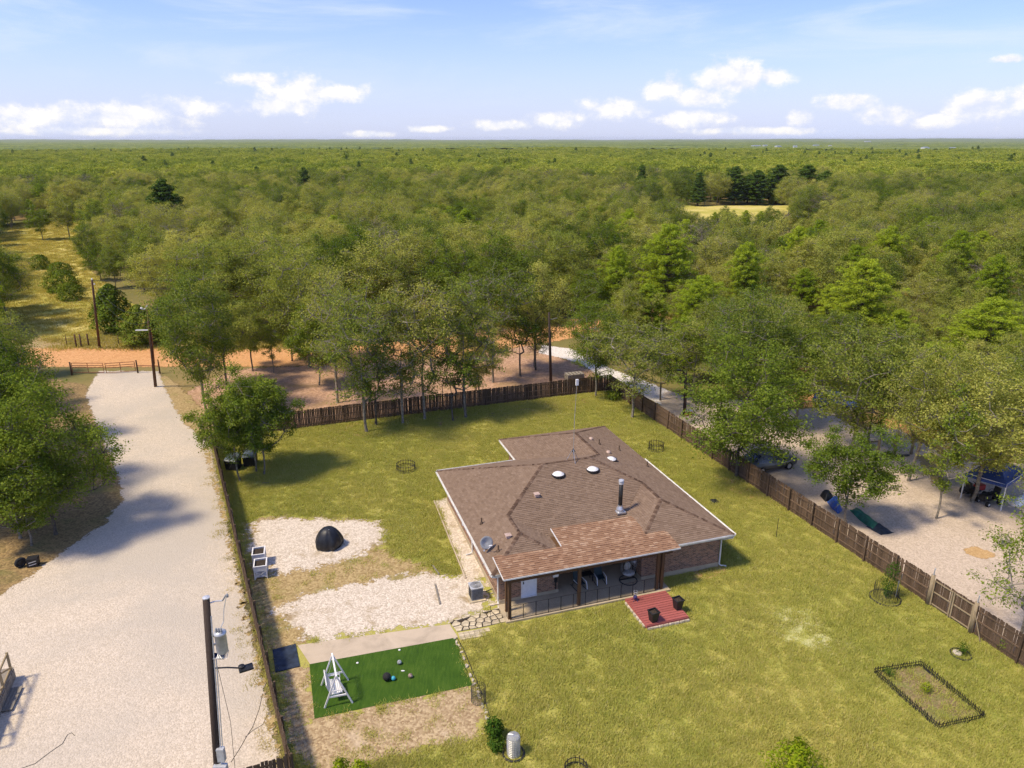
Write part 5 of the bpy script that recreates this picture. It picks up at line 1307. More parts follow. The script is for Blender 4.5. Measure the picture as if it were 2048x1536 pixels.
for px, py, Y, k, w, lab in ((1284, 333, 300, 1, 1.1, 'slim dark pine, leftmost of the far dark pines'), (1400, 346, 316, 1, 1.5, 'pointed dark pine at the left end of the far clearing'), (1474, 334, 322, 0, 1.8, 'dark pine above the middle of the far clearing'), (1518, 342, 320, 0, 1.8, 'dark pine second in the clump by the far clearing'), (1558, 331, 326, 0, 1.9, 'dark pine at the right of the clump by the far clearing'),
                         (1615, 332, 300, 0, 1.9, 'broad dark pine just right of the far clump'), (1640, 350, 310, 0, 1.6, 'low dark pine between the two right far pines'), (1500, 350, 330, 0, 1.7, 'dark pine behind the clump at the far clearing'), (1440, 352, 330, 0, 1.4, 'smaller dark pine left in the clump at the far clearing'), (1655, 343, 290, 0, 1.35, 'dark pine, rightmost of the far dark pines'), (326, 362, 190, 0, 1.5, 'dark rounded pine in the left woods'), (605, 336, 300, 0, 1.1, 'small dark pine far off left of centre')):
    by_top(DPINE[k], lab, px, py, Y, w=w, name='pine_tree')
tp_(SPARSE[1], 'grey brown leafless oak at the edge of the left meadow', 312, 408, 13, name='oak_tree', w=1.1)
tp_(SPARSE[1], 'grey bare oak in the far right woods beside the dark pines', 1318, 335, 13, w=.9)
for px, py, h, k, lab in ((85, 480, 9, 0, 'shrubby tree at the far side of the meadow'), (140, 478, 12, 2, 'spreading oak at the far side of the meadow')): tg((GOAK[1], GOAK[0], OAK[0])[k], lab, px, py, h, w=1.15)
for px, py, h, k, w, lab in ((250, 445, 6, 0, 1.3, 'rounded green cedar at the far end of the meadow'), (192, 470, 4.5, 1, 1, 'dark cedar bush at the far edge of meadow'), (228, 472, 4, 0, 1.1, 'small cedar right of the dark bush in the meadow'), (178, 508, 3.5, 1, 1, 'low dark bush in the upper meadow'), (82, 538, 3, 1, .9, 'low dark bush at the left of the meadow'), (120, 548, 2.4, 1, 1.3, 'flat green bush in the middle of meadow'),
                             (128, 582, 3.8, 1, 1.0, 'rounded green bush in the middle of the meadow'), (142, 600, 3.0, 1, .9, 'smaller rounded bush in front of the rounded one'), (232, 665, 7, 0, 1.5, 'large cedar beside the far utility pole'), (285, 690, 5.5, 0, 1.6, 'wide cedar behind the near entrance pole'), (215, 640, 5, 0, 1.4, 'cedar behind the far utility pole'), (335, 680, 6, 0, 1.5, 'cedar right of the entrance pole at the road')):
    tg(CED[k], lab, px, py, h, w=w, name='cedar_tree' if k == 0 else 'cedar_bush', cat='bush' if k else 'tree')

# -------- woods: the nearest trees singly, the rest as one mass
def exclude(P):
    m = np.zeros(len(P), bool)
    for pl in (LAWN, DRIVE, LOT, MEADOW, NEIGH): m |= inpoly(P, [(p[0], p[1]) for p in pl])
    m |= inpoly(P, [(-200, 85), (-30, 84), (8, 95), (20, 103), (30, 110), (30, 120), (10, 114), (-20, 99), (-60, 100), (-200, 105)])
    m |= inpoly(P, [(51, 240), (88, 240), (118, 318), (64, 318)])
    m |= inpoly(P, gp((1070, 685), (1140, 690), (1300, 755), (1400, 790), (1330, 820), (1180, 745)))
    m |= inpoly(P, gp((1800, 640), (1860, 605), (1855, 640), (1825, 655)))
    m |= (P[:, 1] < 75) & (np.abs(P[:, 0] - 5) < 34)
    m |= inpoly(P, [(-66, 40), (-27, 40), (-27, 90), (-78, 90)])
    return m


def scatter(r0, r1, sp, rng, jitter=.42, half=.68):
    """jittered grid in a wedge in front of the camera position"""
    X = np.arange(-r1 * math.sin(half) - 20, r1 * math.sin(half) + 20, sp); Y = np.arange(0, r1, sp)
    gx, gy = np.meshgrid(X, Y); P = np.stack([gx.ravel(), gy.ravel()], 1) + rng.uniform(-jitter, jitter, (gx.size, 2)) * sp
    r = np.hypot(P[:, 0], P[:, 1]); a = np.abs(np.arctan2(P[:, 0], P[:, 1]))
    return P[(r >= r0) & (r < r1) & (a < half)]


rng = np.random.default_rng(5)
P = scatter(60, 420, 6.0, rng); P = P[~exclude(P)]
# thin out so that grown crowns keep apart from the trees already standing
pl = np.array(PLACED); dmin = np.array([np.min(np.hypot(pl[:, 0] - q[0], pl[:, 1] - q[1])) for q in P]); P = P[dmin > 3.4]
r = np.hypot(P[:, 0], P[:, 1]); P = P[np.argsort(r)]; K = 215
kinds = rng.random(len(P)); clus = vnoise(P[:, 0] * .025, P[:, 1] * .025, 3)
for i in range(K):
    x, y = P[i]; k = kinds[i]; h = rng.uniform(9.5, 13.5)
    if x > 6 and y < 104: h = rng.uniform(6.5, 8.5)
    if k < .72: tree(OAK[int(k * 100) % 5], 'olive green oak in the dense woods behind the road', x, y, h, group='oaks of the woods', w=rng.uniform(1.0, 1.4))
    elif k < .84: tree(GOAK[int(k * 100) % 3], 'fresh green oak in the dense woods behind the road', x, y, h * .95, group='green oaks of the woods', w=rng.uniform(1.0, 1.35))
    elif k < .90 and x > 10: tree(PINE[int(k * 1000) % 3], 'bright pine among the oaks of the woods', x, y, min(h + 1.5, 13), group='pines of the woods', name='pine_tree')
    elif k < .94: tree(SPARSE[1], 'grey twiggy oak in the dense woods', x, y, h, group='grey oaks of the woods')
    else: tree(CED[0], 'dark cedar under the oaks of the woods', x, y, rng.uniform(4, 7), group='cedars of the woods', name='cedar_tree', w=1.3)


def gn_instancer(name, P, protos, rot, scl, idx, kind='stuff'):
    me = bpy.data.meshes.new(name); me.vertices.add(len(P)); me.vertices.foreach_set('co', np.asarray(P, np.float32).ravel())
    for an, d in (('rot', rot), ('scl', scl)): at = me.attributes.new(an, 'FLOAT', 'POINT'); at.data.foreach_set('value', np.asarray(d, np.float32))
    at = me.attributes.new('idx', 'INT', 'POINT'); at.data.foreach_set('value', np.asarray(idx, np.int32))
    o = link(name, me); c = bpy.data.collections.new(name + ' kinds')
    for i, p in enumerate(protos):
        q = bpy.data.objects.new('%s kind %02d' % (name, i), p); c.objects.link(q)
    ng = bpy.data.node_groups.new(name, 'GeometryNodeTree'); ng.interface.new_socket('Geometry', in_out='INPUT', socket_type='NodeSocketGeometry'); ng.interface.new_socket('Geometry', in_out='OUTPUT', socket_type='NodeSocketGeometry')
    N_ = ng.nodes.new; gi = N_('NodeGroupInput'); go = N_('NodeGroupOutput'); ci = N_('GeometryNodeCollectionInfo'); ci.inputs['Collection'].default_value = c
    ci.inputs['Separate Children'].default_value = True; ci.inputs['Reset Children'].default_value = True
    ip = N_('GeometryNodeInstanceOnPoints'); ip.inputs['Pick Instance'].default_value = True
    def na(n_, t): x = N_('GeometryNodeInputNamedAttribute'); x.data_type = t; x.inputs['Name'].default_value = n_; return x.outputs['Attribute']
    cx = N_('ShaderNodeCombineXYZ'); L = ng.links.new; L(na('rot', 'FLOAT'), cx.inputs[2]); L(gi.outputs[0], ip.inputs['Points']); L(ci.outputs[0], ip.inputs['Instance'])
    L(na('idx', 'INT'), ip.inputs['Instance Index']); L(cx.outputs[0], ip.inputs['Rotation']); L(na('scl', 'FLOAT'), ip.inputs['Scale']); L(ip.outputs[0], go.inputs[0])
    md = o.modifiers.new('scatter', 'NODES'); md.node_group = ng; o['kind'] = kind; return o


def merged(pr):
    """wood and leaves of a kind as one mesh for the far mass"""
    bm = bmesh.new(); bm.from_mesh(pr.leaf); n = len(bm.faces); bm.from_mesh(pr.branch); bm.faces.ensure_lookup_table()
    for f in bm.faces[n:]: f.material_index = 1
    me = bpy.data.meshes.new('kind'); bm.to_mesh(me); bm.free(); me.materials.append(pr.leaf.materials[0]); me.materials.append(pr.branch.materials[0]); return me


MIDK = [merged(p) for p in (OAK[0], OAK[1], OAK[2], OAK[3], GOAK[0], SPARSE[1], CED[0], PINE[1])]
q = P[K:]; n = len(q); prob = np.array([.20, .17, .17, .14, .17, .05, .05, .05]); idx = rng.choice(8, n, p=prob)
g = gn_instancer('woods', np.c_[q, np.full(n, -.05)], MIDK, rng.uniform(0, 6.28, n), np.where(inpoly(q, [(38, 125), (54, 125), (95, 245), (46, 245)]), .55, 1) * rng.uniform(.52, 1.0, n) * np.where(idx == 7, .85, 1), idx); g['label'] = 'dense olive green oak woods reaching into the distance'; g['category'] = 'woods'
# lower, coarser kinds for the far woods
FARP = [Proto('far oak', oak(301 + k, 11.5, 5.2 + .6 * (k % 2), 34, 5, 12, .6, base=.12, twig=.0), 'far', 'bark', 11.5, 30 + k) for k in range(4)]
FARP.append(Proto('far pine', pine(311, 14, 3.2, 12, .6, 12, .2, True, .6), 'darkpine', 'pinebark', 14, 40, .5))
FARK = [p.leaf for p in FARP]
q = scatter(400, 1500, 7.0, rng, half=.66); n = len(q); rr_ = np.hypot(q[:, 0], q[:, 1]); idx = rng.choice(5, n, p=[.25, .25, .25, .244, .006])
hgt = (vnoise(q[:, 0] * .012, q[:, 1] * .012, 8) - .5) * .35 + (vnoise(q[:, 0] * .05, q[:, 1] * .05, 9) - .5) * .25
g = gn_instancer('far_woods', np.c_[q, np.full(n, -.3)], FARK, rng.uniform(0, 6.28, n), np.clip(rng.uniform(.7, 1.05, n) + hgt, .5, 1.4), idx); g['label'] = 'far yellow green woods below the horizon'; g['category'] = 'woods'
# canopy beyond: one rolling sheet of crowns with low ridges
na_, nr_ = 760, 170
A_ = np.linspace(-.72, .72, na_); RR = 1420 * (13500 / 1420) ** np.linspace(0, 1, nr_); aa, rr2 = np.meshgrid(A_, RR)
X = rr2 * np.sin(aa); Y = rr2 * np.cos(aa)
Z = 6.5 + 3.5 * vnoise(X * .07, Y * .05, 21) + 3 * vnoise(X * .2, Y * .11, 22) * np.clip(2600 / rr2, 0.2, 1) + 5 * (vnoise(X * .0022, Y * .0016, 23) - .4) * np.clip((rr2 - 1500) / 3000, 0, 1)
Z += np.clip((rr2 - 6500) / 4000, 0, 1) * (15 * vnoise(aa * 14, rr2 * .0004, 24) + 8 * vnoise(aa * 75, rr2 * .0006, 25)) + np.clip((rr2 - 9000) / 3500, 0, 1) * 14 * np.clip((aa - .05) * 2.2, 0, 1)
V = np.stack([X, Y, Z], -1).reshape(-1, 3); ii = np.arange((nr_ - 1) * na_).reshape(nr_ - 1, na_)[:, :-1].ravel(); Fq = np.stack([ii, ii + 1, ii + na_ + 1, ii + na_], 1)


def canopy_mat():
    m, nt, bs = base_mat('distant canopy'); p = pos(nt)
    a = noise(nt, p, .06, 5.0, .7); b = noise(nt, p, .003, 4.0, .6); c_ = noise(nt, p, .25, 3.0)
    t = math_n(nt, 'ADD', math_n(nt, 'MULTIPLY', a, .4), math_n(nt, 'ADD', math_n(nt, 'MULTIPLY', b, .35), math_n(nt, 'MULTIPLY', c_, .25)))
    c = ramp(nt, t, [(0.38, (0.055, 0.09, 0.03)), (0.5, (0.14, 0.18, 0.04)), (0.6, (0.25, 0.27, 0.06))])
    nt.links.new(c, bs.inputs['Base Color']); setin(bs, Roughness=.95, Specular_IOR_Level=.05); bump(nt, bs, a, 1.0, 4.0); return m


o = link('distant_woods', npmesh('distant_woods', V, Fq, None, True), canopy_mat()); tag(o, 'hazy wooded plain along the horizon', 'woods', kind='stuff')


# ================================================================ poles and wires
np_ = thing('utility_pole', 'near black utility pole with grey transformer and lamp arm', 'utility pole', (-11.75, 22.45, 0))
PT = Vector((.52, .55, 10.55)); ppt = lambda t: PT * t
s = MB(); s.tube([(0, 0, -.3), ppt(.5), ppt(1)], [.18, .155, .125], 14); s.build('pole', M['polewood'], np_, True)
s = MB(); s.lathe(PT, [(.13, -.02), (.135, .02), (.05, .05)], 12); s.build('pole_cap', M['lightgrey'], np_)
c = ppt(.825) + Vector((.46, -.02, 0)); s = MB(); s.lathe(c, [(.19, -.45), (.21, -.42), (.21, .35), (.23, .36), (.23, .42), (.14, .5), (.03, .52)], 18); tr_ = s.build('transformer', M['lightgrey'], np_, True)
s = MB()
for k in range(3): s.lathe(c + Vector((.1 - .09 * k, -.1, .45)), [(.03, 0), (.05, .05), (.03, .08), (.05, .13), (.03, .16), (.045, .2), (.01, .24)], 8)
s.build('bushing', M['grey'], tr_)
s = MB()
for k in range(6): s.box(c + Vector((-.02 + .0 * k, .21, -.36 + .12 * k)), (.06, .05, .07))
for k in range(7): s.bar(c + Vector((-.18 + .06 * k, -.16, -.62)), c + Vector((-.18 + .06 * k, .12, -.46)), .02, .012)
s.build('cooling_fin', M['lightgrey'], tr_)
s = MB(); s.bar(ppt(.81), c + Vector((-.15, 0, -.1)), .06); s.bar(ppt(.85), c + Vector((-.15, 0, .25)), .06); s.build('mount', M['galv'], np_)
s = MB(); s.tube([ppt(.975), ppt(.975) + Vector((.3, .1, .05)), ppt(.975) + Vector((.55, .12, .06))], .025, 6); s.tube([ppt(.975) + Vector((.75, .05, .30)), ppt(.965) + Vector((.62, .0, -.1)), ppt(.93) + Vector((.58, -.02, -.25)), c + Vector((.05, -.05, .6))], .016, 5); s.build('fuse_bracket', M['lightgrey'], np_)
s = MB(); s.tube([ppt(.975) + Vector((.55, .12, .06)), ppt(.975) + Vector((.72, .08, .32))], .03, 6); s.lathe(ppt(.975) + Vector((.78, .06, .24)), [(.02, 0), (.05, .03), (.05, .12), (.02, .16)], 8); s.build('fuse_cutout', M['grey'], np_)
s = MB(); p0 = ppt(.714); s.tube([p0, p0 + Vector((.6, .03, .02)), p0 + Vector((1.0, .05, -.02))], .03, 6); s.build('lamp_arm', M['black'], np_)
s = MB(); q_ = p0 + Vector((1.12, .05, -.02)); s.box(q_ + Vector((.18, 0, 0)), (.52, .34, .07), R(28)); s.lathe(q_ + Vector((.02, 0, .03)), [(.13, 0), (.12, .07), (.04, .1)], 12); s.build('lamp_head', M['black'], np_)
s = MB(); s.box(ppt(.765) + Vector((.34, .0, -.0)), (.42, .24, .02), rot=Matrix.Rotation(R(35), 3, 'X')); s.build('solar_panel', M['solar'], np_)
s = MB(); s.tube([ppt(.93) + Vector((.16, -.05, 0)), ppt(.6) + Vector((.17, -.06, 0)), ppt(.3) + Vector((.2, -.1, 0))], .028, 6); s.tube([ppt(.76) + Vector((.23, -.02, 0)), ppt(.3) + Vector((.27, -.08, 0))], .022, 6); s.build('conduit', M['lightgrey'], np_)
s = MB(); s.box(ppt(.345) + Vector((.22, -.12, .1)), (.28, .2, .6)); s.build('meter_box', M['lightgrey'], np_)
s = MB(); s.box(ppt(.26) + Vector((.2, -.16, 0)), (.5, .24, 1.1)); s.build('breaker_box', M['lightgrey'], np_)
s = MB(); s.tube([ppt(.75) + Vector((.2, 0, 0)), (.8, .4, 5.0), (.62, .3, .0)], .01, 4); s.build('ground_wire', M['wire'], np_)


def far_pole(label, a, b, h, m):
    p = G(*a); q = G(b[0], b[1], h); t = thing('utility_pole', label, 'utility pole', p); d = q - p; d.z = 0; top = Vector((d.x, d.y, h))
    s = MB(); s.tube([(0, 0, -.2), top * .5, top], [.17, .15, .12], 10); s.build('pole', M[m], t, True); return t, p, top
f1, p1, t1 = far_pole('far reddish utility pole across the dirt road by the meadow', (199, 696), (184, 560), 9.6, 'redpole')
s = MB(); s.lathe(t1, [(.07, 0), (.1, .06), (.06, .12), (.09, .18), (.02, .25)], 8); s.lathe(t1 + Vector((.2, 0, -.6)), [(.07, 0), (.1, .06), (.06, .12), (.02, .2)], 8); s.build('insulator', M['white'], f1)
f2, p2, t2 = far_pole('reddish utility pole with bar lamp at the driveway entrance', (311, 773), (294, 614), 9.6, 'redpole')
s = MB(); s.bar(t2 + Vector((-.6, 0, -.25)), t2 + Vector((.15, 0, -.1)), .1, .1); s.lathe(t2 + Vector((-.6, 0, -.2)), [(.12, 0), (.15, .1), (.06, .2)], 8); s.lathe(t2, [(.1, 0), (.12, .1), (.04, .2)], 8); s.build('insulator', M['white'], f2)
s = MB(); q_ = t2 * .72; s.bar(q_ + Vector((-1.5, 0, 0)), q_ + Vector((.05, 0, .02)), .13, .1); s.build('bar_lamp', M['white'], f2)
s = MB(); s.tube([t2 * .75 + Vector((.2, 0, 0)), t2 * .3 + Vector((.2, -.05, 0))], .05, 6); s.build('conduit', M['rust'], f2)
for z0, z1_, lab in ((0, -.2, 'upper sagging wire between the two reddish utility poles'), (-1.2, -1.5, 'lower sagging wire between the two reddish utility poles')):
    A_, B_ = p1 + t1 + Vector((0, 0, z0)), p2 + t2 + Vector((0, 0, z1_)); s = MB()
    s.tube([A_.lerp(B_, k / 16) - Vector((0, 0, 1.9 * 4 * (k / 16) * (1 - k / 16))) for k in range(17)], .013, 4); tag(s.build('power_line', M['wire']), lab, 'wire')
for z0, lab in ((-.1, 'upper power line running right from the far pole over the woods'), (-1.2, 'lower power line running right from the far pole over the woods')):
    A_ = p1 + t1 + Vector((0, 0, z0)); B_ = Vector((30, 122, 9.5 + z0)); s = MB()
    s.tube([A_.lerp(B_, k / 20) - Vector((0, 0, 1.2 * 4 * (k / 20) * (1 - k / 20))) for k in range(21)], .018, 4); tag(s.build('power_line', M['wire']), lab, 'wire')
f3, p3, t3 = far_pole('thin dark lamp post in the neighbouring yard behind the fence', (1369, 828), (1372, 742), 5.2, 'polewood')
s = MB(); s.bar(t3, t3 + Vector((-.6, 0, .1)), .05); s.box(t3 + Vector((-.7, 0, .08)), (.4, .2, .1)); s.build('lamp_head', M['black'], f3)
f4, p4, t4 = far_pole('bare wooden pole behind the back fence near the gravel drive', (1102, 768), (1098, 625), 8.6, 'polewood')
s = MB(); s.bar(t4 * .9 + Vector((-.1, 0, 0)), t4 * .9 + Vector((.9, .3, .15)), .07, .08); s.build('crossarm', M['greywood'], f4)

# pipe gate at the entrance and rail fence
def pipe_gate(label, a, b):
    A_, B_ = G(*a), G(*b); d = B_ - A_; t = thing('pipe_gate', label, 'gate', A_, math.atan2(d.y, d.x)); L_ = d.length
    for z in (.15, .75, 1.0, 1.3): s = MB(); s.tube([(0, 0, z), (L_, 0, z)], .04, 6); s.build('rail', M['rust'], t)
    for x in (0.02, L_ / 2, L_ - .02): s = MB(); s.tube([(x, 0, .12), (x, 0, 1.32)], .04, 6); s.build('upright', M['rust'], t)
pipe_gate('left leaf of the rusty pipe gate at the driveway entrance', (146, 747), (209, 747)); pipe_gate('right leaf of the rusty pipe gate at the driveway entrance', (213, 748), (272, 744))
for a, h, lab in (((276, 746), 1.6, 'short dark post carrying the right gate leaf'), ((320, 747), 1.7, 'short dark post right of the entrance utility pole'), ((144, 750), 1.6, 'short dark post carrying the left gate leaf')):
    p = G(*a); s = MB(); s.tube([(0, 0, -.1), (0, 0, h)], [.1, .085], 8); tag(s.build('gate_post', M['redpole'], None, True, loc=(p.x, p.y, 0)), lab, 'post')
A_, B_ = G(276, 746), G(320, 747); s = MB(); s.tube([A_ + Vector((0, 0, .95)), B_ + Vector((0, 0, .95))], .05, 6); tag(s.build('pipe_rail', M['rust']), 'single rusty rail between the two entrance posts', 'rail')
for i, (px, py, lab) in enumerate(((153, 694, 'leftmost wooden fence post beside the far pole'), (163, 694, 'wooden fence post second from left beside the far pole'), (178, 693, 'wooden fence post nearest the far pole on its left'), (134, 690, 'thin wire fence post left of the fence post cluster'), (263, 691, 'thin post of the wire fence right of the far pole'), (238, 690, 'thin dark post of the wire fence beyond the road'))):
    p = G(px, py); s = MB(); r_ = .11 if i < 3 else .05; s.tube([(0, 0, -.1), (.02, 0, 1.75 if i < 3 else 1.4)], [r_, r_ * .9], 8); tag(s.build('fence_post', M['redpole'], None, True, loc=(p.x, p.y, 0)), lab, 'post')
s = MB(); A_, B_ = G(134, 690), G(290, 691)
for z in (.5, .9, 1.2): s.tube([A_ + Vector((0, 0, z)), A_.lerp(B_, .5) + Vector((0, 0, z - .05)), B_ + Vector((0, 0, z))], .012, 4)
tag(s.build('wire_strands', M['wire']), 'strands of wire along the meadow fence', 'wire')

# ================================================================ neighbour's yard
def car(label, loc, rz, paint):
    t = thing('parked_car', label, 'car', loc, rz)
    W = .9
    side = [(-2.25, .42), (-2.25, .80), (-2.15, .95), (-1.35, 1.02), (-.95, 1.06), (-.25, 1.62), (1.35, 1.66), (1.95, 1.12), (2.2, 1.05), (2.3, .8), (2.28, .42), (1.85, .32), (-1.9, .32)]
    n = len(side); b = MB(); 
    def wy(z): return W if z < 1.06 else W - (z - 1.06) * .38
    vs = [(x, -wy(z), z) for x, z in side] + [(x, wy(z), z) for x, z in side]
    b.add(vs, [tuple(range(n)), tuple(range(2 * n - 1, n - 1, -1))] + [((i + 1) % n, i, i + n, (i + 1) % n + n) for i in range(n)])
    bm = bmesh.new(); me0 = b.mesh('body'); bm.from_mesh(me0); bmesh.ops.recalc_face_normals(bm, faces=bm.faces); bmesh.ops.bevel(bm, geom=bm.edges[:], offset=.05, segments=2, affect='EDGES', clamp_overlap=True); bm.to_mesh(me0); bm.free()
    me0.polygons.foreach_set('use_smooth', [True] * len(me0.polygons)); body = link('body', me0, M[paint], t)
    g = MB(); g.add([(-.90, -.74, 1.11), (-.90, .74, 1.11), (-.34, .66, 1.585), (-.34, -.66, 1.585)], [(3, 2, 1, 0)]); g.v = [(x - .035, y, z + .03) for x, y, z in g.v]; g.build('windscreen', M['glass'], t)
    g = MB(); g.add([(1.86, -.74, 1.18), (1.86, .74, 1.18), (1.42, .66, 1.60), (1.42, -.66, 1.60)], [(0, 1, 2, 3)]); g.v = [(x + .045, y, z + .02) for x, y, z in g.v]; g.build('rear_window', M['glass'], t)
    for sg in (-1, 1):
        for x0, x1, x2, x3 in ((-.72, .32, .3, -.22), (.40, 1.62, 1.3, .38)):
            y0, y1 = sg * (wy(1.12) + .008), sg * (wy(1.56) + .008); g = MB(); g.add([(x0, y0, 1.12), (x1, y0, 1.12), (x2, y1, 1.56), (x3, y1, 1.56)], [(0, 1, 2, 3) if sg < 0 else (3, 2, 1, 0)]); g.build('side_window', M['glass'], t)
        for x in (-1.42, 1.4):
            wl = MB(); wl.tube([(x, sg * .72, .34), (x, sg * .93, .34)], .34, 18); w_ = wl.build('wheel', M['rubber'], t, True)
            wl = MB(); wl.tube([(x, sg * .90, .34), (x, sg * .945, .34)], .21, 12)
            wl.build('rim', M['galv'], w_)
        g = MB(); g.box((-2.24, sg * .68, .78), (.08, .32, .13)); g.build('headlight', M['white'], t)
        g = MB(); g.box((2.26, sg * .7, .88), (.08, .26, .14)); g.build('tail_light', M['red'], t)
        g = MB(); g.box((-.75, sg * 1.0, 1.12), (.12, .18, .12)); g.build('mirror', M['black'], t)
    g = MB(); g.box((-2.27, 0, .52), (.06, 1.3, .16)); g.build('grille', M['black'], t)
car('silver grey car parked behind the right fence under the big oak', G(1536, 936), R(-158), 'silver')
car('dark blue car half hidden by the oak with forked trunk', G(1672, 815), R(150), 'bluetarp')

# blue pop-up canopy
cn = [G(1921, 996), G(2001, 1021), G(2047, 988), G(1975, 966)]
cc = sum(cn, Vector()) / 4; tn = thing('canopy_tent', 'navy blue pop-up canopy on white legs at the right', 'canopy', cc); hz_ = 2.15
for p in cn: s = MB(); s.bar(p - cc, p - cc + Vector((0, 0, hz_)), .06); s.build('leg', M['white'], tn)
ap = Vector((0, 0, hz_ + .95)); tops = [p - cc + Vector((0, 0, hz_)) for p in cn]; s = MB()
for i in range(4):
    a, b_ = tops[i] * 1.02, tops[(i + 1) % 4] * 1.02; a.z = b_.z = hz_; K_ = 6; rows = []
    for k in range(K_ + 1):
        t = k / K_; rows.append([(a.lerp(b_, j / 6)).lerp(ap, t) - Vector((0, 0, .28 * math.sin(math.pi * t) + .06 * math.sin(math.pi * j / 6) * (1 - t))) for j in range(7)])
    rows.insert(0, [p - Vector((0, 0, .24)) for p in rows[0]])
    vs = [p for r_ in rows for p in r_]; s.add(vs, [(r_ * 7 + j, r_ * 7 + j + 1, (r_ + 1) * 7 + j + 1, (r_ + 1) * 7 + j) for r_ in range(len(rows) - 1) for j in range(6)])
s.build('canopy_cloth', M['bluetarp'], tn, True)
s = MB(); [s.bar(tops[i] - Vector((0, 0, .02)), tops[(i + 1) % 4] - Vector((0, 0, .02)), .035) for i in range(4)]; s.build('truss', M['white'], tn)
def atv(label, loc, rz, m):
    t = thing('riding_mower', label, 'mower', loc, rz)
    s = MB(); s.box((-.55, 0, .62), (.75, .5, .42)); s.box((-.92, 0, .55), (.1, .42, .34)); s.build('hood', M[m], t)
    s = MB(); s.box((.25, 0, .42), (1.5, .55, .14)); s.box((.45, 0, .55), (.7, .95, .08)); s.build('chassis', M['black'], t)
    s = MB(); s.box((.4, 0, .78), (.45, .5, .1)); s.box((.62, 0, 1.02), (.1, .5, .45), rot=Matrix.Rotation(R(12), 3, 'Y')); s.build('seat', M['black'], t)
    s = MB(); s.tube([(-.15, 0, .75), (0, 0, 1.05)], .03, 6); s.ring((.01, 0, 1.07), .17, .02, 16, 5, Matrix.Rotation(R(-30), 3, 'Y')); s.build('steering_wheel', M['black'], t)
    for x, y, r_ in ((-.7, .42, .2), (-.7, -.42, .2), (.5, .5, .3), (.5, -.5, .3)):
        w_ = MB(); w_.tube([(x, y - .1, r_), (x, y + .1, r_)], r_, 16); o = w_.build('wheel', M['rubber'], t, True); w_ = MB(); w_.tube([(x, y - .115, r_), (x, y + .115, r_)], r_ * .5, 10); w_.build('rim', M['lightgrey'], o)
atv('dark riding mower under the blue canopy', G(1978, 1006), R(20), 'black'); atv('red riding mower partly hidden behind the thick oak trunk', G(1945, 990), R(200), 'red')
def lump(name, label, cat, poly, h, m, seed, n=26):
    """cloth or sheet lying in folds over something low"""
    xs = [p[0] for p in poly]; ys = [p[1] for p in poly]; cx, cy = sum(xs) / len(xs), sum(ys) / len(ys); b = MB(); K_ = len(poly); rings = [poly]
    dense = ragged(poly, .06, .15, seed); k = len(dense); vs = [(x - cx, y - cy, .005) for x, y in dense]
    for j, t in enumerate((.92, .75, .5, .25)):
        for x, y in dense: q = (cx + (x - cx) * t, cy + (y - cy) * t); vs.append((q[0] - cx, q[1] - cy, h * (1 - t ** 2) * (.5 + .9 * float(vnoise(q[0] * 1.7, q[1] * 1.7, seed))) + .02))
    vs.append((0, 0, h * .9)); fs = [(r_ * k + i, r_ * k + (i + 1) % k, (r_ + 1) * k + (i + 1) % k, (r_ + 1) * k + i) for r_ in range(4) for i in range(k)] + [(4 * k + i, 4 * k + (i + 1) % k, 5 * k) for i in range(k)]
    b.add(vs, fs); o = b.build(name, M[m], None, True, loc=(cx, cy, .01)); tag(o, label, cat); return o
lump('white_sheet', 'crumpled white sheet on the ground beside the canopy', 'sheet', gp((2012, 1002), (2048, 990), (2068, 1005), (2030, 1015)), .35, 'white', 3)
lump('green_tarp', 'long rumpled green tarp beside the right fence', 'tarp', gp((1697, 1020), (1712, 1015), (1735, 1032), (1758, 1048), (1748, 1060), (1720, 1042)), .30, 'greentarp', 4)
lump('black_mat', 'flat dark mat lying at the end of the green tarp', 'mat', gp((1732, 1053), (1758, 1046), (1790, 1067), (1762, 1071)), .05, 'mat', 5)
lump('blue_tarp', 'bundle of blue tarp against the right fence', 'tarp', gp((1653, 1003), (1668, 1000), (1684, 1020), (1676, 1028), (1660, 1014)), .7, 'blue', 6)
lump('black_tarp', 'black heap beside the blue tarp at the fence', 'tarp', gp((1640, 992), (1660, 990), (1668, 1001), (1650, 1004)), .8, 'cover', 7)
for k, (px, py, h, lab) in enumerate(((1752, 920, 1.9, 'round post with bent branch resting on it'), (1787, 912, 2.1, 'middle round post in the gravel yard'), (1822, 908, 2.1, 'round post right beside the slanting oak'))):
    p = G(px, py); s = MB(); s.tube([(0, 0, -.1), (.03, 0, h)], [.13, .115], 9); tag(s.build('yard_post', M['newpost'], None, True, loc=(p.x, p.y, 0)), lab, 'post')
p = G(1712, 915); q_ = G(1752, 920); s = MB(); s.tube([p + Vector((0, 0, 1.4)), p.lerp(q_, .5) + Vector((0, 0, 1.6)), q_ + Vector((0, 0, 1.75)), q_ + Vector((.4, .2, 2.35)), q_ + Vector((1.1, .3, 2.2))], [.06, .07, .07, .06, .03], 7); tag(s.build('branch', M['bark'], None, True), 'bent bare branch laid between oak trunk and post', 'branch')
s = MB(); p, q_ = G(1742, 928), G(1818, 912); s.tube([p + Vector((0, 0, .1)), p.lerp(q_, .5) + Vector((0, .4, .12)), q_ + Vector((0, 0, .1))], .1, 7); tag(s.build('log', M['bark'], None, True), 'long thin log edging the leaf litter in gravel yard', 'log')
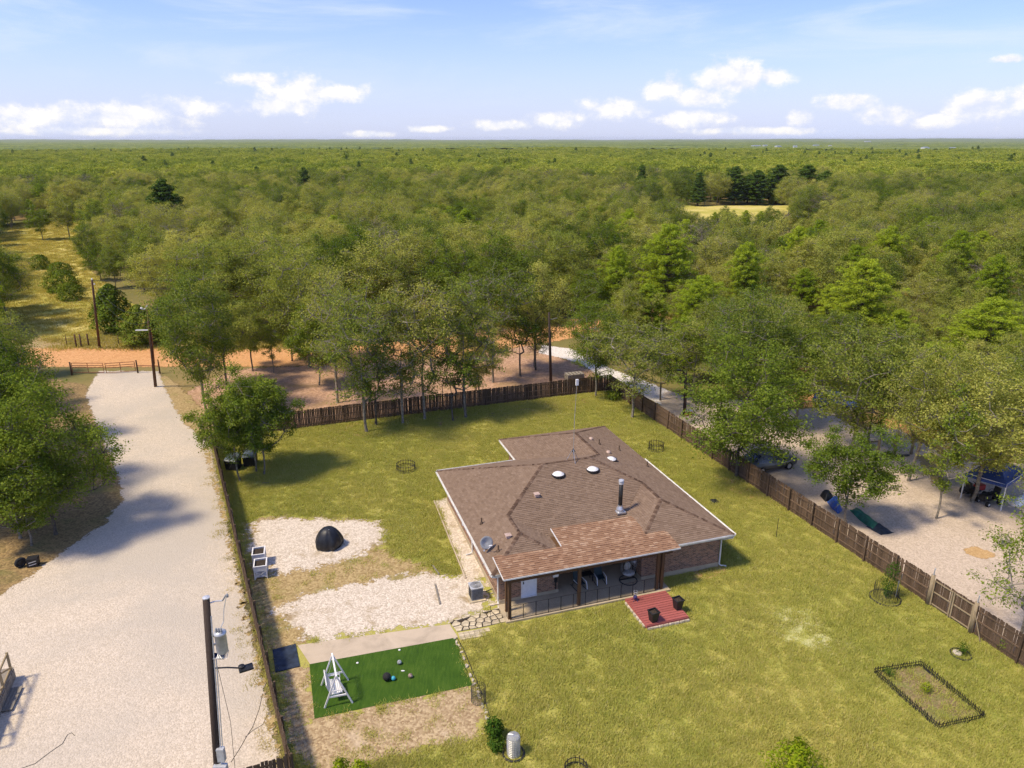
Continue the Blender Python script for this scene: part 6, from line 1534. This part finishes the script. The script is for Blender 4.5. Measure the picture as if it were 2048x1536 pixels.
p = G(1376, 830); cl_ = thing('cooler', 'small red cooler with white lid behind the fence', 'cooler', p, .4); s = MB(); s.box((0, 0, .22), (.7, .42, .42)); s.build('body', M['red'], cl_); s = MB(); s.box((0, 0, .46), (.72, .44, .08)); s.build('lid', M['white'], cl_); s = MB(); s.tube([(-.3, -.23, .4), (-.3, -.3, .5), (.3, -.3, .5), (.3, -.23, .4)], .015, 5); s.build('handle', M['white'], cl_)
p = G(1148, 772); pl_ = thing('pallet_stack', 'stack of grey pallets behind the back fence by the antenna top', 'pallets', p, R(18))
for k in range(4):
    s = MB(); 
    for j in range(5): s.box((-.85 + j * .42, 0, 1.0 + k * .17), (.3, 1.1, .03))
    for y in (-.5, 0, .5): s.box((0, y, .93 + k * .17), (2.0, .09, .1))
    s.build('pallet', M['greywood'], pl_)
s = MB(); s.box((0, 0, .44), (1.9, 1.0, .86)); s.build('crate_base', M['greywood'], pl_)

# ================================================================ left side things
def bin_(label, p, rz):
    t = thing('storage_bin', label, 'bin', p, rz)
    s = MB(); a, c = .46, .52; s.add([(-a, -a, 0), (a, -a, 0), (a, a, 0), (-a, a, 0), (-c, -c, .95), (c, -c, .95), (c, c, 1.2), (-c, c, 1.2)], [(3, 2, 1, 0), (0, 1, 5, 4), (1, 2, 6, 5), (2, 3, 7, 6), (3, 0, 4, 7), (4, 5, 6, 7)]); s.build('body', M['black'], t)
    s = MB(); s.add([(-.56, -.6, .97), (.56, -.6, .97), (.56, .58, 1.25), (-.56, .58, 1.25), (-.5, -.5, 1.06), (.5, -.5, 1.06), (.5, .5, 1.33), (-.5, .5, 1.33)], [(3, 2, 1, 0), (0, 1, 5, 4), (1, 2, 6, 5), (2, 3, 7, 6), (3, 0, 4, 7), (4, 5, 6, 7)]); s.build('lid', M['slate'], t)
    s = MB(); s.tube([(-.4, -.55, .85), (.4, -.55, .85)], .025, 6); s.build('handle', M['black'], t)
    for x in (-.38, .38): s = MB(); s.tube([(x - .05, .5, .14), (x + .05, .5, .14)], .14, 12); s.build('wheel', M['rubber'], t)
bin_('black bin with grey blue lid behind the small oaks, left one', G(468, 938), R(-8)); bin_('black bin with grey blue lid behind the small oaks, right one', G(502, 930), R(6))
p = G(43, 1134); ty = thing('car_tyre', 'black car tyre standing under the left oak', 'tyre', (p.x, p.y, .34), R(-38)); s = MB(); s.ring((0, 0, 0), .245, .11, 28, 10, Matrix.Rotation(R(90), 3, 'Y')); s.build('tread', M['rubber'], ty, True)
s = MB(); s.tube([(-.07, 0, 0), (.07, 0, 0)], .16, 14); s.build('rim', M['blackmetal'], ty); s = MB(); [s.box((-.08, .09 * math.cos(a), .09 * math.sin(a)), (.02, .03, .03)) for a in [k * 1.2566 for k in range(5)]]; s.build('lug', M['lightgrey'], ty)
p = G(68, 1131); bx = thing('tool_box', 'black box with bright metal strips beside the tyre', 'box', p, R(15)); s = MB(); s.box((0, 0, .26), (.62, .5, .52)); s.build('body', M['black'], bx); s = MB(); s.box((0, .02, .56), (.64, .52, .08)); s.build('lid', M['black'], bx)
for z in (.2, .38): s = MB(); s.bar((-.18, -.26, z - .04), (.26, -.26, z + .06), .03, .04); s.build('metal_strip', M['lightgrey'], bx)
# timber porch at the lower left and a plank ramp
pw = thing('timber_porch', 'weathered timber porch with railing cut by the left edge', 'porch', (-25.15, 29.55, 0), R(-70))
s = MB(); s.box((0.9, -.75, .62), (5.4, 1.5, .06)); s.build('floor_board', M['greywood'], pw)
for x in (-1.6, -.2, 1.2, 2.6, 3.4): s = MB(); s.box((x, -.06, .85), (.1, .1, 1.7)); s.build('post', M['treated'], pw)
for z in (.75, 1.62): s = MB(); s.bar((-1.6, -.06, z), (3.4, -.06, z), .06, .12); s.build('rail', M['treated'], pw)
for k in range(3): s = MB(); s.bar((-1.6 + 1.6 * k, -.02, .78), (-.1 + 1.6 * k, -.02, 1.55), .04, .09); s.build('brace', M['treated'], pw)
for k in range(10): s = MB(); s.box((-1.55 + k * .5, -.0, .3), (.46, .03, .5)); s.build('skirt_board', M['greywood'], pw)
rp = thing('plank_ramp', 'grey plank ramp lying on the gravel at the lower left', 'ramp', G(19, 1402), R(-73))
for k in range(5): s = MB(); s.box((0, -.3 + k * .15, .12), (1.7, .135, .035)); s.build('plank', M['greywood'], rp)
for x in (-.7, 0, .7): s = MB(); s.box((x, 0, .05), (.09, .74, .09)); s.build('bearer', M['greywood'], rp)
s = MB(); s.tube([G(x, y) + Vector((0, 0, .02)) for x, y in ((35, 1540), (70, 1528), (100, 1505), (125, 1488), (135, 1470), (143, 1466), (150, 1472))], .012, 5); tag(s.build('cable', M['wire']), 'thin dark cable lying across the lower left gravel', 'cable')
s = MB(); s.tube([G(x, y) + Vector((0, 0, .02)) for x, y in ((525, 1388), (518, 1420), (505, 1455), (494, 1472), (478, 1500), (462, 1525))], .012, 5); s.tube([G(x, y) + Vector((0, 0, .02)) for x, y in ((538, 1425), (525, 1450), (505, 1462), (490, 1475))], .01, 5); tag(s.build('dry_branch', M['bark']), 'thin dry branch on the gravel near the left fence', 'branch')

# ================================================================ small plants and cages
def plant(name, label, p, C, N, S_, mat, aspect=.5, extra=None, cat='plant'):
    t = thing(name, label, cat, p); me = leaves_mesh(name, C, N, S_, RNG, aspect); link('foliage', me, M[mat], t)
    if extra is not None: extra.build('stem', M['bark'], t)
    return t
def blob(n, r, h, seed, z0=.05):
    g = np.random.default_rng(seed); d = g.normal(size=(n, 3)); d /= np.linalg.norm(d, axis=1, keepdims=True); rad = g.uniform(.35, 1, (n, 1)) ** .6
    C = d * rad * np.array([r, r, h / 2]) * (1 + .25 * np.sin(7 * d[:, :1] + 5 * d[:, 1:2])); C[:, 2] += h / 2 + z0; return C, d + np.array([0, 0, .6]) + g.normal(size=(n, 3)) * .5
def stems(n, r, h, seed):
    g = random.Random(seed); s = MB()
    for _ in range(n): a = g.uniform(0, 6.28); s.tube([(0, 0, 0), (r * .4 * math.cos(a), r * .4 * math.sin(a), h * .5), (r * .7 * math.cos(a), r * .7 * math.sin(a), h * .85)], [.02, .014, .006], 4)
    return s
C, N = blob(900, .42, 1.15, 1); plant('leafy_shrub', 'leafy dark green shrub at the end of the edging stones', G(988, 1478), C, N, RNG.uniform(.08, .17, len(C)), 'shrub', .55, stems(6, .4, 1.1, 1), 'shrub')
C, N = blob(500, .38, .55, 2); plant('leafy_shrub', 'lower part of leafy shrub growing beside the edging', G(992, 1500), C, N, RNG.uniform(.08, .16, len(C)), 'shrub', .55, stems(4, .3, .5, 2), 'shrub')
# wire cylinder on a dark ring
def cage(label, px, py, r, h, mat, base=True, post=False, dome=False, bare=False):
    p = G(px, py); t = thing('wire_cage', label, 'wire cage', (p.x, p.y, 0))
    if base: s = MB(); s.ring((0, 0, .05), r + .18, .055, 34, 6); s.build('base_ring', M['blackmetal'], t, True)
    s = MB(); n = 22; prof = [(r, .02), (r, h)] + ([(r * .8, h + r * .25), (r * .02, h + r * .35)] if dome else [])
    for k in range(n):
        a = 2 * math.pi * k / n; s.tube([(R0 * math.cos(a), R0 * math.sin(a), z) for R0, z in prof], .009, 3, cap=False)
    for k in range(int(h / .1)): s.ring((0, 0, .05 + k * .1), r, .008, 24, 3)
    tag(s.build('wires', M[mat], t), kind='stuff')
    if dome:
        s = MB(); s.lathe((0, 0, 0), [(r, .05), (r, h), (r * .8, h + r * .25), (.02, h + r * .35)], 24); s.f = s.f[:-2]; s.build('net', M['palescreen'], t, True)
    if post: s = MB(); s.box((r, .05, .6), (.05, .05, 1.25)); s.build('stake', M['lightgrey'], t)
    return t
cage('tall pale mesh cylinder with domed top on dark ring at the bottom', 1027, 1508, .30, 1.0, 'galv', True, False, True)
C, N = blob(160, .2, .5, 3); plant('young_plant', 'small young plant inside the pale mesh cylinder', G(1027, 1508), C, N, RNG.uniform(.05, .1, len(C)), 'shrub', .4, stems(2, .1, .5, 3))
cage('thin grey wire cylinder standing at the corner of the turf', 957, 1402, .36, .95, 'wire', False)
cage('dark wire cage with grey stake round the tall sapling by right fence', 1770, 1197, .68, 1.0, 'blackmetal', True, True)
g = np.random.default_rng(9); n = 1300; z = g.uniform(.25, 2.5, n); a = g.uniform(0, 6.28, n); rad = .45 * np.sin(np.clip((z - .1) / 2.6, 0, 1) * 3.0) * g.uniform(.2, 1.15, n) + .05
C = np.stack([rad * np.cos(a) + .1 * z, rad * np.sin(a), z], 1); N = np.stack([np.cos(a), np.sin(a), np.full(n, .8)], 1) + g.normal(0, .5, (n, 3))
plant('sapling', 'tall feathery green sapling inside the dark wire cage', G(1770, 1197), C, N, g.uniform(.07, .16, n), 'shrub', .3, MB().tube([(0, 0, 0), (.05, 0, 1), (.2, 0, 2.4)], [.03, .02, .008], 5), 'sapling')
p = G(1921, 1310); rg = thing('garden_ring', 'low dark ring round a small plant near the right fence', 'ring', (p.x, p.y, 0)); s = MB(); s.ring((0, 0, .05), .5, .05, 30, 6); s.build('hoop', M['blackmetal'], rg, True); s = MB(); s.lathe((-.12, .1, 0), [(.26, 0), (.24, .1), (.12, .16), (.02, .17)], 9); s.build('stone', M['rock'], rg)
C, N = blob(260, .28, .75, 5); plant('young_plant', 'small green plant inside the low dark ring', G(1924, 1310), C, N, RNG.uniform(.06, .13, len(C)), 'shrub', .4, stems(3, .2, .7, 5))
C, N = blob(200, .26, .6, 6); plant('young_plant', 'yellow green seedling in the middle of the picket edged bed', G(1850, 1385), C, N, RNG.uniform(.06, .13, len(C)), 'lime', .4, stems(3, .2, .6, 6))
C, N = blob(220, .3, .5, 7); plant('young_plant', 'dark green tuft at the left end of the picket edged bed', G(1778, 1352), C, N, RNG.uniform(.06, .13, len(C)), 'shrub', .3, stems(3, .2, .5, 7))
C, N = blob(320, .4, .8, 8); plant('weed_clump', 'green weeds growing against the right fence near the gate', G(2010, 1305), C, N, RNG.uniform(.07, .16, len(C)), 'greenoak', .35, stems(4, .3, .8, 8))
C, N = blob(700, .9, 1.0, 9); plant('weed_clump', 'green bush at the foot of the right fence corner trees', G(1225, 800), C, N, RNG.uniform(.1, .22, len(C)), 'greenoak', .5, stems(6, .8, .9, 9))
# tops of lime green saplings in front of the camera
for k, (px, py, r_, h, n, lab) in enumerate(((1592, 1545, 1.15, 2.6, 2600, 'bright lime green bush cut by the bottom edge of the view'), (683, 1560, .5, 1.9, 700, 'left bright lime green sapling at the bottom edge'), (722, 1568, .55, 2.1, 800, 'right bright lime green sapling at the bottom edge'))):
    g = np.random.default_rng(40 + k); z = g.uniform(.1, 1, n) ** .8; a = g.uniform(0, 6.28, n); lob = 1 + .4 * np.sin(4 * a + k + z * 4) + .35 * np.sin(7 * a - z * 9)
    rad = r_ * (1 - z ** 2.2) ** .5 * lob * g.uniform(.3, 1, n) ** .5; C = np.stack([rad * np.cos(a), rad * np.sin(a), z * h], 1) + g.normal(0, .05, (n, 3)); N = np.stack([np.cos(a), np.sin(a), np.full(n, 1.0)], 1) + g.normal(0, .5, (n, 3))
    pp = G(px, py, h * .45); plant('lime_sapling', lab, (pp.x, pp.y, 0), C, N, g.uniform(.08, .2, n), 'lime', .45, stems(8, r_, h, 40 + k), 'bush')
hoop_fence('tree_ring_fence', 'black ring cage at the bottom edge below the house', 1152, 1548, .5, .5, 16)
p = G(1552, 1075); s = MB(); s.tube([(0, 0, -.1), (.01, 0, 1.5)], .02, 6); st_ = tag(s.build('garden_stake', M['blackmetal'], None, loc=(p.x, p.y, 0)), 'thin dark stake standing alone on the lawn right of house', 'stake')
lump('hose_pile', 'dark green coiled object on the lawn right of the house', 'hose', gp((1418, 1000), (1432, 998), (1441, 1006), (1426, 1010)), .18, 'cover', 12)
for px, py, lab, m in ((531, 967, 'short pale stick on the lawn by the small oaks', 'greywood'),):
    p = G(px, py); s = MB(); s.bar((-.25, 0, .04), (.25, .05, .05), .06); tag(s.build('stick', M[m], None, loc=(p.x, p.y, 0)), lab, 'stick')

# ================================================================ far buildings
for i, (px, py, w, h, d) in enumerate(((1512, 293, 20, 4, 12), (1530, 292, 9, 4, 10), (1556, 294, 11, 4, 10), (1590, 295, 7, 5, 8), (1632, 292, 14, 4, 10), (1660, 293, 7, 4, 8), (1850, 297, 10, 4, 10), (1905, 298, 8, 4, 9), (1735, 284, 40, 7, 20))):
    p = G(px, py, 10.5); t = thing('far_building', ('long' if w > 15 else 'small') + ' white building far off in the woods near the horizon', 'building', (p.x, p.y, 0), random.uniform(-.3, .3), 'white buildings on the horizon')
    s = MB(); s.box((0, 0, 5 + h * .3), (w, d, 10 + h * .6)); s.build('wall', M['white'], t); s = MB(); z0 = 10 + h * .6
    s.add([(-w / 2 - .5, -d / 2 - .5, z0), (w / 2 + .5, -d / 2 - .5, z0), (w / 2 + .5, d / 2 + .5, z0), (-w / 2 - .5, d / 2 + .5, z0), (-w / 2, 0, z0 + h * .3), (w / 2, 0, z0 + h * .3)], [(0, 1, 5, 4), (2, 3, 4, 5), (1, 2, 5), (3, 0, 4), (3, 2, 1, 0)]); s.build('roof', M['galv'], t)
for px, py, lab in ((22, 425, 'pale roofed shed glimpsed among the trees at the far left'), (92, 402, 'whitish shed roof among the trees above the meadow')):
    p = G(px, py); t = thing('shed', lab, 'shed', p, R(20)); s = MB(); s.box((0, 0, 2.5), (7, 4, 5)); s.build('wall', M['stone'], t); s = MB(); s.add([(-4, -2.5, 5), (4, -2.5, 5), (4, 2.5, 5), (-4, 2.5, 5), (-4, 0, 6.4), (4, 0, 6.4)], [(0, 1, 5, 4), (2, 3, 4, 5), (1, 2, 5), (3, 0, 4), (3, 2, 1, 0)]); s.build('roof', M['lightgrey'], t)

# ================================================================ grass
def tuft(seed, n, r, h0, w, mat=None):
    g = np.random.default_rng(seed); x = g.normal(0, r * .5, n); y = g.normal(0, r * .5, n); h = h0 * g.uniform(.5, 1.4, n); a = g.uniform(0, 6.28, n); l = g.uniform(.2, 1.1, n) * h; ww = w * g.uniform(.6, 1.4, n); b = a + math.pi / 2
    V = np.stack([np.stack([x - ww * np.cos(b), y - ww * np.sin(b), np.zeros(n)], 1), np.stack([x + ww * np.cos(b), y + ww * np.sin(b), np.zeros(n)], 1), np.stack([x + l * np.cos(a), y + l * np.sin(a), h], 1)], 1).reshape(-1, 3)
    me = npmesh('tuft', V, np.arange(3 * n).reshape(n, 3), g.random(n)); me.materials.append(mat or M['blade']); return me


TUFTS = [tuft(k, 64, .42, .12 + .025 * (k % 3), .016) for k in range(5)]
GOLD = [tuft(20 + k, 70, .42, .11, .013, M['goldblade']) for k in range(4)]
def grass(name, label, poly, excl, dens, seed, s0, s1, kinds=None):
    g = np.random.default_rng(seed); xs = [p[0] for p in poly]; ys = [p[1] for p in poly]; A = (max(xs) - min(xs)) * (max(ys) - min(ys)); n = int(A * dens)
    Q = np.stack([g.uniform(min(xs), max(xs), n), g.uniform(min(ys), max(ys), n)], 1); k = inpoly(Q, [(p[0], p[1]) for p in poly])
    for e, keep in excl: k &= ~(inpoly(Q, [(p[0], p[1]) for p in e]) & (g.random(n) > keep))
    cl = vnoise(Q[:, 0] * .7, Q[:, 1] * .7, seed); k &= g.random(n) < .75 + .25 * cl
    Q = Q[k]; n = len(Q); cl = vnoise(Q[:, 0] * .5, Q[:, 1] * .5, seed + 3)
    o = gn_instancer(name, np.c_[Q, np.full(n, .0)], kinds or TUFTS, g.uniform(0, 6.28, n), s0 + (s1 - s0) * (cl * .6 + g.random(n) * .5), g.integers(0, 4, n)); o['label'] = label; o['category'] = 'grass'; return o


HP = [HW(u, v) for u, v in ((.0, -1.3), (11.1, -1.4), (11.1, .1), (15.5, .1), (15.5, 18.7), (6.9, 18.7), (6.9, 14.3), (.5, 14.3))]
WORN = gp((482, 1060), (520, 1030), (760, 1040), (775, 1110), (850, 1130), (890, 1165), (870, 1200), (560, 1300), (530, 1300), (500, 1200))
SIDE = gp((868, 1002), (898, 994), (925, 1040), (975, 1120), (985, 1152), (930, 1160), (905, 1090)); DKP = [HW(u, v) for u, v in ((7.85, -4.3), (10.6, -4.3), (10.6, -1.4), (7.85, -1.4))]
PATH = gp((530, 1300), (899, 1245), (920, 1262), (1018, 1243), (1012, 1225), (990, 1215), (1000, 1262), (916, 1284), (600, 1335), (545, 1350))
grass('lawn_grass', 'yellow green mown grass of the lawn', LAWN, [(HP, 0), (WORN, .05), (PAD1, .0), (PAD2, .0), (TURF, 0), (MUL, .10), (SIDE, 0), (PATH, 0), (BEDP, .25), (DKP, 0), (FP, 0), (gp((1530, 1215), (1580, 1210), (1650, 1245), (1690, 1290), (1620, 1302), (1560, 1270)), .45)], 20, 3, .65, 1.1)
grass('fence_weeds', 'weeds and dry grass along the foot of the left fence', [(-27.8, 61.6), (-9.5, 24.2), (-10.6, 24.2), (-13.6, 31.0), (-17.3, 38.2), (-21.1, 46.2), (-28.6, 61.2)], [], 1.8, 9, .5, 1.2, GOLD)
grass('meadow_grass', 'long golden grass of the meadow', MEADOW, [], 1.2, 5, 1.5, 2.6, GOLD)
grass('verge_grass', 'thin grass on the dirt lot and road verge', [(-62, 94), (-62, 100), (-25, 100), (-25, 94)], [], 1.5, 6, 2.0, 3.5, GOLD)

# ================================================================ air
hz = MB(); hz.box((0, 6400, 24), (24000, 14200, 50)); m = bpy.data.materials.new('thin summer haze'); m.use_nodes = True; nt = m.node_tree; nt.nodes.clear()
out = nn(nt, 'ShaderNodeOutputMaterial'); pv_ = nn(nt, 'ShaderNodeVolumePrincipled'); setin(pv_, Density=HAZE, Anisotropy=0.2); pv_.inputs['Color'].default_value = (0.90, 0.94, 0.99, 1); nt.links.new(pv_.outputs[0], out.inputs['Volume'])
tag(hz.build('haze', m), kind='stuff')
